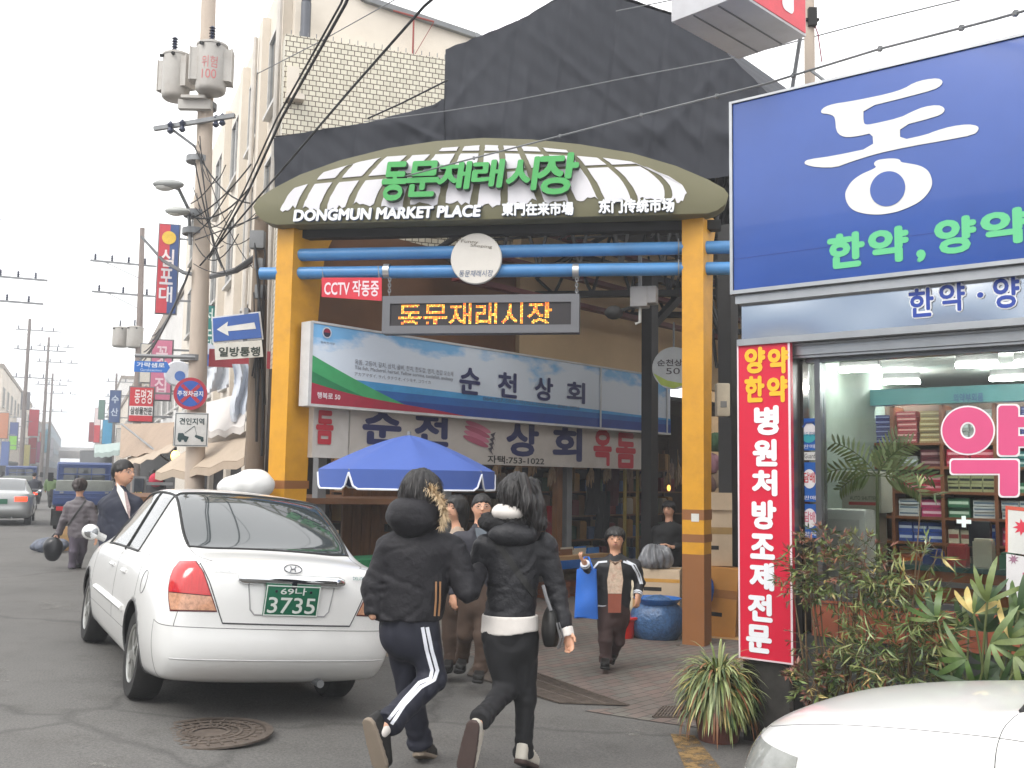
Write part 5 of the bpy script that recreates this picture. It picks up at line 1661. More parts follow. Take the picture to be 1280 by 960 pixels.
carton((g.x + .03, g.y + .1, gz0 + .435), (.6, .5, .38), R(-14), M_CARDP, 'pale carton stacked on the orange brown one beside the right post', tape=(200, 150, 70))
a = at(823, 716, 13.4)
random.seed(2)
M_PLAS = mat('grey_clear_plastic', (120, 122, 126), .18, var=.3, scale=9)
sack('plastic_bag', (a.x, a.y + .2, gz0 + .82), (.22, .2, .3), .3, M_PLAS, 'crumpled clear grey plastic bag on top of the cartons', 'bag', .035, 13)
g = gr(823, 803)
sk = sack('sack', (g.x, g.y + .1, gz(g.x, g.y) - .02), (.34, .3), .56, mat('blue_woven_sack', (60, 92, 132), .35, var=.4, scale=26, bump=.5, bscale=40), 'bulging blue woven sack on the paving left of the right post', 'sack', .012, 5, 3)
part('rim', MB().lathe([(.2, .46), (.29, .53), (.30, .55), (.26, .5), (.18, .44)], 20), mat('blue_plastic', (46, 100, 170), .3, var=.2, scale=8), sk)
g = gr(794, 786)
sack('sack', (g.x, g.y + .25, gz(g.x, g.y)), (.33, .28), .78, mat('cream_sack', (206, 198, 176), .6, var=.12, scale=5), 'cream cloth sack standing between the red basin and blue sack', 'sack', .025, 11, 5)
g = gr(776, 800)
bs = thing('basin', 'bright red plastic basin on the paving behind the lady with the blue bag', 'basin', (g.x, g.y, gz(g.x, g.y)))
part('bowl', MB().lathe([(.15, 0), (.2, .25), (.235, .27), (.235, .29), (.19, .27), (.14, .02)], 28), paint((206, 44, 36), .35), bs)
part('rim', MB().lathe([(.22, .27), (.25, .275), (.25, .295), (.22, .3)], 28, closed=True), paint((206, 44, 36), .35), bs)
g = at(893, 800, 12.9); gz0 = gz(g.x, g.y)
carton((g.x + .06, g.y, gz0 + .06), (.44, .3, .86), R(-20), mat('orange_cardboard', (182, 128, 62), .8, var=.1, scale=3), 'tall orange brown carton leaning right of the right post', tape=(150, 100, 50), tilt=R(3))
carton((g.x + .04, g.y + .1, gz0 + .93), (.42, .3, .72), R(-12), M_CARDP, 'tall pale carton standing above the orange one by the right post', flap=True)
carton((g.x + .05, g.y - .1, gz0), (.5, .3, .06), R(-20), M_CARD, 'flattened brown cardboard under the leaning orange carton')
sack('plastic_bag', (at(882, 762, 12.75).x, 12.75, gz0 + .45), (.1, .1), .4, mat('blue_plastic_bag', (40, 90, 170), .25, var=.2, scale=8), 'small blue plastic bag hanging behind the right post', 'bag', .02, 9)
random.seed(8)
for k, (px, py, c, lb) in enumerate(((890, 592, (150, 110, 120), 'pinkish cloth bundle hanging top of the narrow gap'), (897, 610, (150, 130, 110), 'tan cloth bundle hanging in the narrow gap'), (884, 615, (110, 84, 78), 'brown cloth bundle hanging beside the right post'), (894, 565, (60, 90, 60), 'dark green bundle hanging high in the narrow gap'))):
 a = at(px, py, 14.6)
 sack('cloth_bundle', a, (.14, .12), .28, paint(c, .8), lb, 'bundle', .02, 7, k)
t = thing('meter_box', 'cream plastic meter box fixed high on the pharmacy corner by the gap', 'box', at(903, 500, 12.6))
part('case', MB().box((0, 0, 0), (.17, .14, .42)), paint((190, 180, 160), .5), t, bevel=.02)
part('label', MB().box((.0, -.073, -.06), (.08, .004, .08)), paint((120, 120, 120), .5), t)
a = at(893, 557, 15)
t = thing('tube_light', 'short white tube light glowing in the gap right of the gate post', 'lamp', a)
part('tube', MB().tube([(-.12, 0, .02), (.12, 0, 0)], .02, 8), mat('lit_tube', (255, 255, 250), .3, emit=6, var=0), t)
part('fitting', MB().box((0, 0, .05), (.3, .05, .04)), M_GREY, t)
# ================================================================ BLUE PARASOL
A0 = at(510, 600, 10.9)
pzg = gz(A0.x, A0.y)
par = thing('parasol', 'wide blue market parasol with white scalloped edging behind the two walkers', 'parasol', (A0.x, A0.y, pzg))
M_PB = mat('blue_parasol_cloth', (62, 88, 158), .7, var=.06, scale=2)
ztop = at(514, 544, 10.9).z - pzg; zrim = at(510, 588, 10.9).z - pzg
RP = (at(617, 600, 10.9).x - at(396, 600, 10.9).x) / 2
NP = 8
pc = MB()
def par_pt(u, v, drop=0):
 a = 2 * math.pi * u + .22
 k = (u * NP) % 1
 rr = RP * v * (1 - .045 * math.sin(math.pi * k) * v)
 z = zrim + (ztop - zrim) * (1 - v ** 1.35) - .05 * math.sin(math.pi * k) * v * (1 - v) * 2
 return (rr * math.cos(a), rr * math.sin(a), z - drop)
pc.grid(lambda u, v: par_pt(u, max(v, .01)), NP * 10, 14, smooth=True)
def scal(u): return .03 + .17 * min(1, 2.0 * math.sin(math.pi * ((u * NP) % 1)) ** .6)
pc.grid(lambda u, v: par_pt(u, 1.0, v * scal(u)), NP * 14, 3)
link('canopy', pc.mesh('canopy', M_PB, recalc=False), par)
tr2 = MB()
for p_ in range(NP):
 tr2.tube([Vector(par_pt((p_ + k / 14) / NP if k < 14 else (p_ + .9999) / NP, 1.004, scal((p_ + min(k, 13.99) / 14) / NP))) for k in range(15)], .011, 5)
part('edge_trim', tr2, paint((225, 228, 235), .6), par)
rb = MB()
for k in range(NP):
 a = 2 * math.pi * k / NP + .22
 rb.tube([(0.03, 0, ztop - .03), (RP * math.cos(a), RP * math.sin(a), zrim - .01)], .012, 5)
part('ribs', rb, M_STEEL, par)
part('pole', MB().tube([(0, 0, .1), (0, 0, ztop + .04)], .022, 10), M_STEEL, par)
part('base', MB().lathe([(.25, 0), (.25, .07), (.06, .1), (.04, .3)], 20), M_CONC, par)
# ================================================================ PHARMACY ON THE RIGHT
PC = Vector((1.69, 7.6, 0))
FP = frame(PC, (.79, -.61))
def lp(px, py, dz=0.0): return loc(FP, px, py, dz)
gP = gz(1.9, 7.6) - .05
pharm = thing('pharmacy', 'pharmacy shop with a huge blue sign, steel fascia and lit window full of boxes', 'shop building', FP)
M_SBLUE = mat('blue_sign_vinyl', (50, 82, 156), .3, var=.09, scale=1.2, coat=.3)
M_ALU = mat('brushed_aluminium', (170, 172, 174), .32, .85, .08, 6)
M_CHROME = mat('polished_steel', (214, 216, 220), .13, 1.0, .04, 1.5, bump=.03, bscale=1.5)
M_STONE = mat('dark_polished_stone', (58, 56, 54), .3, var=.3, scale=14)
M_TERRA = mat('terracotta_tile', (164, 92, 66), .6, var=.15, scale=5)
XE = 6.0
b0 = lp(917, 368); t0 = lp(917, 133)
b1x, t1x = lp(1278, 318), lp(1278, 42)
print('sign', b0, t0, b1x, t1x)
SB = (b0[1] + b1x[1]) / 2; ST = (t0[1] + t1x[1]) / 2
sgn = thing('shop_sign', 'huge blue sign box with a white brush character and green lettering over the pharmacy', 'sign', FP)
part('box', MB().box2((b0[0], SB, -.42), (XE, ST, 0)), M_SBLUE, sgn, bevel=.008)
part('frame', MB().box2((b0[0] - .02, SB - .03, -.42), (XE, SB - .001, .02)).box2((b0[0] - .025, SB - .03, -.42), (b0[0] - .001, ST + .02, .012)).box2((b0[0], ST + .001, -.42), (XE, ST + .02, .012)), M_ALU, sgn)
part('joint', MB().box2((b0[0], lp(1100, 300)[1] - .002, .001), (XE, lp(1100, 300)[1] + .002, .002)), paint((38, 62, 140), .4), sgn)
def c5(pts): return [lp(960 + x / 4, y / 4) for x, y in pts]
up = [(265, 555), (285, 535), (330, 520), (400, 510), (480, 495), (600, 470), (680, 445), (730, 415), (790, 398), (850, 392), (875, 405), (868, 428), (830, 450), (700, 485), (478, 540), (478, 612), (490, 625), (520, 622), (660, 590), (720, 560), (780, 535), (850, 525), (885, 540), (880, 565), (840, 585), (660, 632), (662, 703), (790, 675), (840, 655), (920, 632), (1000, 622), (1050, 630), (1055, 650), (1030, 675), (900, 700), (700, 735), (540, 770), (400, 815), (340, 838), (250, 838), (190, 825), (182, 812), (200, 798), (330, 780), (528, 738), (524, 665), (460, 680), (400, 688), (365, 680), (342, 655), (338, 600), (330, 580), (300, 570), (270, 568)]
low = [(545, 835), (530, 825), (535, 808), (560, 798), (620, 792), (660, 797), (665, 812), (700, 817), (760, 828), (800, 850), (820, 890), (822, 930), (800, 970), (760, 1010), (700, 1040), (640, 1062), (560, 1075), (480, 1070), (420, 1050), (392, 1010), (386, 970), (395, 945), (420, 905), (470, 870), (520, 850)]
def smooth_poly(P, it=2):
 for _ in range(it):
  Q = []
  for a, b in zip(P, P[1:] + P[:1]):
   Q += [(a[0] * .75 + b[0] * .25, a[1] * .75 + b[1] * .25), (a[0] * .25 + b[0] * .75, a[1] * .25 + b[1] * .75)]
  P = Q
 return P
M_CREAMW = mat('ivory_letter', (214, 214, 210), .4, var=.02)
part('lettering', MB().prism(c5(smooth_poly(up, 1)), .002, .006).prism(c5(smooth_poly(low, 2)), .002, .006), M_CREAMW, sgn)
part('lettering', MB().prism(c5([(600 + 88 * math.cos(a) + 4 * math.sin(a), 945 + 87 * math.sin(a) - 12 * math.cos(a)) for a in [2 * math.pi * i / 36 for i in range(36)]]), .007, .009), M_SBLUE, sgn, label='blue centre of the round stroke')
GRN2 = paint((92, 186, 130), .4, var=0)
def plet(par, ch, pxa, pxb, pyt, pyb, m, dz=0.0, bold=.03, z=.004):
 xa, xb = lp(pxa, 300, dz)[0], lp(pxb, 300, dz)[0]
 xm = (pxa + pxb) / 2
 lettering(par, ch, (xa, xb, lp(xm, pyb, dz)[1], lp(xm, pyt, dz)[1]), m, z=dz + z, bold=bold)
for ch, a, b, t_, bo in (('한', 1034, 1081, 291, 335), ('약', 1085, 1136, 284, 329), (',', 1145, 1157, 312, 328), ('양', 1168, 1221, 271, 317), ('약', 1226, 1288, 261, 306), ('한', 1300, 1350, 250, 300), ('방', 1355, 1410, 242, 292)):
 plet(sgn, ch, a, b, t_, bo, GRN2, bold=.05)
dzc = -.1
yc0 = (lp(960, 425, dzc)[1] + lp(1278, 395, dzc)[1]) / 2
part('fascia', MB().grid(lambda u, v: (b0[0] + .02 + (XE - b0[0]) * u, yc0 + (SB - .1 - yc0) * v, dzc + .0012 * math.sin(u * 31) * math.sin(3 * v) + .0006 * math.sin(u * 57 + 2)), 160, 8), M_CHROME, pharm, recalc=False)
part('fascia_edge', MB().box2((b0[0], SB - .1, -.4), (XE, SB - .032, -.03)).box2((b0[0], yc0 - .05, -.4), (XE, yc0 - .001, -.05)), M_ALU, pharm)
ys = (lp(1000, 446, -.16)[1] + lp(1278, 423, -.16)[1]) / 2
part('shutter_box', MB().box2((.42, ys, -.5), (XE, yc0 - .051, -.16)).box2((.42, ys + .07, -.16), (XE, ys + .085, -.14)).box2((.42, ys - .02, -.5), (XE, ys - .001, -.18)), M_ALU, pharm)
fx = MB()
BLU2, WHT2 = paint((36, 64, 150), .4, var=0), paint((226, 228, 232), .4, var=0)
for ch, a, b, t_, bo in (('한', 1133, 1167, 359, 398), ('약', 1171, 1206, 352, 391), ('·', 1218, 1229, 364, 374), ('양', 1238, 1274, 344, 387), ('약', 1279, 1316, 338, 382), ('국', 1322, 1360, 332, 376)):
 plet(pharm, ch, a, b, t_, bo, WHT2, dz=dzc + .012, bold=.085, z=.002)
 plet(pharm, ch, a + 1.5, b - 1.5, t_ + 1.5, bo - 1.5, BLU2, dz=dzc + .012, bold=.025, z=.006)
part('corner_pillar', MB().box2((0.02, gP - .2, -.5), (.42, SB, -.12)), M_STONE, pharm)
part('side_wall', MB().box2((0.02, gP - .3, -9), (.2, 4.2, -.5)), M_CREAM, pharm)
part('roof_slab', MB().box2((0.05, SB + .3, -9), (XE + 2, SB + .5, -.43)), M_CONC, pharm)
part('ceiling', MB().box2((.2, ys + .12, -4.5), (XE, ys + .18, -.5)), mat('shop_ceiling', (176, 180, 176), .8, var=.03), pharm)
part('floor', MB().box2((.2, gP + .1, -4.5), (XE, gP + .15, -.3)), paint((120, 110, 100), .4), pharm)
part('back_wall', MB().box2((.2, gP, -4.6), (XE, ys + .3, -4.5)), paint((110, 108, 100), .8), pharm)
part('left_wall', MB().box2((.2, gP, -4.5), (.24, ys + .12, -.5)), paint((120, 132, 122), .8), pharm)
part('right_wall', MB().box2((XE, gP - .3, -9), (XE + .2, 4.2, -.4)), M_CREAM, pharm)
yd = lp(1060, 752, -.3)[1]; yd2 = lp(1060, 798, -.3)[1]
part('dado', MB().box2((.5, yd2, -.42), (XE, yd, -.26)), M_TERRA, pharm)
part('plinth', MB().box2((.42, gP - .3, -.42), (XE, yd2 - .001, -.28)), mat('grey_plinth', (76, 78, 76), .7, var=.15), pharm)
dj = MB()
for k in range(30):
 dj.box2((.5 + k * .2, yd2 + .01, -.262), (.506 + k * .2, yd - .005, -.256))
dj.box2((.5, yd - .025, -.262), (XE, yd - .018, -.255))
part('tile_joints', dj, paint((90, 60, 50), .8), pharm)
xj0, xj1, xm0, xm1 = .42, .48, lp(1022, 560, -.3)[0], lp(1029, 560, -.3)[0]
part('door_jamb', MB().box2((.42, gP, -.4), (.445, ys, -.29)).box2((.39, gP, -.14), (.419, SB - .4, -.1)), mat('dark_chrome', (90, 86, 82), .15, .9), pharm)
wnd = part('window', MB().box2((xm0, yd, -.37), (xm1, ys, -.25)).box2((.481, yd + .001, -.36), (XE, yd + .04, -.26)).box2((.481, ys - .05, -.36), (XE, ys - .001, -.26)).box2((4.2, yd + .04, -.36), (4.27, ys - .05, -.26)), mat('window_aluminium', (120, 122, 124), .3, .8), pharm)
M_GL = glass_mat('window_glass', (240, 243, 242), .5)
part('pane', MB().box2((.481, yd + .04, -.315), (xm0 - .001, ys - .05, -.309)).box2((xm1 + .001, yd + .04, -.315), (4.2, ys - .05, -.309)).box2((4.271, yd + .04, -.315), (XE, ys - .05, -.309)), M_GL, wnd)
DZW = -.305
def lw(px, py): return lp(px, py, DZW)
def rr_px(x0, y0, x1, y1, r_, n=5):
 out = []
 for cx, cy, a0 in ((x1 - r_, y1 - r_, 0), (x0 + r_, y1 - r_, 90), (x0 + r_, y0 + r_, 180), (x1 - r_, y0 + r_, 270)):
  for k in range(n + 1):
   a = R(a0 + 90 * k / n)
   out.append((cx + r_ * math.cos(a), cy + r_ * math.sin(a)))
 return out
def pw(mb, pts, z, sl=-.09, x0=1210):
 mb.prism([lw(x, y + 0 * sl * (x - x0)) for x, y in pts], DZW + z, DZW + z + .002)
PINK, WHT = paint((206, 78, 124), .45, var=.04), paint((226, 222, 224), .45, var=0)
wm, pm, hm_ = MB(), MB(), MB()
def ellp(cx, cy, rx, ry): return [(cx + rx * math.cos(a), cy + ry * math.sin(a)) for a in [2 * math.pi * k / 40 for k in range(40)]]
def ring_px(mb, cx, cy, ro, ri, z):
 mb.ring([lw(*p) for p in ellp(cx, cy, *ro)], [lw(*p) for p in ellp(cx, cy, *ri)], DZW + z, DZW + z + .002)
ring_px(wm, 1210, 538, (34, 31), (7.5, 8.5), .001)
ring_px(pm, 1210, 538, (32, 29), (9.5, 10.5), .004)
for grow, mb_, z in ((0, pm, .004), (2, wm, .001)):
 g_ = grow
 pw(mb_, rr_px(1248 - g_, 507 - g_, 1273 + g_, 569 + g_, 5), z)
 pw(mb_, rr_px(1265 - g_, 521 - g_, 1290 + g_, 534 + g_, 3), z + .0007)
 pw(mb_, rr_px(1265 - g_, 545 - g_, 1290 + g_, 558 + g_, 3), z + .0011)
 pw(mb_, rr_px(1189 - g_, 575 - g_, 1273 + g_, 592 + g_, 4), z + .0004)
 pw(mb_, rr_px(1250 - g_, 576 - g_, 1273 + g_, 620 + g_, 5), z + .0015)
wl_ = thing('window_lettering', 'big pink character with white outline stuck on the pharmacy window', 'window lettering', FP)
part('outline', wm, WHT, wl_)
part('stroke', pm, PINK, wl_)
ps = thing('poster', 'white poster with a red border taped to the window at the right edge', 'poster', FP)
q = [lw(1257, 632), lw(1330, 640), lw(1330, 700), lw(1257, 690)]
part('sheet', MB().prism([q[3], q[2], q[1], q[0]], DZW + .001, DZW + .003), paint((205, 205, 200), .7), ps)
part('border', MB().prism([lw(1257, 690), lw(1260, 690), lw(1260, 634), lw(1257, 632)], DZW + .0035, DZW + .005).prism([lw(1260, 637), lw(1330, 644), lw(1330, 640), lw(1257, 632)], DZW + .0035, DZW + .0055), paint((190, 80, 60), .6), ps)
star = [(1278 + (12 if k % 2 else 6) * math.cos(k * math.pi / 9), 659 + (11 if k % 2 else 6) * math.sin(k * math.pi / 9)) for k in range(18)]
part('star_print', MB().prism([lw(*p) for p in star][::-1], DZW + .0035, DZW + .005), paint((200, 50, 70), .6), ps)
ps = thing('poster', 'white handwritten poster with pink letters below the red bordered one', 'poster', FP)
part('sheet', MB().prism([lw(1258, 746), lw(1330, 756), lw(1330, 704), lw(1258, 692)], DZW + .001, DZW + .003), paint((208, 206, 206), .7), ps)
plet(ps, '개', 1263, 1300, 712, 742, paint((205, 90, 140), .6, var=0), dz=DZW, bold=.02)
star = [(1267 + (7 if k % 2 else 3) * math.cos(k * math.pi / 8), 699 + (7 if k % 2 else 3) * math.sin(k * math.pi / 8)) for k in range(16)]
part('star_print', MB().prism([lw(*p) for p in star][::-1], DZW + .0035, DZW + .005), paint((150, 110, 130), .6), ps)
def decal(py0, py1, label, kind):
 t = thing('window_sticker', label, 'sticker', FP)
 x0, x1 = lw(1001, 560)[0], lw(1022, 560)[0]
 y0, y1 = lw(1011, py1)[1], lw(1011, py0)[1]
 part('sheet', MB().box2((x0, y0, DZW + .001), (x1, y1, DZW + .003)), paint((36, 92, 170), .4), t)
 cx, cy, rx = (x0 + x1) / 2, y0 + (y1 - y0) * .58, (x1 - x0) * .46
 if kind == 'phone':
  part('roundel', MB().prism([(cx + rx * math.cos(a), cy + rx * 1.15 * math.sin(a)) for a in [2 * math.pi * k / 30 for k in range(30)]], DZW + .004, DZW + .005), WHT, t)
  part('roundel', MB().prism([(cx + rx * .98 * math.cos(a), cy - .02 + rx * 1.05 * math.sin(a)) for a in [math.pi + math.pi * k / 20 for k in range(21)]], DZW + .0055, DZW + .0065), paint((60, 160, 170), .4), t)
  ph = MB().tube([(cx - .045, cy + .035, DZW + .008), (cx - .02, cy + .07, DZW + .008), (cx + .045, cy + .075, DZW + .008)], .009, 6)
  part('handset', ph, paint((40, 70, 140), .4), t)
  lettering(t, '카드결제', (cx - rx * .8, cx + rx * .8, cy - .035, cy - .0), paint((40, 90, 140), .4, var=0), z=DZW + .008, bold=.0)
 else:
  part('roundel', MB().prism([(cx + rx * .85 * math.cos(a), cy + rx * 1.2 * math.sin(a)) for a in [2 * math.pi * k / 30 for k in range(30)]], DZW + .004, DZW + .005), WHT, t)
  lettering(t, '담배', (cx - rx * .7, cx + rx * .7, cy - .03, cy + .05), paint(kind, .4, var=0), z=DZW + .0055, bold=.02)
 lettering(t, 'LOTTO' if False else '판매', (x0 + .02, x1 - .02, y0 + .015, y0 + .045), WHT, z=DZW + .0035, bold=.0)
decal(523, 563, 'blue sticker with a telephone handset, topmost on the narrow pane', 'phone')
decal(578, 627, 'blue sticker with a white oval and bright red word in the middle', (190, 40, 50))
decal(630, 672, 'blue sticker with a paler oval at the bottom of the narrow pane', (200, 110, 130))
t = thing('window_sticker', 'narrow white label strip between the upper two blue stickers', 'sticker', FP)
x0, x1 = lw(1001, 560)[0], lw(1022, 560)[0]
part('sheet', MB().box2((x0, lw(1011, 575)[1], DZW + .001), (x1, lw(1011, 565)[1], DZW + .003)), paint((200, 200, 198), .5), t)
lettering(t, 'TGuard', (x0 + .01, x1 - .02, lw(1011, 573)[1], lw(1011, 567)[1]), M_DARK, z=DZW + .004, bold=.0)
bn = thing('banner_sign', 'tall red upright sign with yellow and white characters on the pharmacy corner pillar', 'sign', FP)
DB = -.07
def lb(px, py): return lp(px, py, DB)
bt = (lb(926, 424)[1] + lb(992, 421)[1]) / 2; bb = (lb(918, 823)[1] + lb(985, 829)[1]) / 2
bx0, bx1 = (lb(926, 424)[0] + lb(919, 823)[0]) / 2, (lb(992, 421)[0] + lb(987, 829)[0]) / 2
part('panel', MB().box2((bx0, bb, DB - .05), (bx1, bt, DB)), mat('red_sign_vinyl', (200, 30, 58), .35, var=.04, scale=1.5), bn)
part('border', MB().ring([(bx0, bb), (bx1, bb), (bx1, bt), (bx0, bt)], [(bx0 + .012, bb + .012), (bx1 - .016, bb + .012), (bx1 - .016, bt - .012), (bx0 + .012, bt - .012)], DB + .001, DB + .004), paint((220, 200, 205), .4), bn)
YEL = paint((232, 176, 40), .4, var=0)
def bl(ch, pxa, pxb, pyt, pyb, m, bold=.05):
 xm = (pxa + pxb) / 2
 ym = (pyt + pyb) / 2
 lettering(bn, ch, (lb(pxa, ym)[0], lb(pxb, ym)[0], lb(xm, pyb)[1], lb(xm, pyt)[1]), m, z=DB + .005, bold=bold)
bl('양', 931, 957, 434, 467, YEL); bl('약', 960, 986, 434, 467, YEL); bl('한', 931, 956, 470, 503, YEL); bl('약', 959, 985, 470, 503, YEL)
for ch, xa, xb, yt, yb in (('병', 943, 974, 507, 544), ('원', 941, 972, 549, 583), ('처', 940, 972, 587, 620), ('방', 940, 971, 625, 662), ('조', 938, 969, 667, 699), ('제', 937, 968, 703, 738), ('전', 935, 966, 742, 777), ('문', 933, 965, 781, 816)):
 bl(ch, xa, xb, yt, yb, WHT2, .05)
M_TUBE = mat('lit_fluorescent', (255, 255, 250), .3, emit=65, var=0)
DIN = -3.0
cz = ys + .02
for k, (px, py, px2, py2, lb_) in enumerate(((1050, 463, 1100, 461, 'left'), (1045, 480, 1087, 478, 'lower left'), (1104, 478, 1150, 477, 'lower middle'), (1195, 457, 1248, 455, 'right'), (1238, 474, 1282, 472, 'lower right'), (1268, 455, 1330, 452, 'far right'))):
 def ceil_pt(px, py):
  r = Vector(ray(px, py)); tt_ = (cz - EYE) / r.z
  return Vector(_C) + r * tt_
 a, b = ceil_pt(px, py), ceil_pt(px2, py2)
 a, b = FP.inverted() @ a, FP.inverted() @ b
 for v in (a, b):
  v.z = max(v.z, -4.3)
 n_ = b - a
 t = thing('ceiling_light', 'twin fluorescent ceiling light, %s of those seen through the pharmacy window' % lb_, 'ceiling light', FP, 'fluorescent lights inside the pharmacy')
 a.y = b.y = cz
 part('fitting', MB().bar(a + Vector((0, .06, 0)), b + Vector((0, .06, 0)), .06, .04), paint((70, 70, 70), .5), t)
 off = Vector((n_.z, 0, -n_.x)).normalized() * .03
 part('tube', MB().tube([a + off, b + off], .018, 8).tube([a - off, a.lerp(b, .98) - off], .018, 8), M_TUBE, t)
DS = -2.6
def li(px, py, dz=DS): return loc(FP, px, py, dz)
hd = thing('shelf_header', 'teal header board over the medicine shelves inside the pharmacy', 'sign board', FP)
hx0, hx1 = li(1060, 497)[0], XE - .05
part('board', MB().box2((hx0, li(1150, 506)[1], DS - .05), (hx1, li(1150, 486)[1], DS + .1)), paint((64, 122, 124), .5), hd)
a, b = li(1192, 503, DS + .1), li(1229, 491, DS + .1)
lettering(hd, '의약부외품', (a[0], b[0], a[1], b[1]), paint((30, 60, 110), .5, var=0), z=DS + .104, bold=.02)
shf = thing('shelf_unit', 'brown wooden wall of shelves packed with medicine boxes inside the pharmacy', 'shelves', FP)
M_SHELF = mat('brown_shelf_wood', (120, 72, 44), .5, var=.15, scale=3)
rows = [(553, 508), (583, 556), (614, 587), (646, 617), (678, 650), (712, 682)]
back = MB().box2((hx0, gP + .15, DS - .36), (hx1, li(1150, 486)[1], DS - .34))
part('back_panel', back, paint((84, 66, 54), .7), shf)
sh_y = []
for yb_p, yt_p in rows:
 y0 = li(1160, yb_p)[1]; y1 = li(1160, yt_p)[1]
 sh_y.append((y0, y1))
 part('shelf_board', MB().box2((hx0, y0 - .025, DS - .339), (hx1, y0, DS)), M_SHELF, shf)
for px in (1062, 1116, 1178, 1245):
 x = li(px, 600)[0]
 part('upright', MB().box2((x - .015, gP + .15, DS - .339), (x + .015, li(1150, 507)[1], DS + .004)), M_SHELF, shf)
random.seed(77)
protos = {}
def med_box(nm, col, band, s):
 key = nm
 if key not in protos:
  t = thing('medicine_box', '', 'box', FP)
  part('carton', MB().box((0, s[1] / 2, -s[2] / 2), s), paint(col, .45, var=.06), t)
  part('band', MB().box((0, s[1] * .5, .001), (s[0] * .9, s[1] * .3, .002)), paint(band, .45, var=0), t)
  protos[key] = t
  return t, True
 return protos[key], False
xw = li(1280, 600)[0] + .7
segs = [(li(1064, 600)[0], li(1114, 600)[0]), (li(1118, 600)[0], li(1176, 600)[0]), (li(1180, 600)[0], li(1243, 600)[0]), (li(1247, 600)[0], xw)]
plan = {
(0, 0): [('navy', (34, 40, 110), (130, 140, 180), (.17, .045))],
(0, 1): [('red', (160, 50, 60), (210, 170, 160), (.16, .05)), ('gold', (130, 110, 60), (180, 170, 130), (.13, .05))],
(0, 2): [('pale grey', (140, 142, 140), (180, 190, 190), (.2, .1))],
(0, 3): [('navy', (34, 40, 110), (130, 140, 180), (.17, .045))],
(1, 0): [('dark maroon', (84, 30, 40), (150, 120, 120), (.2, .08))],
(1, 1): [('pale grey', (140, 142, 140), (180, 190, 190), (.2, .1)), ('dark maroon', (84, 30, 40), (150, 120, 120), (.2, .08))],
(1, 2): [('crimson', (170, 34, 62), (220, 150, 160), (.16, .08))],
(1, 3): [('teal', (50, 110, 110), (190, 210, 205), (.14, .07))],
(2, 1): [('crimson', (170, 34, 62), (220, 150, 160), (.16, .08))],
(2, 2): [('olive cream', (150, 150, 110), (40, 44, 40), (.09, .075))],
(2, 3): [('green', (60, 110, 80), (190, 210, 190), (.1, .09))],
(3, 1): [('white', (196, 198, 198), (90, 110, 130), (.13, .055)), ('magenta', (170, 50, 100), (220, 190, 200), (.1, .08))],
(3, 2): [('green', (60, 110, 80), (190, 210, 190), (.1, .09)), ('white', (196, 198, 198), (90, 110, 130), (.13, .055))],
(3, 3): [('white', (196, 198, 198), (90, 110, 130), (.13, .055))],
(4, 1): [('blue', (50, 80, 160), (190, 200, 220), (.12, .09))],
(4, 2): [('cream', (190, 182, 160), (140, 60, 60), (.08, .13)), ('blue', (50, 80, 160), (190, 200, 220), (.12, .09))],
(4, 3): [('magenta', (170, 50, 100), (220, 190, 200), (.1, .08))],
(5, 1): [('orange', (200, 100, 40), (230, 200, 150), (.14, .1))],
(5, 2): [('cream', (190, 182, 160), (140, 60, 60), (.08, .13)), ('crimson', (170, 34, 62), (220, 150, 160), (.16, .08))],
(5, 3): [('orange', (200, 100, 40), (230, 200, 150), (.14, .1))]}
nbox = 0
for (r_, s_), kinds in plan.items():
 x0, x1 = segs[s_]
 y0, y1 = sh_y[r_]
 n_k = len(kinds)
 for ki, (nm, col, band, (bw, bh)) in enumerate(kinds):
  xa, xb = x0 + (x1 - x0) * ki / n_k + .01, x0 + (x1 - x0) * (ki + 1) / n_k - .01
  x = xa + bw / 2 + .01
  _n = max(1, int((xb - xa) / bw)); bw = (xb - xa) / _n; x = xa + bw / 2
  while x + bw / 2 <= xb + .001:
   y = y0
   lim = y1 - random.uniform(0, .03)
   while y + bh <= lim and nbox < 290:
    p, fresh = med_box(nm + str(r_) + str(s_), col, band, (bw - .006, bh - .004, .2))
    o = p if fresh else copy_tree(p)
    o['label'] = '%s medicine box stacked on the shelves inside the pharmacy' % nm
    o['group'] = '%s medicine boxes on the pharmacy shelves' % nm
    o.matrix_world = FP @ Matrix.Translation((x + random.uniform(-.004, .004), y + .001, DS - .05 - random.uniform(0, .03)))
    nbox += 1
    y += bh
   x += bw
print('boxes', nbox)
ct = thing('counter', 'glass topped brown counter across the pharmacy window', 'counter', FP)
D3 = -1.3
cy = lp(1200, 716, D3)[1]
cxa = lp(1118, 720, D3)[0]
part('top', MB().box2((cxa, cy, D3 - .5), (XE - .1, cy + .04, D3)), mat('counter_glass_edge', (70, 100, 96), .1), ct)
part('body', MB().box2((cxa + .03, gP + .15, D3 - .47), (XE - .1, cy - .001, D3 - .03)), mat('counter_wood', (150, 84, 40), .4, var=.1), ct)
part('rail', MB().box2((cxa, cy - .12, D3 - .029), (XE - .1, cy - .08, D3 - .01)), M_ALU, ct)
random.seed(4)
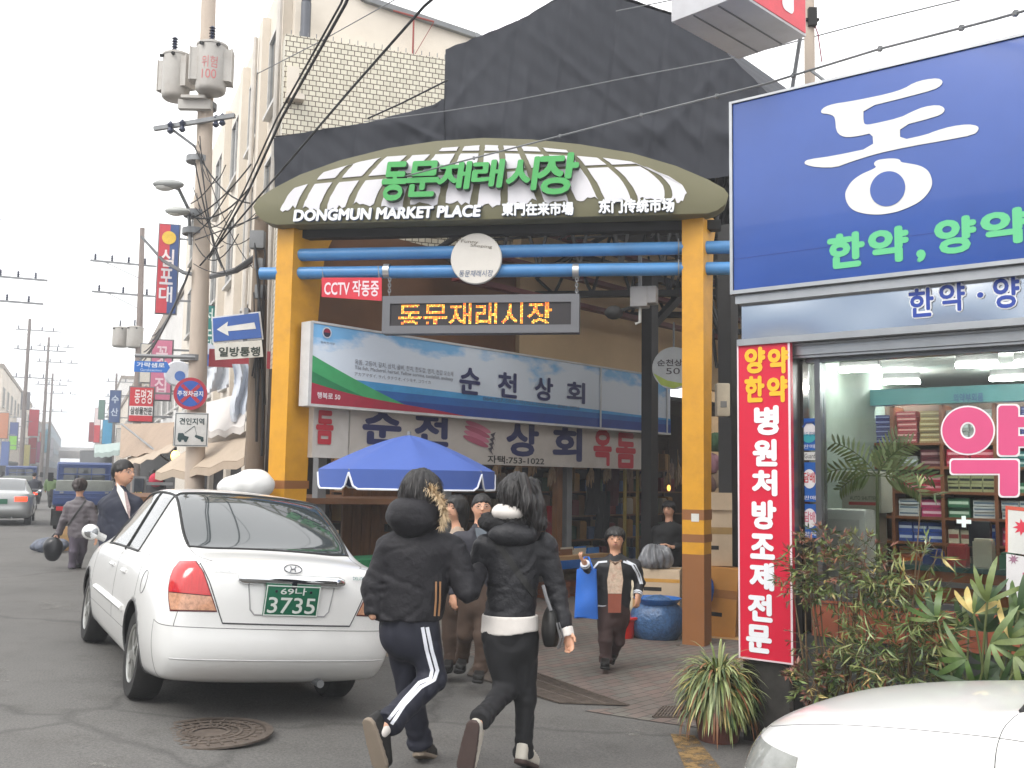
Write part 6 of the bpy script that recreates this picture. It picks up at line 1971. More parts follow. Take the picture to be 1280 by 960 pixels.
for k in range(9):
 c = [(40, 60, 130), (180, 60, 60), (200, 190, 170), (60, 120, 90), (190, 150, 60), (90, 50, 90), (200, 205, 205), (40, 44, 48), (170, 90, 50)][k]
 nm = ['navy', 'red', 'cream', 'green', 'yellow', 'purple', 'white', 'black', 'brown'][k]
 o = solo('counter_box', MB().box2((-.07, 0, -.12), (.07, .1 + .05 * (k % 3), 0)).box2((-.06, .1 + .05 * (k % 3), -.11), (.06, .12 + .05 * (k % 3), -.01)), paint(c, .4), nm + ' display box standing on the glass topped pharmacy counter', 'box')
 o.matrix_world = FP @ Matrix.Translation((cxa + .25 + k * .19, cy + .041, D3 - .15))
t = thing('television', 'small black screen on the shelf behind the counter with a glowing white cross sticker', 'screen', FP)
a, b = li(1211, 683, DS + .15), li(1237, 652, DS + .15)
part('screen', MB().box2((a[0], a[1], DS + .05), (b[0], b[1], DS + .15)), paint((34, 34, 40), .15), t, bevel=.008)
part('stand', MB().box2((a[0] + .05, a[1] - .05, DS + .06), (b[0] - .05, a[1] - .001, DS + .12)), M_DARK, t)
c = li(1205, 652, DS + .15)
part('cross', MB().box((c[0], c[1], DS + .155), (.12, .035, .004)).box((c[0], c[1], DS + .158), (.035, .1, .004)), paint((225, 230, 228), .4, emit=.6), t)  # sticker given a glow of its own, it is no lamp
D4 = -1.0
t = thing('dispenser', 'beige machine with a red stripe standing behind the indoor palm', 'machine', FP)
a, b = lp(1052, 640, D4), lp(1101, 589, D4)
part('case', MB().box2((a[0], a[1], D4 - .3), (b[0], b[1], D4)), paint((176, 174, 160), .5), t, bevel=.015)
part('stripe', MB().box2((a[0] + .06, a[1] + .06, D4 + .001), (b[0] - .02, a[1] + .085, D4 + .003)), paint((170, 50, 50), .5), t)
lettering(t, 'AUTO SHUTTER', (a[0] + .07, b[0] - .03, a[1] + .1, a[1] + .13), M_DARK, z=D4 + .002, bold=.0)
part('stand', MB().box2((a[0] + .05, gP + .15, D4 - .28), (b[0] - .05, a[1] - .001, D4 - .03)), paint((110, 96, 80), .6), t)
D5 = -.75
a, b = lp(1028, 690, D5), lp(1082, 637, D5)
t = thing('cabinet', 'white rounded appliance low inside the window by the narrow pane', 'appliance', FP)
part('case', MB().box2((a[0], gP + .15, D5 - .3), (b[0], b[1], D5)), paint((190, 190, 184), .4), t, bevel=.04)
part('panel', MB().box2((a[0] + .05, a[1] - .2, D5 + .001), (b[0] - .05, b[1] - .08, D5 + .003)), paint((176, 176, 170), .4), t)
# ================================================================ PLANTS
def leaf(mb, p, d, L, w, droop, mi=0, seg=4, up=Vector((0, 0, 1)), twist=0.0):
 d = d.normalized()
 side = d.cross(up)
 side = (side if side.length > .05 else Vector((1, 0, 0))).normalized()
 side = (Matrix.Rotation(twist, 3, d) @ side)
 q = Vector(p); dd = d.copy()
 vs = []
 for k in range(seg + 1):
  f = k / seg
  ww = w * (math.sin(math.pi * (f * .86 + .1)) ** .8) if k < seg else .0005
  vs += [q - side * ww / 2, q + side * ww / 2]
  dd = (dd + Vector((0, 0, -droop / seg))).normalized()
  q = q + dd * (L / seg)
 mb.add(vs, [(2 * k, 2 * k + 1, 2 * k + 3, 2 * k + 2) for k in range(seg)], mi, True)
def leaf_m(name, rgb, rough=.45):
 m = mat(name, rgb, rough, var=.3, scale=11)
 m.node_tree.nodes['Principled BSDF'].inputs['Subsurface Weight'].default_value = 0
 return m
LG = [leaf_m('leaf_green', (98, 114, 60)), leaf_m('leaf_olive', (122, 128, 76)), leaf_m('leaf_dark', (66, 86, 50)), leaf_m('leaf_red', (128, 84, 70)), leaf_m('leaf_straw', (176, 158, 100)), leaf_m('leaf_pale', (148, 160, 110)), leaf_m('leaf_brown', (128, 84, 52))]
M_STEM = mat('plant_stem', (98, 80, 58), .8, var=.2)
M_CANE = mat('green_cane', (96, 104, 62), .6, var=.2)
g = gr(899, 930)
zg = gz(g.x, g.y)
spd = thing('potted_plant', 'spiky arching variegated plant in a round terracotta pot on the corner', 'potted plant', (g.x + .02, g.y + .12, zg))
part('pot', MB().lathe([(.145, 0), (.15, .02), (.185, .24), (.2, .25), (.2, .285), (.17, .285), (.16, .24), (.01, .235)], 28), mat('dark_terracotta', (104, 62, 52), .7, var=.15, dirt=(60, 44, 40)), spd)
part('soil', MB().lathe([(.01, .25), (.165, .248)], 20, closed=True), paint((50, 40, 32), .9), spd)
random.seed(5)
fo = MB()
for k in range(1000):
 a = random.uniform(0, 2 * math.pi)
 el = random.uniform(-.2, 1.45)
 r0 = random.uniform(.0, .1)
 h0 = random.uniform(.3, .5)
 d = Vector((math.cos(a) * math.cos(el), math.sin(a) * math.cos(el), math.sin(el)))
 L = random.uniform(.26, .40) * (1.0 if el < 1.1 else .85)
 mi = random.choices([0, 5, 1, 4, 6, 2], [3, 5, 3, 2.2, 1.4, 2])[0]
 leaf(fo, (r0 * math.cos(a), r0 * math.sin(a), h0), d, L, random.uniform(.014, .024), random.uniform(1.6, 3.4), mi, seg=7, twist=random.uniform(-.4, .4))
for k in range(26):
 a = random.uniform(0, 2 * math.pi)
 d = Vector((math.cos(a), math.sin(a), .2))
 leaf(fo, (.14 * math.cos(a), .14 * math.sin(a), .34), d, random.uniform(.3, .42), .016, 3.6, 6, seg=7)
part('foliage', fo, LG, spd, recalc=False)
st_ = MB()
for k in range(9):
 a = k * 2 * math.pi / 9
 st_.tube([(0.02 * math.cos(a), .02 * math.sin(a), .24), (.08 * math.cos(a), .08 * math.sin(a), .46)], .012, 6)
part('stems', st_, M_CANE, spd)
plt = thing('planter', 'long low dark planter trough under the pharmacy window', 'planter', FP)
py_ = gP + .28
part('trough', MB().box2((.62, gP - .1, .02), (XE, py_, .06)).box2((.62, gP - .1, .50), (XE, py_, .54)).box2((.58, gP - .1, .02), (.619, py_, .54)), mat('dark_planter', (58, 56, 52), .8, var=.2), plt)
part('soil', MB().box2((.62, gP - .1, .061), (XE, py_ - .05, .499)), paint((48, 40, 32), .95), plt)
def shrub(name, label, px, py_top, dz, crown, nst, nleaf, mix, L, w, seed, droop=.5, spread=.12, lean=.0):
 """crown: list of (px, py, rx_m, rz_m) clumps in picture position on the plane dz"""
 random.seed(seed)
 bx = loc(FP, px, 760, dz)[0]
 t = thing(name, label, 'shrub', FP @ Matrix.Translation((bx, py_ - .06, dz)))
 cs = []
 for cx, cy, rx, rz, wt in crown:
  q = loc(FP, cx, cy, dz)
  cs.append((Vector((q[0] - bx, q[1] - py_ + .06, 0)), rx, rz, wt))
 stm = MB(); fol = MB()
 tot = sum(c[3] for c in cs)
 for c, rx, rz, wt in cs:
  for k in range(max(1, int(nst * wt / tot))):
   e = c + Vector((random.uniform(-rx, rx) * .7, random.uniform(-.2, .8) * rz, random.uniform(-.7, .7) * min(rx, .22)))
   b_ = Vector((random.uniform(-spread, spread) + c.x * .35, 0, random.uniform(-.1, .1)))
   m1 = b_.lerp(e, .5) + Vector((random.uniform(-.06, .06), 0.06, random.uniform(-.04, .04)))
   pts = [b_ * (1 - f) ** 2 + m1 * 2 * f * (1 - f) + e * f * f for f in [i / 7 for i in range(8)]]
   stm.tube(pts, [.009 - .006 * i / 7 for i in range(8)], 5)
  n_ = int(nleaf * wt / tot)
  for k in range(n_ // 7):
   while True:
    v = Vector((random.uniform(-1, 1), random.uniform(-1, 1), random.uniform(-1, 1)))
    if .15 < v.length < 1: break
   o = c + Vector((v.x * rx, v.y * rz, v.z * min(rx, .24)))
   if random.random() < .12: o += Vector((v.x * rx * .35, v.y * rz * .3, 0))
   base = Vector((v.x, v.y * .5 + .1, v.z + .25)).normalized()
   mi = random.choices(range(len(LG)), mix(v, (o.y)))[0]
   stm.tube([o - base * .05, o + base * L * .6], .002, 3, caps=False)
   for j in range(7):
    d = (base + Vector((random.uniform(-1, 1), random.uniform(-.8, .5), random.uniform(-1, 1))) * .9).normalized()
    leaf(fol, o + base * (L * .5 * j / 7), d, L * random.uniform(.6, 1.1), w * random.uniform(.7, 1.1), droop, mi if random.random() < .75 else random.choice([0, 1, 2]), seg=2, up=Vector((0, 1, 0)), twist=random.uniform(-.8, .8))
 part('stems', stm, M_STEM, t)
 part('foliage', fol, LG, t, recalc=False)
 return t
shrub('shrub', 'bushy nandina shrub with reddish top leaves before the narrow pane', 1040, 660, .22,
[(1040, 712, .33, .26, 6), (1005, 725, .18, .16, 2), (1080, 700, .2, .2, 2.4), (1025, 672, .16, .1, 1), (1100, 730, .16, .2, 1.6), (992, 700, .1, .12, .5), (1010, 800, .14, .2, .8)], 15, 2600,
lambda v, y: [4, 3, 4, 9 if v.y > .1 else 2, .4, .5, 1.2], .06, .014, 3)
shrub('bamboo', 'feathery bamboo clump with straw tipped leaves in the middle of the planter', 1115, 600, .26,
[(1110, 800, .32, .26, 6), (1155, 770, .22, .24, 3), (1080, 835, .25, .16, 3), (1140, 840, .26, .16, 3), (1120, 730, .18, .16, 1.4), (1150, 700, .12, .1, .35), (1150, 620, .07, .07, .22), (1170, 690, .08, .07, .25), (1180, 810, .12, .16, 1)], 16, 2300,
lambda v, y: [5, 5, 4, .3, .8, 1.2, .5], .115, .014, 4, droop=1.1)
shrub('shrub', 'low reddish brown shrub at the foot of the red upright sign', 1010, 800, .34,
[(1015, 850, .16, .12, 2), (1040, 835, .12, .1, 1)], 6, 600, lambda v, y: [3, 2, 1, 3, .5, .5, 1], .07, .02, 6)
random.seed(12)
bx = loc(FP, 1225, 760, .3)[0]
rp = thing('fan_palm', 'broad fingered fan palm with yellowing leaves at the right of the planter', 'palm', FP @ Matrix.Translation((bx, py_ - .06, .3)))
fo, sm_ = MB(), MB()
for k, (px, py, a, mi, n_) in enumerate(((1220, 765, 70, 4, 6), (1200, 790, 150, 1, 5), (1245, 800, -20, 5, 7), (1262, 775, 30, 0, 6), (1215, 820, 200, 0, 7), (1250, 835, 250, 2, 7), (1185, 770, 140, 0, 5), (1240, 750, 80, 1, 5), (1275, 815, -30, 1, 7), (1230, 790, 100, 2, 7), (1195, 835, 190, 2, 6), (1280, 760, 40, 0, 6), (1265, 845, 270, 2, 6), (1225, 845, 240, 0, 6), (1300, 790, 0, 0, 7), (1310, 830, -40, 2, 7), (1258, 800, 60, 4, 5))):
 q = loc(FP, px, py, .3 + random.uniform(-.15, .18))
 o = Vector((q[0] - bx, q[1] - py_ + .06, random.uniform(-.15, .18)))
 b_ = Vector((random.uniform(-.15, .15), 0, random.uniform(-.08, .08)))
 sm_.tube([b_, b_.lerp(o, .6) + Vector((0, .08, 0)), o], .007, 6)
 for j in range(n_):
  an = R(a + (j - (n_ - 1) / 2) * 26)
  d = Vector((math.cos(an), math.sin(an) * .8 + .1, .55 + random.uniform(-.3, .3)))
  leaf(fo, o, d, random.uniform(.2, .32), random.uniform(.028, .044), random.uniform(1.0, 2.2), mi if random.random() < .5 else random.choice([0, 2, 1]), seg=6, up=Vector((0, 0, 1)) if j % 2 else Vector((.2, .3, 1)))
part('stems', sm_, M_CANE, rp)
LP = [leaf_m('palm_leaf', c_) for c_ in ((76, 100, 48), (96, 110, 58), (50, 74, 38), (110, 60, 50), (186, 166, 100), (112, 130, 84))]
part('foliage', fo, LP, rp, recalc=False)
random.seed(15)
q = loc(FP, 1094, 640, -.6)
ip = thing('indoor_palm', 'slender green palm growing inside the pharmacy window', 'palm', FP @ Matrix.Translation((q[0], gP + .15, -.6)))
hh = loc(FP, 1096, 592, -.6)[1] - gP - .15
fo, sm_ = MB(), MB()
sm_.tube([(0, 0, 0), (.01, hh * .5, 0), (.02, hh, 0)], [.02, .016, .012], 8)
for k, (ax, rise, L) in enumerate(((-1.0, .5, .42), (-.55, .9, .4), (.25, .8, .34), (1.0, .45, .42), (.8, .05, .36), (-.8, .1, .34), (.1, .5, .3), (.5, .9, .36))):
 o = Vector((.02, hh - .02, 0)); d = Vector((ax, rise, random.uniform(-.2, .2))).normalized()
 pts = []; p = o.copy()
 for j in range(12):
  pts.append(p.copy()); p = p + d * (L / 11); d = (d + Vector((0, -.09, 0))).normalized()
 sm_.tube(pts, .004, 5)
 for j in range(2, 12):
  t_ = (pts[j] - pts[j - 1]).normalized()
  for s in (-1, 1):
   dd = t_ * .6 + Vector((-t_.y, t_.x, 0)) * s * .7 + Vector((0, -.15, .15 * s))
   leaf(fo, pts[j], dd, .17 * (1 - .04 * j), .021, .6, random.choice([0, 1, 1, 5]), seg=3, up=Vector((0, 0, 1)))
part('stem', sm_, M_CANE, ip)
part('foliage', fo, LG, ip, recalc=False)
part('pot', MB().lathe([(.12, 0), (.17, .3), (.15, .3), (.01, .27)], 20, M=Matrix.Rotation(R(-90), 4, 'X')), paint((120, 70, 50), .6), ip)
# ================================================================ ROOF SIGN AND POLE ABOVE THE PHARMACY
def zat(px, py, z):
 r = Vector(ray(px, py)); return Vector(_C) + r * ((z - EYE) / r.z)
ZB = 5.15
n0, n1, n2 = zat(926, -6, ZB), zat(1008, 46, ZB), zat(885, 13, ZB)
ex = (n1 - n0); ex.z = 0; ey = (n2 - n0); ey.z = 0
lx_ = ex.length; ex.normalize(); ly_ = ey.length
ey = (ey - ex * ey.dot(ex)).normalized()
Mrs = Matrix((ex, ey, Vector((0, 0, 1)))).transposed().to_4x4(); Mrs.translation = n0
rs = thing('roof_sign', 'white lit box sign with a red face jutting out above the pharmacy roof', 'sign', Mrs)
part('box', MB().box2((0, 0, 0), (lx_, .62, 1.0)), mat('white_sign_box', (196, 196, 200), .45, var=.05, dirt=(150, 146, 150)), rs, bevel=.01)
part('face', MB().box2((.02, -.006, .02), (lx_ - .02, -.001, .98)), paint((206, 44, 62), .4), rs)
part('stroke', MB().prism(rr_px(lx_ * .60, .10, lx_ * .78, .95, .05), .0075, .010, M=Matrix.Rotation(R(90), 4, 'X')), WHT2, rs)
part('rib', MB().box2((.02, .2, -.008), (lx_ - .02, .21, -.001)).box2((.02, .42, -.008), (lx_ - .02, .43, -.001)), M_GREY, rs)
pp_ = at(1010, 105, 8.4); pt_ = at(1011, -60, 8.4)
t = thing('utility_pole', 'short pale concrete pole rising behind the blue pharmacy sign', 'utility pole', (pp_.x, pp_.y, 0))
part('shaft', MB().tube([(0, 0, 2.5), (pt_.x - pp_.x, 0, pt_.z)], [.05, .045], 12), M_POLE, t)
a = at(1015, 22, 8.35) - Vector((pp_.x, pp_.y, 0))
part('junction_box', MB().box(a, (.07, .07, .16)).box(a + Vector((0, 0, -.02)), (.12, .03, .02)), M_DARK, t)
part('drop_wire', MB().tube([a, a + Vector((.05, 0, -.15)), a + Vector((.08, 0, -.4))], .006, 5), paint((130, 60, 80), .5), t)
t = solo('sign_brace', MB().tube([at(990, 112, 8.2), at(1003, 30, 8.0)], .018, 8).tube([at(1014, 88, 8.2), at(1032, 102, 8.0)], .014, 6), M_STEEL, 'slanting grey pipe brace holding the roof sign', 'brace')
# ================================================================ VEHICLES
M_CARW = mat('white_car_paint', (222, 222, 220), .28, var=.02, scale=1.5, coat=.7, dirt=(190, 186, 178), dirtamt=.18)
M_CARS = mat('silver_car_paint', (170, 172, 172), .3, .5, .03, 2, coat=.5)
M_CGL = mat('car_glass', (52, 58, 60), .03, var=.1, spec=.9, coat=.6)
M_RUB = mat('black_rubber', (20, 20, 20), .6, var=.1)
M_TYRE = mat('tyre_rubber', (30, 29, 28), .85, var=.2, scale=12, bump=.3)
M_RIM = mat('alloy_rim', (176, 176, 172), .3, .8, .1, 8)
M_CHR = mat('car_chrome', (210, 212, 214), .08, 1.0, var=0)
M_REDL = mat('red_lens', (186, 22, 26), .12, var=.15, scale=30, coat=.8, stretch=(1, 3, .3))
M_AMBL = mat('clear_amber_lens', (190, 140, 110), .12, var=.3, scale=40, coat=.8)
M_CLRL = mat('headlamp_lens', (150, 152, 148), .08, var=.2, scale=9, coat=.9)
M_UNDER = paint((16, 16, 16), .9)
SECT = [
(-.93, [(0, .28), (.40, .28), (.72, .29), (.78, .40), (.80, .60), (.74, .88), (.66, .985), (.56, 1.0), (.30, 1.015), (0, 1.02)], [.08, .08, .06, -.03, 0, .0, .05, .10, .1, .1]),
(-.74, [(0, .22), (.42, .22), (.76, .25), (.835, .41), (.845, .60), (.80, .89), (.715, .99), (.60, 1.012), (.32, 1.03), (0, 1.035)], None),
(-.42, [(0, .20), (.45, .20), (.78, .22), (.85, .42), (.86, .62), (.82, .90), (.745, .985), (.63, 1.025), (.34, 1.045), (0, 1.05)], None),
(.00, [(0, .19), (.45, .19), (.79, .21), (.85, .42), (.86, .64), (.835, .91), (.79, .955), (.60, 1.255), (.34, 1.27), (0, 1.275)], None),
(.38, [(0, .19), (.45, .19), (.79, .21), (.85, .42), (.86, .65), (.84, .90), (.80, .94), (.575, 1.40), (.34, 1.425), (0, 1.43)], None),
(.97, [(0, .19), (.45, .19), (.79, .21), (.85, .42), (.86, .65), (.84, .89), (.80, .93), (.585, 1.415), (.35, 1.445), (0, 1.455)], None),
(1.52, [(0, .19), (.45, .19), (.79, .21), (.85, .42), (.86, .65), (.84, .88), (.80, .92), (.565, 1.375), (.33, 1.41), (0, 1.42)], None),
(1.88, [(0, .19), (.45, .19), (.79, .21), (.85, .42), (.86, .65), (.835, .87), (.795, .91), (.62, 1.18), (.35, 1.225), (0, 1.235)], None),
(2.22, [(0, .20), (.45, .20), (.79, .22), (.85, .42), (.86, .64), (.83, .86), (.785, .905), (.68, .965), (.37, 1.0), (0, 1.01)], None),
(2.75, [(0, .20), (.45, .20), (.78, .22), (.85, .41), (.855, .60), (.81, .80), (.75, .855), (.64, .895), (.34, .925), (0, .935)], None),
(3.18, [(0, .20), (.44, .20), (.74, .23), (.81, .40), (.815, .56), (.76, .72), (.69, .775), (.58, .81), (.30, .84), (0, .85)], None),
(3.42, [(0, .24), (.40, .24), (.64, .26), (.70, .40), (.70, .54), (.64, .66), (.58, .70), (.50, .725), (.28, .745), (0, .755)], [.06, .06, .02, .06, .03, -.02, -.05, -.07, -.05, -.04])]
P_BODY, P_REARW, P_SCREEN, P_SIDE, P_RBUMP, P_BOOT, P_FBUMP, P_HOOD, P_DOORF, P_DOORR, P_ARCH = range(11)
WR, FAX = .30, 2.61
def sedan_mesh():
 bm = bmesh.new()
 ns_ = len(SECT)
 V = {}
 for i, (x, pts, dx) in enumerate(SECT):
  for j, (y, z) in enumerate(pts):
   for s in (1, -1):
    if y == 0 and s == -1:
     V[i, j, -1] = V[i, j, 1]; continue
    V[i, j, s] = bm.verts.new((x + (dx[j] if dx else 0), y * s, z))
 cap_ = {}
 for i in (0, ns_ - 1):
  x, pts, dx = SECT[i]
  out = -.055 if i == 0 else .09
  for r_ in (3, 4, 5, 6):
   y, z = pts[r_]
   z0 = {3: pts[1][1] * .3 + pts[3][1] * .7}.get(r_, z)
   for c, fy in ((1, .52), (0, 0)):
    for s in (1, -1):
     if fy == 0 and s == -1:
      cap_[i, r_, c, -1] = cap_[i, r_, c, 1]; continue
     o = out * (1 if c == 0 else .72)
     zz = z + (.012 if r_ >= 5 else 0)
     cap_[i, r_, c, s] = bm.verts.new((x + dx[r_] + o, y * fy * s, zz))
 fl = {}
 def face(vs, mi):
  vs2 = []
  for v in vs:
   if v not in vs2: vs2.append(v)
  if len(vs2) < 3: return
  try:
   f = bm.faces.new(vs2); f.material_index = mi; f.smooth = True
   return f
  except ValueError:
   return None
 for i in range(ns_ - 1):
  for j in range(9):
   for s in (1, -1):
    mi = P_BODY
    if j >= 7:
     if i in (2, 3): mi = P_REARW
     elif i in (6, 7): mi = P_SCREEN
     elif i in (8, 9, 10): mi = P_HOOD
     elif i in (0, 1): mi = P_BOOT
    if j == 6:
     if i in (4, 5, 6): mi = P_SIDE
     if i in (8, 9, 10): mi = P_HOOD
     if i in (0,): mi = P_BODY
    if j in (3, 4, 5) and i in (5, 6, 7): mi = P_DOORF
    if j in (3, 4, 5) and i in (3, 4): mi = P_DOORR
    if j in (0, 1, 2, 3) and i == 0: mi = P_RBUMP
    if j in (0, 1, 2, 3) and i == 10: mi = P_FBUMP
    q = [V[i, j, s], V[i + 1, j, s], V[i + 1, j + 1, s], V[i, j + 1, s]]
    face(q if s == 1 else q[::-1], mi)
 for i in (0, ns_ - 1):
  rows_ = [[V[i, 2, 1], V[i, 1, 1], V[i, 0, 1]]] + [[V[i, r_, 1], cap_[i, r_, 1, 1], cap_[i, r_, 0, 1]] for r_ in (3, 4, 5, 6)] + [[V[i, 7, 1], V[i, 8, 1], V[i, 9, 1]]]
  rowsm = [[V[i, 2, -1], V[i, 1, -1], V[i, 0, -1]]] + [[V[i, r_, -1], cap_[i, r_, 1, -1], cap_[i, r_, 0, -1]] for r_ in (3, 4, 5, 6)] + [[V[i, 7, -1], V[i, 8, -1], V[i, 9, -1]]]
  for k in range(5):
   if i == 0:
    mi = P_RBUMP if k < 2 else P_BOOT
   else:
    mi = P_FBUMP if k < 3 else P_HOOD
   for c in range(2):
    m2 = mi
    if i == 0 and k in (2, 3, 4) and c == 0: m2 = P_BOOT if k == 4 else P_BOOT
    a = [rows_[k][c], rows_[k][c + 1], rows_[k + 1][c + 1], rows_[k + 1][c]]
    b = [rowsm[k][c], rowsm[k][c + 1], rowsm[k + 1][c + 1], rowsm[k + 1][c]]
    face(a, m2); face(b[::-1], m2)
 bmesh.ops.recalc_face_normals(bm, faces=bm.faces)
 cl = bm.edges.layers.float.new('crease_edge')
 def cr_(a, b, v):
  e = bm.edges.get((a, b))
  if e: e[cl] = v
 for i in range(ns_ - 1):
  for s in (1, -1):
   cr_(V[i, 6, s], V[i + 1, 6, s], .45 if 2 <= i <= 7 else .25)
   cr_(V[i, 7, s], V[i + 1, 7, s], .45 if 2 <= i <= 7 else .1)
   cr_(V[i, 2, s], V[i + 1, 2, s], .35)
 for s in (1, -1):
  for j in (7, 8):
   for i in (2, 4, 6, 8):
    cr_(V[i, j, s], V[i, j + 1, s], .35)
  for r_, v in ((4, .5), (6, .3)):
   cr_(V[0, r_, s], cap_[0, r_, 1, s], v); cr_(cap_[0, r_, 1, s], cap_[0, r_, 0, s], v)
  cr_(V[0, 7, s], V[0, 8, s], .5); cr_(V[0, 8, s], V[0, 9, s], .5)
  cr_(V[0, 4, s], V[1, 4, s], .5)
 me = bpy.data.meshes.new('cage'); bm.to_mesh(me); bm.free()
 for k in range(11): me.materials.append(M_UNDER)
 o = bpy.data.objects.new('cage', me); COL.objects.link(o)
 md = o.modifiers.new('s', 'SUBSURF'); md.levels = 3; md.render_levels = 3
 cm = bmesh.new()
 for x in (0, FAX):
  bmesh.ops.create_cone(cm, cap_ends=True, segments=48, radius1=WR + .045, radius2=WR + .045, depth=2.4, matrix=Matrix.Translation((x, 0, WR + .01)) @ Matrix.Rotation(R(90), 4, 'X'))
 cme = bpy.data.meshes.new('cut'); cm.to_mesh(cme); cm.free()
 for k in range(11): cme.materials.append(M_UNDER)
 cme.polygons.foreach_set('material_index', [P_ARCH] * len(cme.polygons))
 co = bpy.data.objects.new('cut', cme); COL.objects.link(co)
 md = o.modifiers.new('b', 'BOOLEAN'); md.operation = 'DIFFERENCE'; md.object = co; md.solver = 'EXACT'
 dg = bpy.context.evaluated_depsgraph_get(); dg.update()
 out = bpy.data.meshes.new_from_object(o.evaluated_get(dg))
 bpy.data.objects.remove(o); bpy.data.objects.remove(co)
 return out
_car = sedan_mesh()
CV = [v.co.copy() for v in _car.vertices]
CF = [(tuple(p.vertices), p.material_index) for p in _car.polygons]
CBVH = BVHTree.FromPolygons([v[:] for v in CV], [f for f, m in CF])
print('car faces', len(CF), 'arch', sum(1 for f, m in CF if m == P_ARCH))
PN = {P_BODY: 'body', P_REARW: 'rear_window', P_SCREEN: 'windscreen', P_SIDE: 'side_window', P_RBUMP: 'rear_bumper', P_BOOT: 'boot_lid', P_FBUMP: 'front_bumper', P_HOOD: 'bonnet', P_DOORF: 'door', P_DOORR: 'door', P_ARCH: 'wheel_arch'}
def wheel(parent, x, side):
 T = Matrix.Translation((x, side * .72, WR)) @ Matrix.Rotation(R(-90 * side), 4, 'X')
 wb = MB().lathe([(WR * .62, -.095), (WR * .93, -.1), (WR, -.075), (WR, .075), (WR * .93, .1), (WR * .66, .095), (WR * .62, .07)], 40, closed=True)
 w = part('wheel', MB().lathe([(.1, -.08), (.12, .02)], 16), M_UNDER, parent, M=T)
 part('tyre', wb, M_TYRE, w)
 rm = MB().lathe([(WR * .64, .085), (WR * .60, .09), (WR * .57, .06), (WR * .55, -.06)], 36, closed=False)
 rm = MB().lathe([(WR * .665, .08), (WR * .64, .096), (WR * .59, .09), (WR * .57, .05), (WR * .56, -.05), (WR * .6, -.06)], 36, closed=True)
 for k in range(5):
  a = 2 * math.pi * k / 5 + .3
  for s in (-.16, .16):
   rm.bar((.035 * math.cos(a), .035 * math.sin(a), .075), (WR * .6 * math.cos(a + s), WR * .6 * math.sin(a + s), .07), .03, .028)
 rm.lathe([(.05, .05), (.05, .088), (.03, .094), (.001, .094)], 16)
 part('rim', rm, M_RIM, w)
 part('brake_disc', MB().lathe([(WR * .55, .0), (WR * .55, .01)], 24), mat('brake_disc', (70, 68, 66), .5, .7), w)
 return w
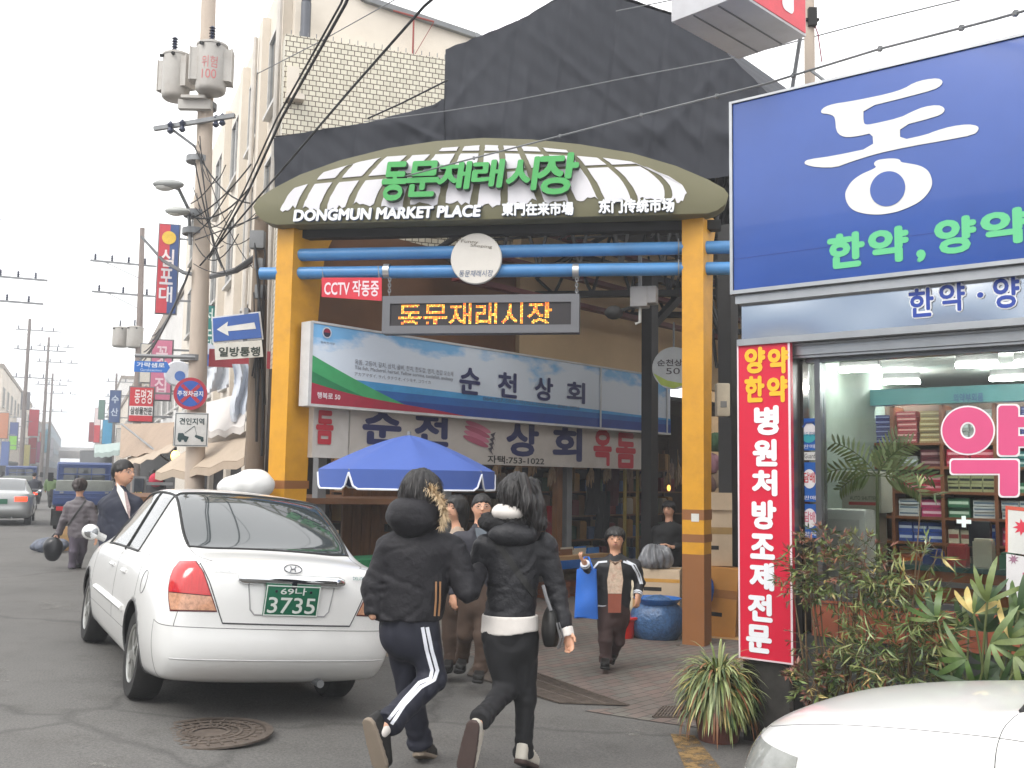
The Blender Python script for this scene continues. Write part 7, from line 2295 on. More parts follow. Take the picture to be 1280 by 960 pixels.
def build_sedan(name, label, M, m_body, seams=True):
 t = thing(name, label, 'car', M)
 groups = {}
 for f, mi in CF:
  key = mi
  if mi in (P_SIDE, P_DOORF, P_DOORR):
   y = sum(CV[i].y for i in f) / len(f)
   key = (mi, y > 0)
  groups.setdefault(key, []).append(f)
 for key, fs in groups.items():
  mi = key[0] if isinstance(key, tuple) else key
  used = sorted({i for f in fs for i in f})
  mp_ = {i: k for k, i in enumerate(used)}
  me = bpy.data.meshes.new(PN[mi])
  me.from_pydata([CV[i][:] for i in used], [], [[mp_[i] for i in f] for f in fs])
  me.polygons.foreach_set('use_smooth', [True] * len(fs))
  me.materials.append(M_CGL if mi in (P_REARW, P_SCREEN, P_SIDE) else M_UNDER if mi == P_ARCH else m_body)
  nn = [_car.vertices[i].normal[:] for i in used]
  if mi != P_ARCH:
   try: me.normals_split_custom_set_from_vertices(nn)
   except Exception: pass
  link(PN[mi], me, t)
 if seams:
  em = {}
  for f, mi in CF:
   for a, b in zip(f, f[1:] + f[:1]):
    em.setdefault((min(a, b), max(a, b)), []).append(mi)
  adj = {}
  gl = {P_REARW, P_SCREEN, P_SIDE}
  s1, s2, s3 = MB(), MB(), MB()
  for (a, b), ms in em.items():
   if len(ms) == 2 and ms[0] != ms[1]:
    if P_ARCH in ms:
     tgt, r_ = s1, .008
    elif ms[0] in gl or ms[1] in gl:
     tgt, r_ = s2, .011
    else:
     if {P_BODY} & set(ms) and {P_RBUMP, P_FBUMP} & set(ms) and False: continue
     tgt, r_ = s1, .0026
    na, nb = _car.vertices[a].normal, _car.vertices[b].normal
    d = (CV[b] - CV[a]) * .06
    tgt.tube([CV[a] - na * .001 - d, CV[b] - nb * .001 + d], r_, 5, caps=False)
  part('panel_gap', s1, paint((84, 84, 84), .7), t, recalc=False)
  part('window_trim', s2, M_RUB, t, recalc=False)
 for x in (0, FAX):
  for s in (1, -1):
   wheel(t, x, s)
 for s in (1, -1):
  for x0, x1, w in ((.95, .93, .022),):
   pts = []
   for k in range(9):
    z = .93 + k * .058
    h = CBVH.ray_cast(Vector((x0 + (x1 - x0) * k / 8, 2 * s, z)), Vector((0, -s, 0)))
    if h[0]: pts.append(h[0] + Vector((0, s * .002, 0)))
   part('pillar_trim', MB().tube(pts, w / 2, 6), M_RUB, t)
 for s in (1, -1):
  mi_ = part('mirror', MB().ball((1.86, s * .97, 1.0), (.05, .075, .065), 16).tube([(1.9, s * .84, .95), (1.88, s * .92, .98)], .03, 8), m_body, t)
  part('mirror_glass', MB().ball((1.815, s * .97, 1.0), (.01, .06, .05), 14), M_CHR, mi_)
  for x in (.62, 1.22):
   pts = []
   for k in range(5):
    h = CBVH.ray_cast(Vector((x - .1 + .045 * k, 2 * s, .80)), Vector((0, -s, 0)))
    if h[0]: pts.append(h[0] + Vector((0, s * (.012 if 0 < k < 4 else .0), 0)))
   part('door_handle', MB().tube(pts, .014, 8), m_body, t)
  pts = []
  for k in range(15):
   h = CBVH.ray_cast(Vector((.42 + .11 * k, 2 * s, .55)), Vector((0, -s, 0)))
   if h[0]: pts.append(h[0] + Vector((0, s * .003, 0)))
  part('rubbing_strip', MB().tube(pts, .022, 6), m_body, t)
 part('exhaust', MB().tube([(-.9, -.3, .25), (-.6, -.3, .25)], .026, 12), M_STEEL, t)
 return t
def surf_patch(M, lo, hi, nu, nv, off=.006, mirror=None):
 """a patch lying on the car shell: lo/hi are picture-space edge curves (lists of px points) hit by sight lines"""
 Mi = M.inverted()
 c = Mi @ Vector(_C)
 def hit(px, py):
  d = (Mi.to_3x3() @ Vector(ray(px, py))).normalized()
  h = CBVH.ray_cast(c, d)
  return (h[0] + h[1] * off) if h[0] else None
 def along(P, f):
  k = f * (len(P) - 1); i = min(int(k), len(P) - 2); f2 = k - i
  return (P[i][0] + (P[i + 1][0] - P[i][0]) * f2, P[i][1] + (P[i + 1][1] - P[i][1]) * f2)
 vs, ok = [], True
 for i in range(nu + 1):
  a, b = along(lo, i / nu), along(hi, i / nu)
  for j in range(nv + 1):
   f = j / nv
   p = hit(a[0] + (b[0] - a[0]) * f, a[1] + (b[1] - a[1]) * f)
   vs.append(p)
 if any(v is None for v in vs):
  print('patch miss', sum(v is None for v in vs), len(vs))
  good = [v for v in vs if v is not None]
  if not good: return None
  vs = [v if v is not None else good[0] for v in vs]
 fs = [(i * (nv + 1) + j, (i + 1) * (nv + 1) + j, (i + 1) * (nv + 1) + j + 1, i * (nv + 1) + j + 1) for i in range(nu) for j in range(nv)]
 return vs, fs
def put_patch(name, P, m, parent, solid=.01, mirror=False, label=None):
 if P is None: return
 vs, fs = P
 if mirror:
  vs = [Vector((v.x, -v.y, v.z)) for v in vs]
  fs = [f[::-1] for f in fs]
 mb = MB().add(vs, fs, 0, True)
 me = mb.mesh(name, m, solid=solid)
 o = link(name, me, parent)
 if label: o['label'] = label
 return o
def car_matrix(lr, heading, half=.80):
 """rear-left tyre contact point and heading (degrees left of +Y)"""
 f = Vector((-math.sin(R(heading)), math.cos(R(heading)), 0))
 rt = Vector((f.y, -f.x, 0))
 a = Vector((lr[0], lr[1], 0))
 cs = [a, a + rt * 2 * half, a + f * FAX, a + f * FAX + rt * 2 * half]
 for c in cs: c.z = gz(c.x, c.y)
 yl_ = ((cs[0] - cs[1]) + (cs[2] - cs[3])).normalized()
 xf = ((cs[2] - cs[0]) + (cs[3] - cs[1])).normalized()
 up = xf.cross(yl_).normalized(); yl_ = up.cross(xf)
 m = Matrix((xf, yl_, up)).transposed().to_4x4()
 m.translation = (cs[0] + cs[1]) / 2
 return m
lr = gr(165, 873)
MT = car_matrix((lr.x, lr.y), 29.5) @ Matrix.Diagonal((1.04, 1.04, 1.1, 1))
taxi = build_sedan('parked_car', 'white saloon car with green number plate 3735 seen from behind in the foreground', MT, M_CARW)
red_o = [(214, 762), (212, 748), (212, 735), (214, 722), (218, 711), (226, 703)]
red_i = [(270, 763), (266, 752), (262, 740), (258, 728), (253, 714), (244, 703)]
def cutc(P, f0, f1):
 def al(f):
  k = f * (len(P) - 1); i = min(int(k), len(P) - 2); g_ = k - i
  return (P[i][0] + (P[i + 1][0] - P[i][0]) * g_, P[i][1] + (P[i + 1][1] - P[i][1]) * g_)
 return [al(f0 + (f1 - f0) * k / 8) for k in range(9)]
pa = surf_patch(MT, cutc(red_o, .33, 1), cutc(red_i, .33, 1), 16, 12, .008)
pb_ = surf_patch(MT, cutc(red_o, 0, .31), cutc(red_i, 0, .31), 6, 12, .008)
pf = surf_patch(MT, [(a - 1.5 * (1 if True else 0), b + (2 if k == 0 else -1.5 if k == 5 else 0)) for k, (a, b) in enumerate(red_o)], [(a + 1.5, b + (2 if k == 0 else -1.5 if k == 5 else 0)) for k, (a, b) in enumerate(red_i)], 18, 12, .003)
for mir in (False, True):
 tl_o = put_patch('tail_light', pf, paint((90, 20, 24), .3), taxi, .006, mir)
 put_patch('red_lens', pa, M_REDL, tl_o, .006, mir)
 put_patch('clear_lens', pb_, M_AMBL, tl_o, .006, mir)
Mi = MT.inverted()
def carhit(px, py):
 d = (Mi.to_3x3() @ Vector(ray(px, py))).normalized()
 h = CBVH.ray_cast(Mi @ Vector(_C), d)
 return h[0]
pc_ = carhit(368, 751)
print('plate at', pc_)
px_ = pc_.x - .02
FPl = frame((px_, 0, pc_.z), (0, -1, 0), (-.12, 0, 1))
pl = part('number_plate', MB().box2((-.19, -.10, -.012), (.19, .10, 0)), mat('green_plate', (16, 98, 70), .4, var=.04), taxi, M=FPl, bevel=.004)
WPL = paint((214, 220, 214), .4, var=0)
part('border', MB().ring([(-.187, -.097), (.187, -.097), (.187, .097), (-.187, .097)], [(-.18, -.09), (.18, -.09), (.18, .09), (-.18, .09)], .001, .003), WPL, pl)
lettering(pl, '3735', (-.165, .165, -.08, .022), WPL, z=.003, bold=.01)
lettering(pl, '69나', (-.09, .09, .038, .086), WPL, z=.003, bold=.015)
part('bolt', MB().lathe([(.009, 0), (.009, .006)], 10, M=Matrix.Translation((-.12, .06, 0))).lathe([(.009, 0), (.009, .006)], 10, M=Matrix.Translation((.12, .06, 0))), M_CHR, pl)
zc = carhit(368, 726).z
gm = MB()
pts = []
for k in range(21):
 y = .37 - .74 * k / 20
 h = CBVH.ray_cast(Vector((-3, y, zc)), Vector((1, 0, 0)))
 pts.append(h[0] + Vector((-.012, 0, 0)))
gm.tube(pts, [.02] + [.036] * 19 + [.02], 12)
part('chrome_garnish', gm, M_CHR, taxi)
part('boot_lock', MB().box((pts[10].x - .02, 0, zc - .028), (.03, .035, .05)), M_CHR, taxi)
ze = carhit(370, 712).z
he = CBVH.ray_cast(Vector((-3, 0, ze)), Vector((1, 0, 0)))
FE = frame(he[0] + he[1] * .004, (0, -1, 0), he[1].cross(Vector((0, -1, 0))) if False else Vector((0, 0, 1)) - he[1] * he[1].z)
eg = MB()
el = [(.062 * math.cos(a), .034 * math.sin(a)) for a in [2 * math.pi * k / 28 for k in range(28)]]
eg.tube([(x, y, 0) for x, y in el + el[:1]], .004, 6)
eg.tube([(-.022, -.022, 0), (-.012, .0, .002), (-.014, .022, 0)], .004, 6).tube([(.022, .022, 0), (.012, 0, .002), (.014, -.022, 0)], .004, 6).tube([(-.014, -.004, 0), (.014, .004, 0)], .004, 6)
part('emblem', eg, mat('dull_chrome', (120, 122, 126), .3, .6, var=0), taxi, M=FE)
for body, px0, py0, w in (('AVANTE XD', 283, 714, .17), ('DELUXE', 448, 724, .1)):
 h = carhit(px0, py0)
 if h is None: continue
 q = CBVH.ray_cast(Vector((-3, h.y, h.z)), Vector((1, 0, 0)))
 FE2 = frame(q[0] + q[1] * .003, (0, -1, 0), (0, 0, 1))
 FE2 = frame(q[0] + q[1] * .003, Vector((0, 0, 1)).cross(q[1]) * 1.0 if q[1].x > 0 else Vector((0, 0, 1)).cross(q[1]), Vector((0, 0, 1)) - q[1] * q[1].z)
 o_ = MB(); letter_mb(o_, body, -w / 2, w / 2, -.011, .011, z=.007, bold=.01)
 part('badge', o_, M_CHR, taxi, M=FE2, recalc=False)
def seam(parent, pts, r_, m, axis='x', name='panel_gap'):
 out = []
 for y, z in pts:
  h = CBVH.ray_cast(Vector((-3, y, z)), Vector((1, 0, 0)))
  if h[0]: out.append(h[0] + h[1] * .0005)
 part(name, MB().tube(out, r_, 5), m, parent)
zb_ = .62
def lerp_pts(P, n=10):
 o = []
 for a, b in zip(P, P[1:]):
  o += [(a[0] + (b[0] - a[0]) * k / n, a[1] + (b[1] - a[1]) * k / n) for k in range(n)]
 return o + [P[-1]]
bl_ = [carhit(250, 704), carhit(262, 728), carhit(275, 770), carhit(278, 779)]
bl_ = [(p.y, p.z) for p in bl_ if p]
for s in (1, -1):
 seam(taxi, lerp_pts([(y * s, z) for y, z in bl_]), .004, paint((70, 70, 72), .7))
seam(taxi, lerp_pts([(bl_[-1][0] * (1 - 2 * k / 12), bl_[-1][1]) for k in range(13)], 3), .005, paint((60, 60, 62), .7))
rp_ = [carhit(310, 722), carhit(312, 766)]
a_, b_2 = (rp_[0].y, rp_[0].z), (rp_[1].y, rp_[1].z)
for s in (1, -1):
 seam(taxi, lerp_pts([(a_[0] * s, a_[1]), (b_2[0] * s, b_2[1] + .02), ((b_2[0] - .03) * s, b_2[1] - .01), (0, b_2[1] - .012)]), .005, paint((150, 150, 150), .5), name='recess_edge')
zbp = carhit(330, 826).z
seam(taxi, lerp_pts([(.74 - 1.48 * k / 16, zbp - .0) for k in range(17)], 2), .005, paint((186, 186, 186), .5), name='bumper_crease')
h = CBVH.ray_cast(Vector((-.22, 3, .80)), Vector((0, -1, 0)))
fl_ = []
for k in range(21):
 a = 2 * math.pi * k / 20
 q = CBVH.ray_cast(Vector((-.22 + .075 * math.cos(a), 3, .80 + .075 * math.sin(a))), Vector((0, -1, 0)))
 if q[0]: fl_.append(q[0] + q[1] * .001)
part('fuel_flap', MB().tube(fl_, .003, 5), paint((110, 110, 110), .6), taxi)
part('demister', MB().add([], []).tube([(-.1, -.3, 1.3), (-.1, .3, 1.3)], .001, 4), M_RUB, taxi) if False else None
a = at(312, 606, 12.6)
o = net_obj('wrapped_bundle', lambda P: smin(ell(P, (0.05, 0, .0), (.26, .2, .2)), ell(P, (-.2, 0, -.05), (.2, .18, .16)), .08) + .008 * wob(P, 24, 2), (-.5, -.3, -.2), (.45, .3, .35), .018, mat('white_wrap', (214, 214, 212), .4, var=.05))
o.location = a
tag(o, 'lumpy white wrapped bundle showing above the white car roof beside the yellow post', 'bundle')
part('support', MB().tube([(0, 0, -1.5), (0, 0, 0)], .15, 10), paint((70, 70, 70), .8), o)
FX0, FY0 = 1.59, 4.14
HD2 = 46.0
f2 = Vector((-math.sin(R(HD2)), math.cos(R(HD2)), 0)); r2 = Vector((f2.y, -f2.x, 0))
base2 = Vector((FX0, FY0, 0)) - f2 * FAX
M2 = car_matrix((base2.x, base2.y), HD2)
M2.translation.z += .02
car2 = build_sedan('parked_car', 'white car nosing in at the bottom right corner with only bonnet and headlamp showing', M2, M_CARW)
for s in (1, -1):
 vs = []
 nu, nv = 10, 8
 for i in range(nu + 1):
  for j in range(nv + 1):
   an = R(8 + 62 * i / nu)
   y = s * (.44 + .27 * i / nu)
   z = .53 + (.15 - .02 * i / nu) * j / nv
   d = Vector((-math.cos(an), -s * math.sin(an), 0))
   h = CBVH.ray_cast(Vector((3.2, s * .5, z)) - d * 2 + Vector((0, 0, 0)), d) if False else CBVH.ray_cast(Vector((2.95, s * .42, z)) - d * 3, d)
   vs.append((h[0] + h[1] * .006) if h[0] else Vector((3.4, y, z)))
 fs = [(i * (nv + 1) + j, (i + 1) * (nv + 1) + j, (i + 1) * (nv + 1) + j + 1, i * (nv + 1) + j + 1) for i in range(nu) for j in range(nv)]
 me = MB().add(vs, fs, 0, True).mesh('headlight', M_CLRL, solid=.008)
 link('headlight', me, car2)
part('grille', MB().box2((3.40, -.26, .52), (3.475, .26, .62)), M_CHR, car2)
g = gr(-26, 656)
MS = car_matrix((g.x - .2, g.y), 23.5)
sil = build_sedan('parked_car', 'silver saloon car with lit brake lights on the far left', MS, M_CARS, seams=False)
M_BRK = mat('lit_brake_lens', (255, 40, 24), .2, emit=2.0, ecol=(255, 60, 30), var=0)
for s in (1, -1):
 vs = []
 for i in range(9):
  for j in range(5):
   y = s * (.36 + .34 * i / 8); z = .74 + .14 * j / 4
   h = CBVH.ray_cast(Vector((-3, y, z)), Vector((1, 0, 0)))
   vs.append(h[0] + Vector((-.012, 0, 0)))
 fs = [(i * 5 + j, (i + 1) * 5 + j, (i + 1) * 5 + j + 1, i * 5 + j + 1) for i in range(8) for j in range(4)]
 link('tail_light', MB().add(vs, fs, 0, True).mesh('tail_light', M_BRK if s == -1 else M_REDL, solid=.008), sil)
part('number_plate', MB().box((-1.0, 0, .74), (.02, .34, .15)), paint((30, 96, 70), .5), sil)
M_TRK = mat('blue_truck_paint', (44, 66, 116), .4, var=.1, scale=2, dirt=(70, 76, 90), dirtamt=.3)
M_TRKG = mat('grey_truck_bed', (120, 124, 118), .5, var=.12)
def truck(label, M):
 t = thing('pickup_truck', label, 'truck', M)
 part('bed', MB().box2((0, -.82, .72), (2.8, .82, .80)).box2((0, .78, .8), (2.8, .82, 1.14)).box2((0, -.82, .8), (2.8, -.78, 1.14)), M_TRK, t, bevel=.01)
 tg = part('tailgate', MB().box2((-.05, -.82, .74), (-.001, .82, 1.12)).box2((-.065, -.8, .9), (-.051, .8, .93)).box2((-.065, -.8, 1.02), (-.051, .8, 1.05)), M_TRK, t, bevel=.008)
 part('latch', MB().box((-.07, .6, 1.08), (.03, .1, .05)).box((-.07, -.6, 1.08), (.03, .1, .05)), M_STEEL, tg)
 part('cargo_board', MB().box2((.2, -.76, .82), (2.7, .76, 1.42)), M_TRKG, t, bevel=.02)
 prof = [(2.85, .5), (4.7, .5), (4.78, .9), (4.72, 1.2), (4.3, 1.92), (4.1, 1.98), (3.0, 1.98), (2.88, 1.9)]
 part('cab', MB().prism([(x, z) for x, z in prof], -.8, .8, M=Matrix(((1, 0, 0, 0), (0, 0, -1, 0), (0, 1, 0, 0), (0, 0, 0, 1)))), M_TRK, t, bevel=.05)
 wn_ = part('rear_window', MB().box2((2.862, -.6, 1.32), (2.88, .6, 1.8)), M_CGL, t)
 fr = MB().box2((2.84, -.63, 1.29), (2.861, .63, 1.32)).box2((2.84, -.63, 1.8), (2.861, .63, 1.83))
 for y in (-.63, -.22, .2, .6):
  fr.box2((2.84, y, 1.32), (2.861, y + .03, 1.8))
 part('guard_frame', fr, M_TRK, wn_)
 part('roof_rack', MB().tube([(2.75, -.75, .8), (2.75, -.75, 1.9), (2.75, .75, 1.9), (2.75, .75, .8)], .03, 8).tube([(2.75, -.75, 1.6), (2.75, .75, 1.6)], .02, 8), M_TRK, t)
 for s in (1, -1):
  part('tail_light', MB().box2((-.04, s * .62 - .1, .56), (.0, s * .62 + .1, .68)), M_REDL, t)
  for x in (.7, 3.9):
   T = Matrix.Translation((x, s * .68, .33)) @ Matrix.Rotation(R(-90 * s), 4, 'X')
   w = part('wheel', MB().lathe([(.18, -.1), (.30, -.11), (.33, -.08), (.33, .08), (.3, .11), (.2, .1)], 28), M_TYRE, t, M=T)
   part('rim', MB().lathe([(.19, .1), (.17, .06), (.06, .09), (.01, .09)], 20), M_RIM, w)
  part('mirror', MB().box((4.5, s * 1.0, 1.5), (.08, .16, .28)).tube([(4.5, s * .8, 1.4), (4.5, s * .95, 1.45)], .02, 6), M_RUB, t)
 part('bumper_bar', MB().box2((-.02, -.8, .5), (.05, .8, .56)).box2((.3, -.4, .35), (2.8, .4, .7)), M_RUB, t)
 part('number_plate', MB().box((-.03, 0, .62), (.02, .34, .13)), paint((30, 96, 70), .5), t)
 part('mud_flap', MB().box2((.3, .55, .12), (.32, .85, .6)).box2((.3, -.85, .12), (.32, -.55, .6)), M_RUB, t)
 return t
def street_m(p, ang=23.5):
 f = Vector((-math.sin(R(ang)), math.cos(R(ang)), 0))
 m = Matrix((f, Vector((-f.y, f.x, 0)), Vector((0, 0, 1)))).transposed().to_4x4()
 m.translation = (p.x, p.y, gz(p.x, p.y)); return m
g = at(104, 640, 29.0)
tk = truck('blue pickup truck seen from behind between the walking woman and the suited man', street_m(g))
g = at(20, 640, 54.0)
copy_tree(tk, street_m(g), label='second blue pickup truck half hidden behind the silver saloon')
# ================================================================ PEOPLE
M_SKIN = mat('skin', (206, 156, 128), .5, var=.06, scale=20)
M_SKIN.node_tree.nodes['Principled BSDF'].inputs['Subsurface Weight'].default_value = .08
M_HAIR = mat('black_hair', (20, 17, 17), .52, var=.3, scale=30, stretch=(6, 6, .6))
M_LIP = paint((150, 84, 78), .5)
M_EYE = paint((28, 22, 20), .2)
M_NYL = mat('black_nylon', (33, 32, 36), .68, var=.15, scale=8, bump=.35, bscale=28, spec=.3)
M_NYL2 = mat('black_quilted_nylon', (31, 31, 35), .55, var=.2, scale=9, bump=.4, bscale=34, spec=.4)
M_NAVYT = mat('navy_tracksuit', (26, 28, 42), .7, var=.12, scale=8)
M_JEANS = mat('black_denim', (24, 24, 27), .8, var=.15, scale=10, bump=.1, bscale=120)
M_WHC = mat('white_cotton', (214, 208, 202), .8, var=.06, scale=12)
M_FUR = mat('pale_fur', (214, 192, 158), .9, var=.3, scale=30)
M_DFUR = mat('black_fleece', (22, 22, 24), .95, var=.3, scale=40, bump=.6, bscale=120)
M_BRT = mat('brown_trousers', (74, 58, 48), .8, var=.12, scale=8)
M_SUIT = mat('charcoal_suit', (46, 46, 54), .75, var=.1, scale=8)
M_LEA = mat('black_leather', (22, 21, 20), .55, var=.15)
U3 = np.array([0, 0, 1.0])
class Fig:
 def __init__(s, Y, feet, label, group=None):
  s.Y = Y
  g = at(feet[0], feet[1], Y)
  s.root = np.array([g.x, g.y, gz(g.x, g.y)])
  s.label = label
 def J(s, px, py, dy=0.0):
  return np.array(at(px, py, s.Y + dy)) - s.root
 def make_body(s, fn, lo, hi, h):
  V, F = nets(fn, lo, hi, h)
  me = bpy.data.meshes.new('person')
  me.from_pydata(V.tolist(), [], F.tolist())
  me.polygons.foreach_set('use_smooth', [True] * len(me.polygons))
  me.materials.append(M_SKIN)
  o = link('person', me)
  o.location = s.root
  tag(o, s.label, 'person')
  s.o = o
  return o
 def cloth(s, name, fn, lo, hi, h, m, label=None):
  o = net_obj(name, fn, lo, hi, h, m, s.o, label)
  return o
def bb(pts, pad):
 a = np.array(pts)
 return a.min(0) - pad, a.max(0) + pad
def axes(f):
 f = nrm([f[0], f[1], f[2] if len(f) > 2 else 0])
 l = nrm(np.cross(f, U3))
 u = np.cross(l, f)
 return l, f, u
def head_sdf(P, c, f, hr):
 l, f, u = axes(f)
 ax = [l, f, u]
 d = ell(P, c + u * .14 * hr - f * .05 * hr, np.array([.67, .82, .80]) * hr, ax)
 d = smin(d, ell(P, c - u * .34 * hr + f * .18 * hr, np.array([.50, .54, .56]) * hr, ax), .35 * hr)
 d = smin(d, cap(P, c + f * .74 * hr + u * .12 * hr, c + f * .92 * hr - u * .16 * hr, .06 * hr, .12 * hr), .10 * hr)
 d = smin(d, ell(P, c + f * .72 * hr - u * .42 * hr, np.array([.24, .1, .09]) * hr, ax), .08 * hr)
 d = smin(d, ell(P, c + f * .66 * hr + u * .2 * hr, np.array([.46, .12, .08]) * hr, ax), .08 * hr)
 for s in (-1, 1):
  d = smin(d, ell(P, c + l * s * .66 * hr - u * .05 * hr - f * .08 * hr, np.array([.08, .16, .24]) * hr, ax), .05 * hr)
 return d
def face_parts(fig, c, f, hr, glasses=False):
 l, f, u = axes(f)
 M = Matrix(np.stack([l, f, u], 1).tolist()).to_4x4(); M.translation = Vector(c)
 for s in (-1, 1):
  part('eye', MB().ball((s * .27 * hr, .70 * hr, .06 * hr), (.12 * hr, .055 * hr, .045 * hr), 12), M_EYE, fig.o, M=M)
  part('eyebrow', MB().tube([(s * .13 * hr, .76 * hr, .2 * hr), (s * .28 * hr, .74 * hr, .25 * hr), (s * .42 * hr, .62 * hr, .2 * hr)], .028 * hr, 6), M_HAIR, fig.o, M=M)
 part('mouth', MB().ball((0, .74 * hr, -.42 * hr), (.21 * hr, .07 * hr, .045 * hr), 12), M_LIP, fig.o, M=M)
 if glasses:
  g_ = MB()
  for s in (-1, 1):
   pts = [(s * .28 * hr + .19 * hr * math.cos(a), .82 * hr, .05 * hr + .14 * hr * math.sin(a)) for a in [2 * math.pi * k / 14 for k in range(15)]]
   g_.tube(pts, .014 * hr, 5).tube([(s * .46 * hr, .8 * hr, .07 * hr), (s * .66 * hr, -.05 * hr, .08 * hr)], .014 * hr, 5)
  g_.tube([(-.1 * hr, .84 * hr, .07 * hr), (.1 * hr, .84 * hr, .07 * hr)], .014 * hr, 5)
  part('glasses', g_, M_STEEL, fig.o, M=M)
def hair_fn(c, f, hr, style, seed=0):
 l, f, u = axes(f)
 ax = [l, f, u]
 def fn(P):
  d = ell(P, c + u * .20 * hr - f * .10 * hr, np.array([.86, 1.0, .92]) * hr, ax)
  if style == 'long':
   b = ell(P, c - u * .75 * hr - f * .38 * hr, np.array([.86, .52, 1.3]) * hr, ax)
   d = smin(d, b, .3 * hr)
  elif style == 'bob':
   b = ell(P, c - u * .25 * hr - f * .22 * hr, np.array([.92, .78, .84]) * hr, ax)
   d = smin(d, b, .2 * hr)
  elif style == 'bun':
   d = smin(d, ell(P, c - u * .1 * hr - f * .95 * hr, np.array([.36, .34, .36]) * hr, ax), .08 * hr)
  q = P - c
  a = np.arctan2(q @ l, -(q @ f))
  d = d + .03 * hr * np.sin(a * 17 + 2.5 * np.sin(q[..., 2] / hr * 2 + seed)) + .02 * hr * np.sin(a * 41 + 2 * np.sin(q[..., 2] / hr * 4)) + .05 * hr * wob(P, 4 / hr, seed)
  if style in ('short', 'fringe'):
   fx, ux = (P - c) @ f, (P - c) @ u
   if style == 'short':
    d = ell(P, c + u * .17 * hr - f * .06 * hr, np.array([.73, .88, .86]) * hr, ax) + .025 * hr * np.sin(a * 33 + 2 * np.sin(ux / hr * 5)) + .03 * hr * wob(P, 6 / hr, seed)
    return np.maximum(d, -.06 * hr + .60 * fx + .05 * hr * np.sin(a * 14) - ux)
   d = d - .02 * hr
   return np.maximum(d, np.minimum(.34 * hr + .06 * hr * np.sin(a * 12), -.12 * hr + .80 * fx) + np.clip(.42 * fx, -hr, 0) - ux)
  face = ell(P, c + f * .80 * hr - u * (.38 if style != 'fringe' else .45) * hr, np.array([.58, .62, .86]) * hr, ax)
  d = np.maximum(d, -face)
  return d
 return fn
def hand_sdf(P, w, d, n, side, curl=.5, s=1.0):
 """wrist w, hand direction d, palm normal n, thumb side +-1"""
 d = nrm(d); n = nrm(n - d * np.dot(n, d)); t = np.cross(d, n) * side
 ax = [t, d, n]
 o = ell(P, w + d * .045 * s, np.array([.042, .055, .017]) * s, ax)
 o = smin(o, cap(P, w - d * .03 * s, w + d * .01 * s, .027 * s, .026 * s), .02 * s)
 for k, (x, L) in enumerate(((.030, .068), (.010, .078), (-.010, .072), (-.029, .055))):
  b = w + d * .085 * s + t * x * s
  m = b + (d * math.cos(curl * .5) + n * math.sin(curl * .5)) * L * .5 * s
  e = m + (d * math.cos(curl * 1.6) + n * math.sin(curl * 1.6)) * L * .5 * s
  o = smin(o, np.minimum(cap(P, b - d * .02 * s, m, .0105 * s, .0095 * s), cap(P, m, e, .0095 * s, .0075 * s)), .006 * s)
 b = w + d * .02 * s + t * .034 * s
 m = b + nrm(d * .7 + t * .6 + n * .3) * .04 * s
 e = m + nrm(d + n * .3 + t * .1) * .032 * s
 o = smin(o, np.minimum(cap(P, b, m, .0135 * s, .011 * s), cap(P, m, e, .011 * s, .009 * s)), .008 * s)
 return o
def flatcap(P, a, b, ra, rb, side, flat):
 """tapered capsule flattened across its front-back axis (perpendicular to side)"""
 a = np.array(a, float); b = np.array(b, float)
 ax = nrm(b - a); sd = nrm(side - ax * np.dot(side, ax)); dp = np.cross(ax, sd)
 q = P - a
 Q = np.stack([q @ sd, (q @ dp) * flat, q @ ax], -1)
 L = np.linalg.norm(b - a)
 h = np.clip(Q[..., 2] / L, 0, 1)
 z = Q[..., 2] - h * L
 return (np.sqrt(Q[..., 0] ** 2 + Q[..., 1] ** 2 + z ** 2) - (ra + (rb - ra) * h)) * .85
def cut_below(d, P, p, n):
 """keep the side of the plane where n points"""
 return np.maximum(d, -((P - np.array(p)) @ nrm(n)))
def shoe_sdf(P, heel, toe, up, r=.043, hgt=.085, sole=False):
 heel = np.array(heel, float); toe = np.array(toe, float)
 a = nrm(toe - heel); up = nrm(up - a * np.dot(up, a)); b = np.cross(a, up)
 L = np.linalg.norm(toe - heel)
 q = P - heel
 x, y, z = q @ a, q @ b, q @ up
 h = np.clip(x / L, 0, 1)
 rr = r * (.85 + .3 * h - .12 * np.abs(h - .45))
 d2 = np.sqrt((x - h * L) ** 2 + y ** 2) - rr
 if sole:
  return np.maximum(d2 - .004, np.abs(z + .010) - .014)
 ht = hgt * (1 - .5 * np.clip(h, 0, 1) ** 1.5)
 dz = np.maximum(z - ht, -z)
 d = np.maximum(d2, dz)
 return smin(d, ell(P, heel + a * L * .2 + up * hgt * .5, (r * .9, r * .9, hgt * .6)), .02)
M_HAIR2 = mat('black_hair_strand', (34, 29, 28), .45, var=.3, scale=30)
def strands(F, hr, c, n, style, seed):
 if hr < .05 or n == 0: return
 rs = random.Random(seed)
 me = F.hair.data
 mb = MB()
 for _ in range(n):
  v = me.vertices[rs.randrange(len(me.vertices))]
  nn = v.normal
  d = Vector((0, 0, -1)) + nn * nn.z + Vector((rs.uniform(-.25, .25), rs.uniform(-.25, .25), rs.uniform(-.1, .1)))
  if d.length < .2: d = Vector((rs.uniform(-1, 1), rs.uniform(-1, 1), 0))
  if v.co.z > c[2] + hr * .8: continue
  L = hr * (rs.uniform(.3, .6) if style in ('long', 'bob') else rs.uniform(.12, .26))
  leaf(mb, v.co + nn * rs.uniform(-.001, .004), d + nn * .03, L, hr * .04, .5, rs.choice((0, 1)), seg=3, up=nn)
 o = link('hair_strands', mb.mesh('hair_strands', [M_HAIR, M_HAIR2], recalc=False), F.hair)
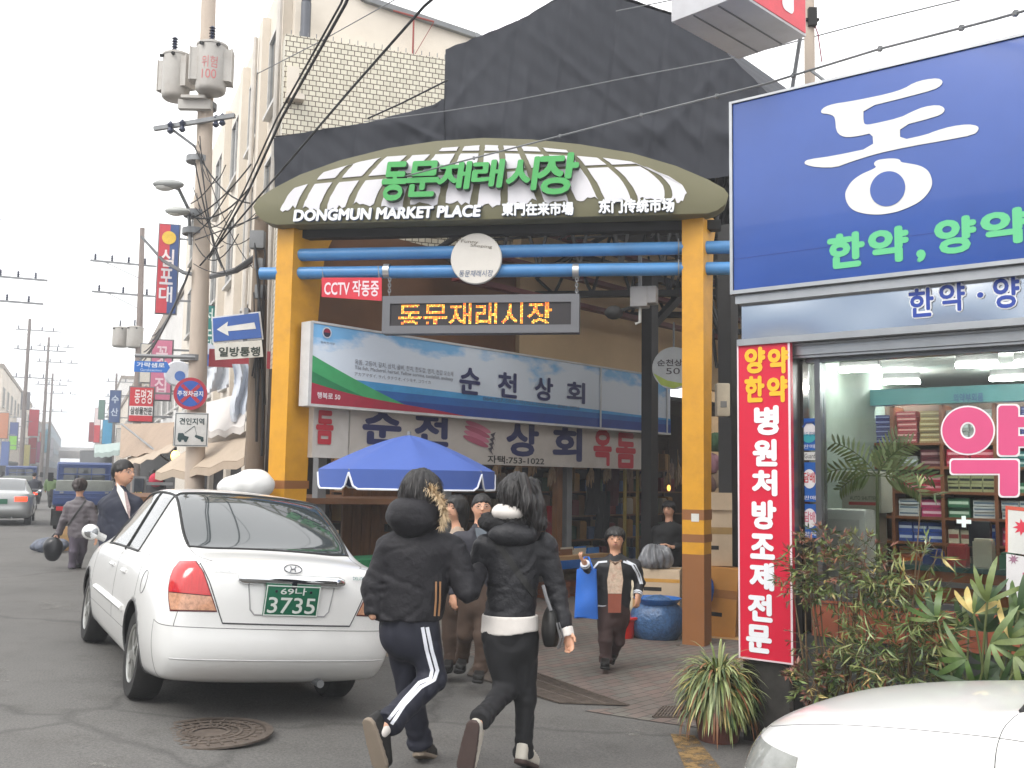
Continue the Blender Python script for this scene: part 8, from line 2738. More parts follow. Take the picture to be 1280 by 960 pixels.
def person(Y, feet, label, head, hr, fdir, neck, shL, shR, hip, armL, armR, legL, legR, top, bottom, h=.012, hair='short', hands=(True, True), flat=1.45, shw=1.0,
hem=None, top_fn=None, shoes=None, sleeves=(.062, .055, .042), legs_r=(.098, .072, .058), seed=1, hair_m=None, skin_h=None, twr=(.165, .15), face=False, glasses=False, hand_o=None):
 """joints are (px, py, dy); arm = elbow, wrist, hand tip; leg = hip, knee, ankle, heel, toe"""
 F = Fig(Y, feet, label)
 J = lambda p: F.J(*p)
 c = J(head)
 f = np.array([fdir[0], fdir[1], fdir[2] if len(fdir) > 2 else 0.0])
 nk, sl_, sr, hp = J(neck), J(shL), J(shR), J(hip)
 aL, aR = [J(p) for p in armL], [J(p) for p in armR]
 lL, lR = [J(p) for p in legL], [J(p) for p in legR]
 l, ff, u = axes(f)
 side = nrm(sr - sl_)
 hn = hand_o or [np.array([0, 0, 0.]), np.array([0, 0, 0.])]
 def body(P):
  d = head_sdf(P, c, f, hr)
  d = smin(d, cap(P, c - u * hr * .55 - ff * .12 * hr, nk, .052, .058), .03)
  d = smin(d, flatcap(P, nk - U3 * .1, hp, .09, .09, side, 1.2), .05)
  for sh, a in ((sl_, aL), (sr, aR)):
   d = smin(d, chain(P, [nk - U3 * .06, sh, a[0], a[1]], [.05, .045, .035, .026], .02), .02)
  for k, a in enumerate((aL, aR)):
   if hands[k]:
    n = hn[k]
    if np.linalg.norm(n) < .01:
     n = np.cross(nrm(a[2] - a[1]), side) + side * (.8 if k == 0 else -.8)
    d = smin(d, hand_sdf(P, a[1], a[2] - a[1], n, 1 if k == 0 else -1, .75, min(.95, hr / .125)), .012)
  for lg in (lL, lR):
   d = smin(d, chain(P, [hp, lg[0], lg[1], lg[2], lg[3] * .7 + lg[4] * .3], [.08, .07, .045, .030, .02], .02), .02)
  return d
 allp = [c + [0, 0, hr * 1.2], c + ff * hr, c - ff * hr, nk, sl_, sr, hp] + aL + aR + lL + lR
 lo, hi = bb(allp, .12)
 F.make_body(body, lo, hi, skin_h or h)
 F.hair = F.cloth('hair', hair_fn(c, f, hr, hair, seed), c - np.array([1.5, 1.5, 2.8]) * hr, c + np.array([1.5, 1.5, 1.5]) * hr, max(.006, hr * .07 if h < .015 else hr * .1), hair_m or M_HAIR)
 strands(F, hr, c, 1500 if h < .0125 else 500, hair, seed)
 if face:
  face_parts(F, c, f, hr, glasses)
 hm = J(hem) if hem else hp - U3 * .04
 def topf(P):
  ch = nk * .35 + (sl_ + sr) * .5 * .65 - U3 * .10
  d = flatcap(P, ch, hm + (hp - hm) * .2, twr[0] * shw, twr[1] * shw, side, flat)
  d = smin(d, cap(P, sl_ * .9 + nk * .1, sr * .9 + nk * .1, .072), .07)
  d = smin(d, cap(P, nk - U3 * .06, nk + U3 * .012, .085, .068), .05)
  for sh, a in ((sl_, aL), (sr, aR)):
   d = smin(d, chain(P, [sh, a[0], a[1]], [sleeves[0] + .008, sleeves[1], sleeves[2]], .03), .035)
  d = d + .007 * wob(P, 22, seed) + .004 * wob(P, 47, seed + 3)
  d = np.maximum(d, -cap(P, nk + U3 * .03, nk + U3 * .2, .055))
  d = cut_below(d, P, hm, hp * 0 + U3 + 0 * hm) if True else d
  for a in (aL, aR):
   d = np.maximum(d, np.where(np.linalg.norm(P - a[1], axis=-1) < .12, ((P - a[1]) @ nrm(a[1] - a[0])), -1))
  return d
 def topf2(P):
  ch = nk * .35 + (sl_ + sr) * .5 * .65 - U3 * .10
  d = flatcap(P, ch, hm, twr[0] * shw, twr[1] * shw, side, flat)
  d = smin(d, cap(P, sl_ * .9 + nk * .1, sr * .9 + nk * .1, .072), .07)
  d = smin(d, cap(P, nk - U3 * .06, nk + U3 * .012, .085, .068), .05)
  d = np.maximum(d, (hm - P) @ U3)
  for sh, a in ((sl_, aL), (sr, aR)):
   e = chain(P, [sh, a[0], a[1]], [sleeves[0] + .008, sleeves[1], sleeves[2]], .03)
   if top_fn: e = e + top_fn(P, 'arm', sh, a)
   e = np.maximum(e, (P - a[1]) @ nrm(a[1] - a[0]) - .0)
   d = smin(d, e, .03)
  if top_fn: d = d + top_fn(P, 'all', nk, hm)
  d = d + .006 * wob(P, 20, seed) + .0035 * wob(P, 45, seed + 3)
  for sh, a in ((sl_, aL), (sr, aR)):
   t = (P - a[0]) @ nrm(a[1] - sh)
   w = np.exp(-(np.linalg.norm(P - a[0], axis=-1) / .13) ** 2)
   d = d + .004 * w * np.sin(t * 80 + 6 * wob(P, 12, seed))
  w1 = wob(P * np.array([1, 1, 1.7]), 8.5, seed + 1) + .35 * wob(P, 21, seed)
  d = d + (.007 * np.exp(-(w1 / .12) ** 2) + .004 * np.exp(-((w1 - .4) / .07) ** 2)) * hr / .13
  return np.maximum(d, -cap(P, nk + U3 * .03, nk + U3 * .2, .055))
 lo, hi = bb([nk + [0, 0, .06], sl_, sr, hm] + aL[:2] + aR[:2], .2)
 lo[2] = min(hm[2], aL[1][2], aR[1][2]) - .06
 F.top = F.cloth('jacket', topf2, lo, hi, h, top)
 def bot(P):
  d = flatcap(P, hp + U3 * .06, hp - U3 * .06, .15 * shw, .155 * shw, side, 1.25)
  for lg in (lL, lR):
   e = chain(P, [lg[0] + U3 * .02, lg[1], lg[2]], list(legs_r), .03)
   t = (P - lg[2]) @ nrm(lg[1] - lg[2])
   e = e + .004 * np.exp(-(t / .13) ** 2) * np.sin(t * 85 + 7 * wob(P, 10, seed)) * (t > 0)
   w = np.exp(-(np.linalg.norm(P - lg[1], axis=-1) / .12) ** 2)
   e = e + .003 * w * np.sin(((P - lg[1]) @ nrm(lg[0] - lg[2])) * 70 + 7 * wob(P, 9, seed))
   e = np.maximum(e - .012 * np.exp(-((t + .02) / .05) ** 2), -t - .035)
   d = smin(d, e, .035)
  w1 = wob(P * np.array([1, 1, .6]), 11, seed + 4) + .3 * wob(P, 23, seed)
  return d + .005 * wob(P, 17, seed + 9) + .007 * np.exp(-(w1 / .12) ** 2)
 lo, hi = bb([hp + U3 * .14] + lL[:3] + lR[:3], .17)
 F.bottom = F.cloth('trousers', bot, lo, hi, h, bottom)
 if shoes:
  for k, lg in enumerate((lL, lR)):
   up = nrm(lg[1] - lg[2])
   a, b = lg[3], lg[4]
   m_up, m_so = shoes
   lo, hi = bb([a, b], .12)
   s_ = F.cloth('shoe', lambda P: shoe_sdf(P, a, b, up, .040 * hr / .115, .082 * hr / .115), lo, hi, min(h, .01), m_up)
   so = net_obj('sole', lambda P: shoe_sdf(P, a, b, up, .040 * hr / .115, sole=True), lo, hi, min(h, .008), m_so, s_)
 F.c, F.nk, F.sl, F.sr, F.hp, F.aL, F.aR, F.lL, F.lR, F.hr, F.f = c, nk, sl_, sr, hp, aL, aR, lL, lR, hr, f
 return F
def ribbon_on(F, target, pts, w, m, name, off=.004, n=24):
 """a strip sewn on a garment along picture points"""
 bv = bvh_of(target)
 c = _C - F.root
 def hit(px, py):
  h = bv.ray_cast(Vector(c), Vector(ray(px, py)).normalized())
  return (h[0] + h[1] * off) if h[0] else None
 P = []
 for (a, b) in zip(pts, pts[1:]):
  P += [(a[0] + (b[0] - a[0]) * k / n, a[1] + (b[1] - a[1]) * k / n) for k in range(n)]
 P.append(pts[-1])
 vs = []
 last = None
 for i, p in enumerate(P):
  q0, q1 = P[max(0, i - 2)], P[min(len(P) - 1, i + 2)]
  d = np.array([q1[0] - q0[0], q1[1] - q0[1]]); d = d / np.linalg.norm(d)
  nn = np.array([-d[1], d[0]]) * w / 2
  row = [hit(p[0] + nn[0] * s, p[1] + nn[1] * s) for s in (-1, 0, 1)]
  if any(r_ is None for r_ in row):
   if last is None: continue
   row = last
  last = row
  vs.append(row)
 flat = [v for r_ in vs for v in r_]
 fs = [(3 * i + j, 3 * i + j + 1, 3 * i + j + 4, 3 * i + j + 3) for i in range(len(vs) - 1) for j in (0, 1)]
 if not fs: return None
 me = MB().add(flat, fs, 0, True).mesh(name, m, solid=.003)
 return link(name, me, F.o)
def puff_boy(P, kind, a, b):
 if kind == 'arm':
  t = (P - a) @ nrm(b[0] - a)
  return -.003 * np.abs(np.sin(t * 26 + 1.5 * wob(P, 9, 1)))
 t = P[..., 2]
 return -.002 * np.abs(np.sin(t * 22 + 1.6 * wob(P, 6, 2)))
boy = person(6.25, (520, 940), 'person in a black padded jacket with fur trimmed hood and striped tracksuit trousers', (527, 617), .142, (.25, .97),
(520, 650), (486, 688), (566, 688), (511, 778, .02),
[(467, 735, -.02), (466, 770, -.06), (469, 788, -.05)], [(584, 738, -.05), (600, 712, .12), (612, 706, .15)],
[(497, 782, .06), (512, 862, .16), (525, 926, .26), (524, 941, .24), (537, 946, .50)],
[(526, 782, -.02), (542, 848, .02), (488, 902, -.34), (463, 905, -.40), (476, 952, -.36)],
M_NYL, M_NAVYT, h=.011, hair='bob', hands=(False, False), flat=1.3, shw=1.16, hem=(512, 774), top_fn=puff_boy, sleeves=(.08, .07, .056), legs_r=(.108, .082, .074), shoes=(M_LEA, mat('grey_sole', (128, 116, 102), .8)), seed=2, twr=(.18, .172))
hc = boy.J(517, 645, -.06)
def hood(P):
 d = ell(P, hc + [.0, 0, 0], (.17, .15, .13))
 d = smin(d, ell(P, hc + [.0, .09, -.03], (.17, .12, .09)), .05)
 d = d + .008 * wob(P, 18, 4) - .006 * np.abs(np.sin(P[..., 2] * 30 + 3 * P[..., 0]))
 return np.maximum(d, -ell(P, boy.c, (.11, .12, .14)))
boy.cloth('hood', hood, hc - [.25, .25, .2], hc + [.25, .3, .2], .01, M_NYL)
random.seed(6)
fr = MB()
tr_pts = [(532, 609, -.12), (541, 613, -.14), (549, 622, -.15), (554, 634, -.15), (555, 646, -.13), (550, 658, -.10), (546, 664, -.08)]
for k in range(1100):
 i = random.randint(0, len(tr_pts) - 3); f_ = random.random()
 a, b = boy.J(*tr_pts[i]), boy.J(*tr_pts[i + 1])
 p = Vector(a + (b - a) * f_)
 d = Vector((random.uniform(-.3, 1), random.uniform(-1, .3), random.uniform(-.7, .8))).normalized()
 leaf(fr, p, d, random.uniform(.03, .07), .006, .6, 0, seg=2)
part('fur_trim', fr, M_FUR, boy.o, recalc=False)
for dx in (0, 6.5):
 ribbon_on(boy, boy.bottom, [(528 + dx * .9, 784), (533 + dx, 812), (540 + dx, 838), (538 + dx * .7, 848 + dx * .3), (524 + dx * .3, 854 + dx * .8), (505, 875 + dx), (486 + dx * .6, 899 + dx * .9)], 4.2, paint((222, 224, 232), .6, var=0), 'stripe', n=14)
for dx in (0, 5):
 ribbon_on(boy, boy.top, [(545 + dx, 727), (544.5 + dx, 750), (543 + dx, 770)], 2.0, paint((170, 126, 88), .6, var=0), 'piping', n=10)
boy.cloth('sock', lambda P: cap(P, boy.lR[2] + nrm(boy.lR[1] - boy.lR[2]) * .05, boy.lR[2] * .45 + boy.lR[3] * .3 + boy.lR[4] * .25, .05, .036), boy.lR[2] - .2, boy.lR[2] + .2, .008, M_WHC)
def puff_girl(P, kind, a, b):
 if kind == 'arm':
  t = (P - a) @ nrm(b[0] - a)
  return -.002 * np.abs(np.sin(t * 60 + wob(P, 9, 1)))
 return -.002 * np.abs(np.sin(P[..., 2] * 48 + 9 * np.abs(P[..., 0] + .05) + .4 * wob(P, 7, 3)))
girl = person(6.4, (640, 950), 'person with long dark hair in a short black quilted jacket and shoulder bag, back turned', (646, 621), .138, (-.05, 1),
(644, 660), (606, 684), (682, 684), (637, 790, .02),
[(589, 725, .04), (592, 745, .16), (600, 752, .2)], [(697, 742, .0), (708, 790, -.06), (712, 806, -.08)],
[(622, 800, -.02), (632, 862, .02), (602, 898, -.30), (592, 908, -.36), (583, 955, -.32)],
[(654, 800, .04), (656, 868, .10), (654, 940, .12), (651, 950, .05), (664, 956, .30)],
M_NYL2, M_JEANS, h=.011, hair='long', hands=(False, True), flat=1.35, shw=.98, hem=(637, 771), top_fn=puff_girl, sleeves=(.064, .056, .046), legs_r=(.105, .072, .058), shoes=(mat('white_canvas', (196, 190, 178), .8), mat('brown_sole', (70, 56, 52), .8)), seed=5, twr=(.165, .16))
lo, hi = bb([girl.hp, girl.hp], .25)
girl.cloth('shirt_tail', lambda P: np.maximum(np.abs(flatcap(P, girl.J(637, 765), girl.J(637, 789), .168, .172, np.array([1., 0, 0]), 1.32) + .004 * wob(P, 25, 8)) - .007, np.maximum(girl.J(637, 790)[2] + .01 * np.sin(P[..., 0] * 14) - P[..., 2], P[..., 2] - girl.J(637, 768)[2])), girl.J(637, 780) - [.25, .25, .15], girl.J(637, 780) + [.25, .25, .15], .009, M_WHC)
_lk = [girl.J(664, 606, .02), girl.J(671, 632, -.04), girl.J(673, 655, -.09), girl.J(671, 668, -.1)]
_l2 = [girl.J(652, 600, -.1), girl.J(660, 630, -.15), girl.J(664, 652, -.15)]
girl.hair = girl.cloth('hair_lock', lambda P: np.minimum(chain(P, _lk, [.05, .055, .04, .008], .03), chain(P, _l2, [.05, .05, .012], .03)) + .006 * np.sin(P[..., 0] * 160 + 3 * np.sin(P[..., 2] * 14)), *bb(_lk + _l2, .1), .009, M_HAIR)
strands(girl, .138, girl.J(660, 590), 500, 'long', 8)
hc2 = girl.J(640, 650, -.04)
girl.cloth('white_hood', lambda P: np.maximum(ell(P, girl.J(640, 640, -.02), (.13, .13, .07)) + .006 * wob(P, 20, 1), -ell(P, girl.c + [0, .02, .0], (.1, .1, .14))), hc2 - [.2, .2, .1], hc2 + [.2, .25, .2], .009, M_WHC)
def collar(P):
 q = P - girl.J(641, 653, .04)
 rr = np.sqrt((q[..., 0] / 1.25) ** 2 + q[..., 1] ** 2) - .135
 z = q[..., 2] - .05 * q[..., 1] * 2
 d = np.sqrt(rr ** 2 + (z * .9) ** 2) - .045
 return d + .008 * wob(P, 60, 5) + .006 * wob(P, 110, 2)
girl.cloth('fleece_collar', collar, girl.J(641, 653, .04) - [.28, .28, .12], girl.J(641, 653, .04) + [.28, .28, .12], .009, M_DFUR)
def hood2(P):
 d = ell(P, girl.J(642, 668, -.10), (.16, .085, .075))
 return d + .007 * wob(P, 18, 6)
girl.cloth('hood', hood2, girl.J(642, 668, -.1) - [.22, .15, .12], girl.J(642, 668, -.1) + [.22, .15, .12], .01, M_NYL2)
ribbon_on(girl, girl.top, [(614, 668), (630, 690), (650, 720), (668, 745), (679, 766)], 7, M_LEA, 'bag_strap', off=.006, n=12)
bg = net_obj('shoulder_bag', lambda P: np.maximum(ell(P, (0, 0, 0), (.055, .11, .15)), -P[..., 2] - .11) + .009 * wob(P, 26, 2), (-.15, -.2, -.2), (.15, .2, .2), .01, M_LEA)
p = Vector(girl.J(688, 786, -.04) + girl.root); bg.location = p
tag(bg, 'small black leather shoulder bag at the hip of the person in the quilted jacket', 'bag')
part('strap', MB().tube([(-.0, -.06, .12), (-.03, -.05, .2), (-.05, -.02, .27)], .012, 6).tube([(.05, -.08, .05), (.08, -.06, -.05), (.06, -.04, -.11)], .006, 6).tube([(.035, -.10, .05), (.06, -.085, -.05), (.045, -.06, -.11)], .006, 6), mat('strap_grey', (110, 110, 112), .4), bg)
cf = girl.aR[1]
girl.cloth('cuff', lambda P: np.maximum(np.abs(cap(P, girl.aR[1] - nrm(girl.aR[1] - girl.aR[0]) * .03, girl.aR[1] + nrm(girl.aR[1] - girl.aR[0]) * .025, .042, .04)) - .005, np.abs((P - girl.aR[1]) @ nrm(girl.aR[1] - girl.aR[0])) - .03), cf - .1, cf + .1, .007, M_WHC)
man = person(9.0, (588, 845), 'person in a dark suit jacket and brown trousers facing us between the two walkers', (602, 634), .122, (.12, -1),
(600, 660), (630, 676), (572, 676), (596, 745),
[(640, 712, .05), (636, 745, -.02), (634, 758, -.04)], [(563, 712, .05), (566, 745, .0), (568, 760, -.02)],
[(606, 748), (603, 796, -.05), (600, 836, -.02), (600, 846, .04), (597, 850, -.18)],
[(586, 748), (582, 792, .05), (578, 820, .22), (578, 830, .28), (575, 836, .06)],
M_SUIT, M_BRT, h=.014, hair='short', hem=(596, 748), shoes=(M_LEA, M_RUB), seed=7, face=True, glasses=True, twr=(.16, .155))
part('shirt', MB().add([tuple(man.J(594, 660, -.115)), tuple(man.J(609, 660, -.115)), tuple(man.J(606, 682, -.145)), tuple(man.J(601, 694, -.15)), tuple(man.J(597, 682, -.145))], [(0, 1, 2, 3, 4)]), mat('grey_shirt', (92, 100, 108), .7), man.o)
lp_ = MB()
for s in (-1, 1):
 a = [man.J(601 + s * 9, 660, -.10), man.J(601 + s * 11, 672, -.125), man.J(601 + s * 1, 706, -.15), man.J(601 + s * 5, 672, -.14)]
 lp_.add([tuple(v) for v in a], [(0, 1, 2, 3)])
me = lp_.mesh('lapel', M_SUIT, solid=.012); link('lapel', me, man.o)
wom = person(9.6, (572, 838), 'person with long dark hair and pale blouse half hidden behind the padded jacket', (570, 636), .125, (-.6, -.8),
(572, 664), (588, 682), (556, 682), (570, 750),
[(592, 712), (584, 742), (582, 752)], [(552, 712), (556, 742), (558, 752)],
[(578, 752), (578, 796), (578, 826), (578, 834), (574, 838, -.16)], [(562, 752), (562, 796), (562, 826), (562, 834), (558, 838, -.16)],
mat('beige_blouse', (170, 152, 136), .8), M_BRT, h=.018, hair='long', shoes=(M_LEA, M_RUB), seed=9, shw=.9, face=True)
lady = person(10.3, (757, 826), 'person in a dark tracksuit top with white piping holding out one palm', (769, 674), .118, (-.05, -1),
(769, 697), (793, 708), (743, 708), (767, 765),
[(800, 728, .02), (797, 744, -.08), (797, 754, -.10)], [(739, 728, -.04), (731, 704, -.24), (721, 690, -.30)],
[(775, 768), (773, 800, .04), (765, 818, .14), (765, 822, .2), (763, 826, .0)],
[(757, 768), (757, 800, -.05), (757, 824, -.04), (757, 828, .03), (756, 833, -.2)],
mat('black_tracksuit', (26, 26, 30), .65, var=.1), mat('dark_brown_trousers', (60, 42, 40), .8, var=.12), h=.014, hair='fringe', hem=(767, 762), shoes=(M_LEA, M_RUB), seed=11, face=True, twr=(.175, .165), shw=1.0, sleeves=(.066, .056, .045),
hand_o=[np.array([0, 0, 0.]), np.array([0, -.2, 1.0])])
def ld(px, py, dy): return tuple(lady.J(px, py, dy))
part('undershirt', MB().add([ld(763, 702, -.12), ld(776, 702, -.12), ld(779, 725, -.16), ld(777, 742, -.165), ld(760, 742, -.165), ld(759, 725, -.16)], [(0, 1, 2, 3, 4, 5)]), mat('cream_print_shirt', (190, 170, 150), .8, var=.25, scale=25, dirt=(150, 70, 60), dirtamt=.6), lady.o)
part('undershirt', MB().add([ld(760, 742.5, -.165), ld(777, 742.5, -.165), ld(776, 766, -.165), ld(760, 766, -.165)], [(0, 1, 2, 3)]), mat('rust_shirt', (142, 78, 60), .8), lady.o, label='rust coloured lower part of the shirt')
WST = paint((206, 210, 218), .6, var=0)
for pts, w in (([(779, 702), (790, 706), (796, 716), (801, 730)], 2.4), ([(783, 701), (794, 706), (800, 718), (803, 730)], 1.4), ([(759, 702), (748, 703), (742, 710), (740, 716)], 2.2), ([(746, 757), (753, 758), (758, 758)], 2.4)):
 ribbon_on(lady, lady.top, pts, w, WST, 'piping', n=8)
part('collar_band', MB().tube([ld(762, 701, -.1), ld(769, 705, -.12), ld(777, 701, -.1)], .014, 6), mat('brown_collar', (96, 72, 54), .8), lady.o)
for e, w_ in ((lady.aR[0], lady.aR[1]), (lady.aL[0], lady.aL[1])):
 t_ = nrm(w_ - e)
 part('cuff', MB().tube([tuple(w_ - t_ * .035), tuple(w_ - t_ * .02)], .05, 10).tube([tuple(w_ - t_ * .012), tuple(w_ + t_ * .0)], .049, 10), WST, lady.o)
bgp = Vector(lady.J(733, 742, -.16) + lady.root)
bagm = mat('blue_plastic_carrier', (52, 112, 206), .4, var=.08, scale=5)
t = thing('carrier_bag', 'bright blue plastic carrier bag hanging from the forearm of the tracksuit person', 'bag', bgp)
part('body', MB().grid(lambda u, v: ((.10 + .02 * v) * math.cos(2 * math.pi * u) * (1 if abs(math.cos(2 * math.pi * u)) < .99 else 1), (.03 + .045 * v * (1.1 - v)) * math.sin(2 * math.pi * u) + .006 * math.sin(9 * v + 6 * u), .24 - .48 * v + .01 * math.sin(12 * u)), 36, 12).add([(-.12, 0, -.24), (0, -.03, -.24), (.12, 0, -.24), (0, .03, -.24)], [(0, 1, 2, 3)]), bagm, t, recalc=False)
part('handle', MB().tube([(-.07, 0, .23), (-.02, .02, .36), (.02, .03, .36), (.07, 0, .23)], .01, 6), bagm, t)
lb_ = Vector(lady.J(790, 756, -.1) + lady.root)
dk = person(14.6, (830, 722), 'person in a long black coat standing deep in the alley beside the grey column', (836, 637), .118, (-.5, -.85),
(836, 654), (852, 664), (820, 664), (835, 705),
[(856, 684), (842, 684, -.2), (834, 682, -.25)], [(818, 684), (826, 682, -.2), (833, 680, -.24)],
[(840, 706), (840, 726), (840, 748), (840, 752), (838, 756, -.16)], [(830, 706), (830, 726), (830, 748), (830, 752), (828, 756, -.16)],
mat('black_coat', (20, 20, 22), .7), mat('black_skirt', (20, 20, 22), .8), h=.02, hair='fringe', shoes=(M_LEA, M_RUB), seed=13, face=True, twr=(.18, .2), shw=1.1)
rd = person(15.6, (898, 745), 'person in a dark red top in the narrow gap beside the right gate post', (897, 638), .118, (-.3, -.95),
(897, 655), (910, 664), (884, 664), (897, 702),
[(914, 684), (900, 694, -.2), (894, 694, -.25)], [(880, 684), (888, 696, -.2), (893, 697, -.26)],
[(902, 704), (902, 724), (902, 744), (902, 748), (900, 752, -.16)], [(892, 704), (892, 724), (892, 744), (892, 748), (890, 752, -.16)],
mat('dark_red_top', (112, 22, 28), .8), M_JEANS, h=.02, hair='bob', shoes=(M_LEA, M_RUB), seed=15, face=True)
sm = person(11.3, (155, 760), 'person in a dark suit with light shirt and tie in profile beyond the white car', (154, 591), .150, (.95, -.3),
(150, 612), (131, 632, .05), (170, 630, -.05), (150, 705),
[(127, 668, .05), (134, 700, -.05), (136, 712, -.06)], [(172, 668, -.08), (166, 700, -.12), (165, 712, -.14)],
[(146, 705), (146, 745), (146, 778), (144, 786), (156, 790)], [(156, 705), (157, 745), (158, 778), (156, 786), (168, 790)],
mat('navy_suit', (34, 38, 54), .7, var=.1), mat('navy_suit', (34, 38, 54), .7, var=.1), h=.016, hair='short', shoes=(M_LEA, M_RUB), seed=17, face=True, glasses=True, twr=(.2, .19), shw=1.08)
def sj(px, py, dy): return tuple(sm.J(px, py, dy))
part('shirt', MB().add([sj(146, 603, -.12), sj(154, 612, -.16), sj(160, 626, -.21), sj(163, 648, -.235), sj(158, 640, -.23), sj(151, 624, -.19), sj(146, 613, -.15)], [(0, 1, 2, 3, 4, 5, 6)]), M_WHC, sm.o)
part('tie', MB().add([sj(155, 614, -.175), sj(158, 615, -.185), sj(163, 634, -.232), sj(162, 650, -.245), sj(159, 640, -.238)], [(0, 1, 2, 3, 4)]), mat('patterned_tie', (150, 130, 128), .6, var=.3, scale=40), sm.o)
def quilt(P, kind, a, b):
 return -.006 * np.abs(np.sin(P[..., 2] * 40)) * 1.0 - .004 * np.abs(np.sin(P[..., 0] * 40)) if kind == 'all' else 0 * P[..., 0]
wl = person(17.2, (95, 710), 'person walking away in a grey quilted jacket and dark trousers carrying a black bag', (100, 608), .135, (.1, 1),
(100, 624), (86, 634), (113, 634), (99, 666),
[(80, 650), (73, 668, .02), (71, 675)], [(119, 652), (120, 672, -.02), (120, 680)],
[(94, 668), (92, 690, -.05), (90, 708, -.02), (90, 710, -.05), (90, 713, .15)], [(104, 668), (103, 688, .1), (98, 704, .2), (98, 706, .16), (98, 708, .34)],
mat('grey_quilted', (92, 86, 90), .55, var=.15, scale=10), mat('plum_grey_trousers', (84, 76, 88), .8), h=.018, hair='bun', hair_m=mat('brown_black_hair', (44, 32, 30), .5, var=.3), top_fn=quilt, shoes=(M_LEA, M_RUB), seed=19, twr=(.19, .185), shw=1.0, hem=(99, 672), sleeves=(.07, .064, .05))
ribbon_on(wl, wl.top, [(107, 626), (100, 636), (90, 650), (84, 660)], 2.2, M_LEA, 'bag_strap', off=.008, n=6)
p = Vector(wl.J(66, 686, 0) + wl.root)
b_ = net_obj('carrier_bag', lambda P: ell(P, (0, 0, 0), (.17, .12, .2)) + .02 * wob(P, 14, 3), (-.3, -.25, -.3), (.3, .25, .35), .02, mat('black_plastic', (24, 24, 28), .3, var=.2))
b_.location = p; tag(b_, 'black plastic bag carried low by the person walking away', 'bag')
part('handle', MB().tube([(-.04, 0, .18), (.05, 0, .3), (.1, 0, .18)], .012, 6), paint((24, 24, 28), .4), b_)
g = gr(62, 690)
b_ = sack('sack', (g.x, g.y, gz(g.x, g.y) - .02), (.36, .25), .3, mat('mixed_sack', (90, 96, 110), .6, var=.4, scale=10), 'low heap of wrapped goods on the asphalt left of the walking person', 'sack', .03, 9, 4)
g = gr(80, 688)
carton((g.x, g.y, gz(g.x, g.y)), (.22, .25, .5), R(10), M_CARD, 'narrow brown carton standing on the asphalt left of the walking person')
def small(Y, px, head_y, foot_y, label, topc, botc, fdir=(0, 1), hair='short', w=1.0, red=None):
 s = FPX / Y
 H = (foot_y - head_y)
 k = lambda f: head_y + H * f
 return person(Y, (px, foot_y), label, (px, k(.07)), .12 * H / s / 1.7, fdir, (px, k(.15)), (px - .19 * s, k(.2)), (px + .19 * s, k(.2)), (px, k(.5)),
 [(px - .25 * s, k(.36)), (px - .24 * s, k(.5)), (px - .24 * s, k(.55))], [(px + .25 * s, k(.36)), (px + .24 * s, k(.5)), (px + .24 * s, k(.55))],
 [(px - .08 * s, k(.52)), (px - .08 * s, k(.75)), (px - .08 * s, k(.96)), (px - .08 * s, k(.98)), (px - .08 * s, k(1.0), .2)],
 [(px + .08 * s, k(.52)), (px + .08 * s, k(.75)), (px + .08 * s, k(.96)), (px + .08 * s, k(.98)), (px + .08 * s, k(1.0), .2)],
 paint(topc, .8), paint(botc, .8), h=.03, hair=hair, shoes=(M_LEA, M_RUB), twr=(.18 * w, .17 * w))
small(36, 65, 594, 634, 'small person in a dull green jacket walking up the far street', (92, 112, 74), (50, 50, 50))
small(22, 192, 588, 668, 'person with a crimson headscarf bending at the stalls beyond the suited man', (60, 60, 64), (50, 50, 50), (.5, .8), 'bob')
p = at(195, 600, 21.9)
sc_ = net_obj('headscarf', lambda P: ell(P, (0, 0, 0), (.15, .15, .16)) + .006 * wob(P, 20, 1), (-.25, -.25, -.25), (.25, .25, .25), .02, mat('crimson_scarf', (180, 40, 66), .8))
sc_.location = p; tag(sc_, 'crimson headscarf worn by the figure among the stalls', 'scarf')
small(14.2, 288, 596, 715, 'dark haired person behind the white car roof, only the head showing', (44, 44, 48), (40, 40, 40), (.2, 1), 'bob')
mg = at(44, 632, 44)
mz = gz(mg.x, mg.y)
mc = thing('motorcycle', 'small dark motorcycle ridden away up the far left lane', 'motorcycle', street_m(Vector((mg.x, mg.y, 0))))
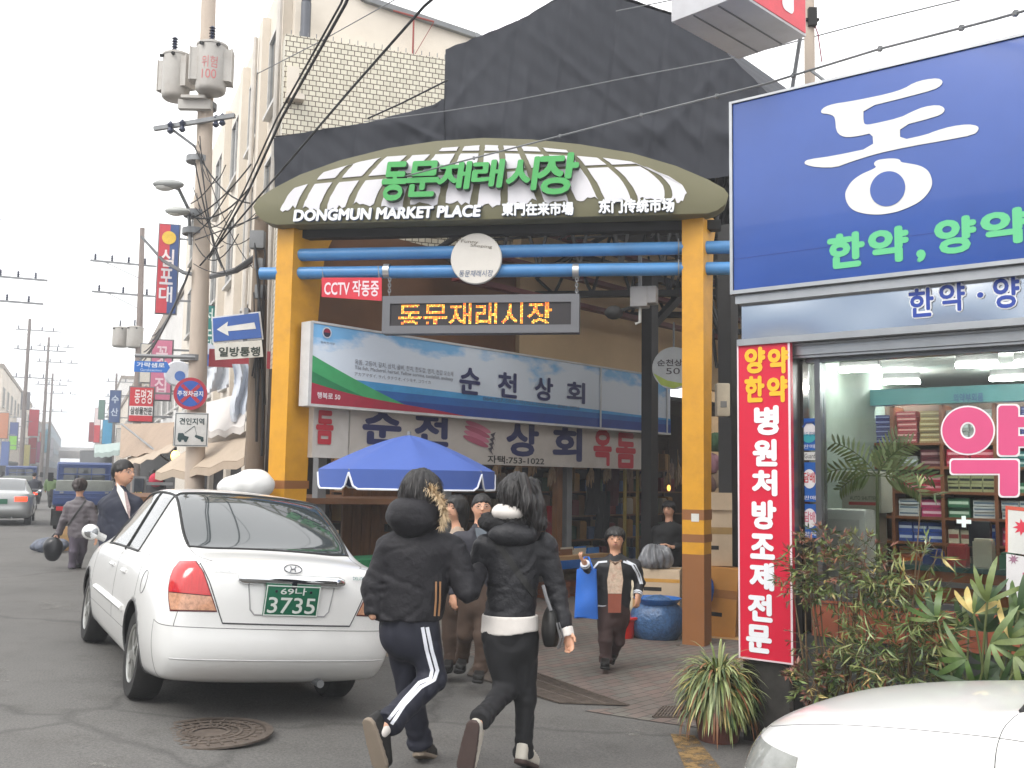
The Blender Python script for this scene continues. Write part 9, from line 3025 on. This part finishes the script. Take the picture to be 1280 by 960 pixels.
for x in (-.6, .62):
 w = part('wheel', MB().lathe([(.22, -.05), (.3, -.04), (.3, .04), (.22, .05)], 24, M=Matrix.Translation((x, 0, .3)) @ Matrix.Rotation(R(90), 4, 'X'), closed=True), M_TYRE, mc)
 part('rim', MB().lathe([(.22, -.02), (.22, .02), (.02, .03), (.02, -.03)], 20, M=Matrix.Translation((x, 0, .3)) @ Matrix.Rotation(R(90), 4, 'X'), closed=True), M_RIM, w)
part('body', MB().tube([(-.7, 0, .75), (-.2, 0, .72), (.15, 0, .6), (.45, 0, .85)], [.1, .15, .17, .08], 12), M_LEA, mc)
part('fork', MB().tube([(.62, 0, .3), (.42, 0, 1.0)], .03, 8).tube([(.4, -.33, 1.05), (.42, 0, 1.0), (.4, .33, 1.05)], .02, 8), M_STEEL, mc)
part('tail_light', MB().box((-.8, 0, .72), (.05, .16, .1)), M_BRK, mc)
part('carrier', MB().box((-.72, 0, .9), (.36, .4, .03)), M_STEEL, mc)
Y = 44; s = FPX / Y
rider = person(Y, (44, 620), 'person in dark clothes riding the motorcycle up the far left lane', (43, 594), .125, (-.3, 1), (43, 599), (37, 603), (50, 603), (43.5, 615),
[(35, 609, .1), (37, 611, .5), (38, 611, .6)], [(52, 609, .1), (49, 611, .5), (48, 611, .6)],
[(40, 616), (37, 618, .35), (39, 627, .15), (39, 628, .1), (38, 629, .3)], [(47, 616), (50, 618, .35), (48, 627, .15), (48, 628, .1), (48, 629, .3)],
paint((40, 42, 52), .8), paint((36, 36, 40), .8), h=.03, hair='short', shoes=(M_LEA, M_RUB), twr=(.2, .19))
random.seed(99)
# ================================================================ HAZE
hz = MB().box2((-620, -330, -2), (620, 640, 26))
m = bpy.data.materials.new('haze'); m.use_nodes = True
nt = m.node_tree; nt.nodes.clear()
o_ = nt.nodes.new('ShaderNodeOutputMaterial'); v_ = nt.nodes.new('ShaderNodeVolumePrincipled')
v_.inputs['Color'].default_value = (.92, .95, 1, 1); v_.inputs['Density'].default_value = .0026
nt.links.new(v_.outputs[0], o_.inputs['Volume'])
tag(link('haze', hz.mesh('haze', m)), kind='stuff')
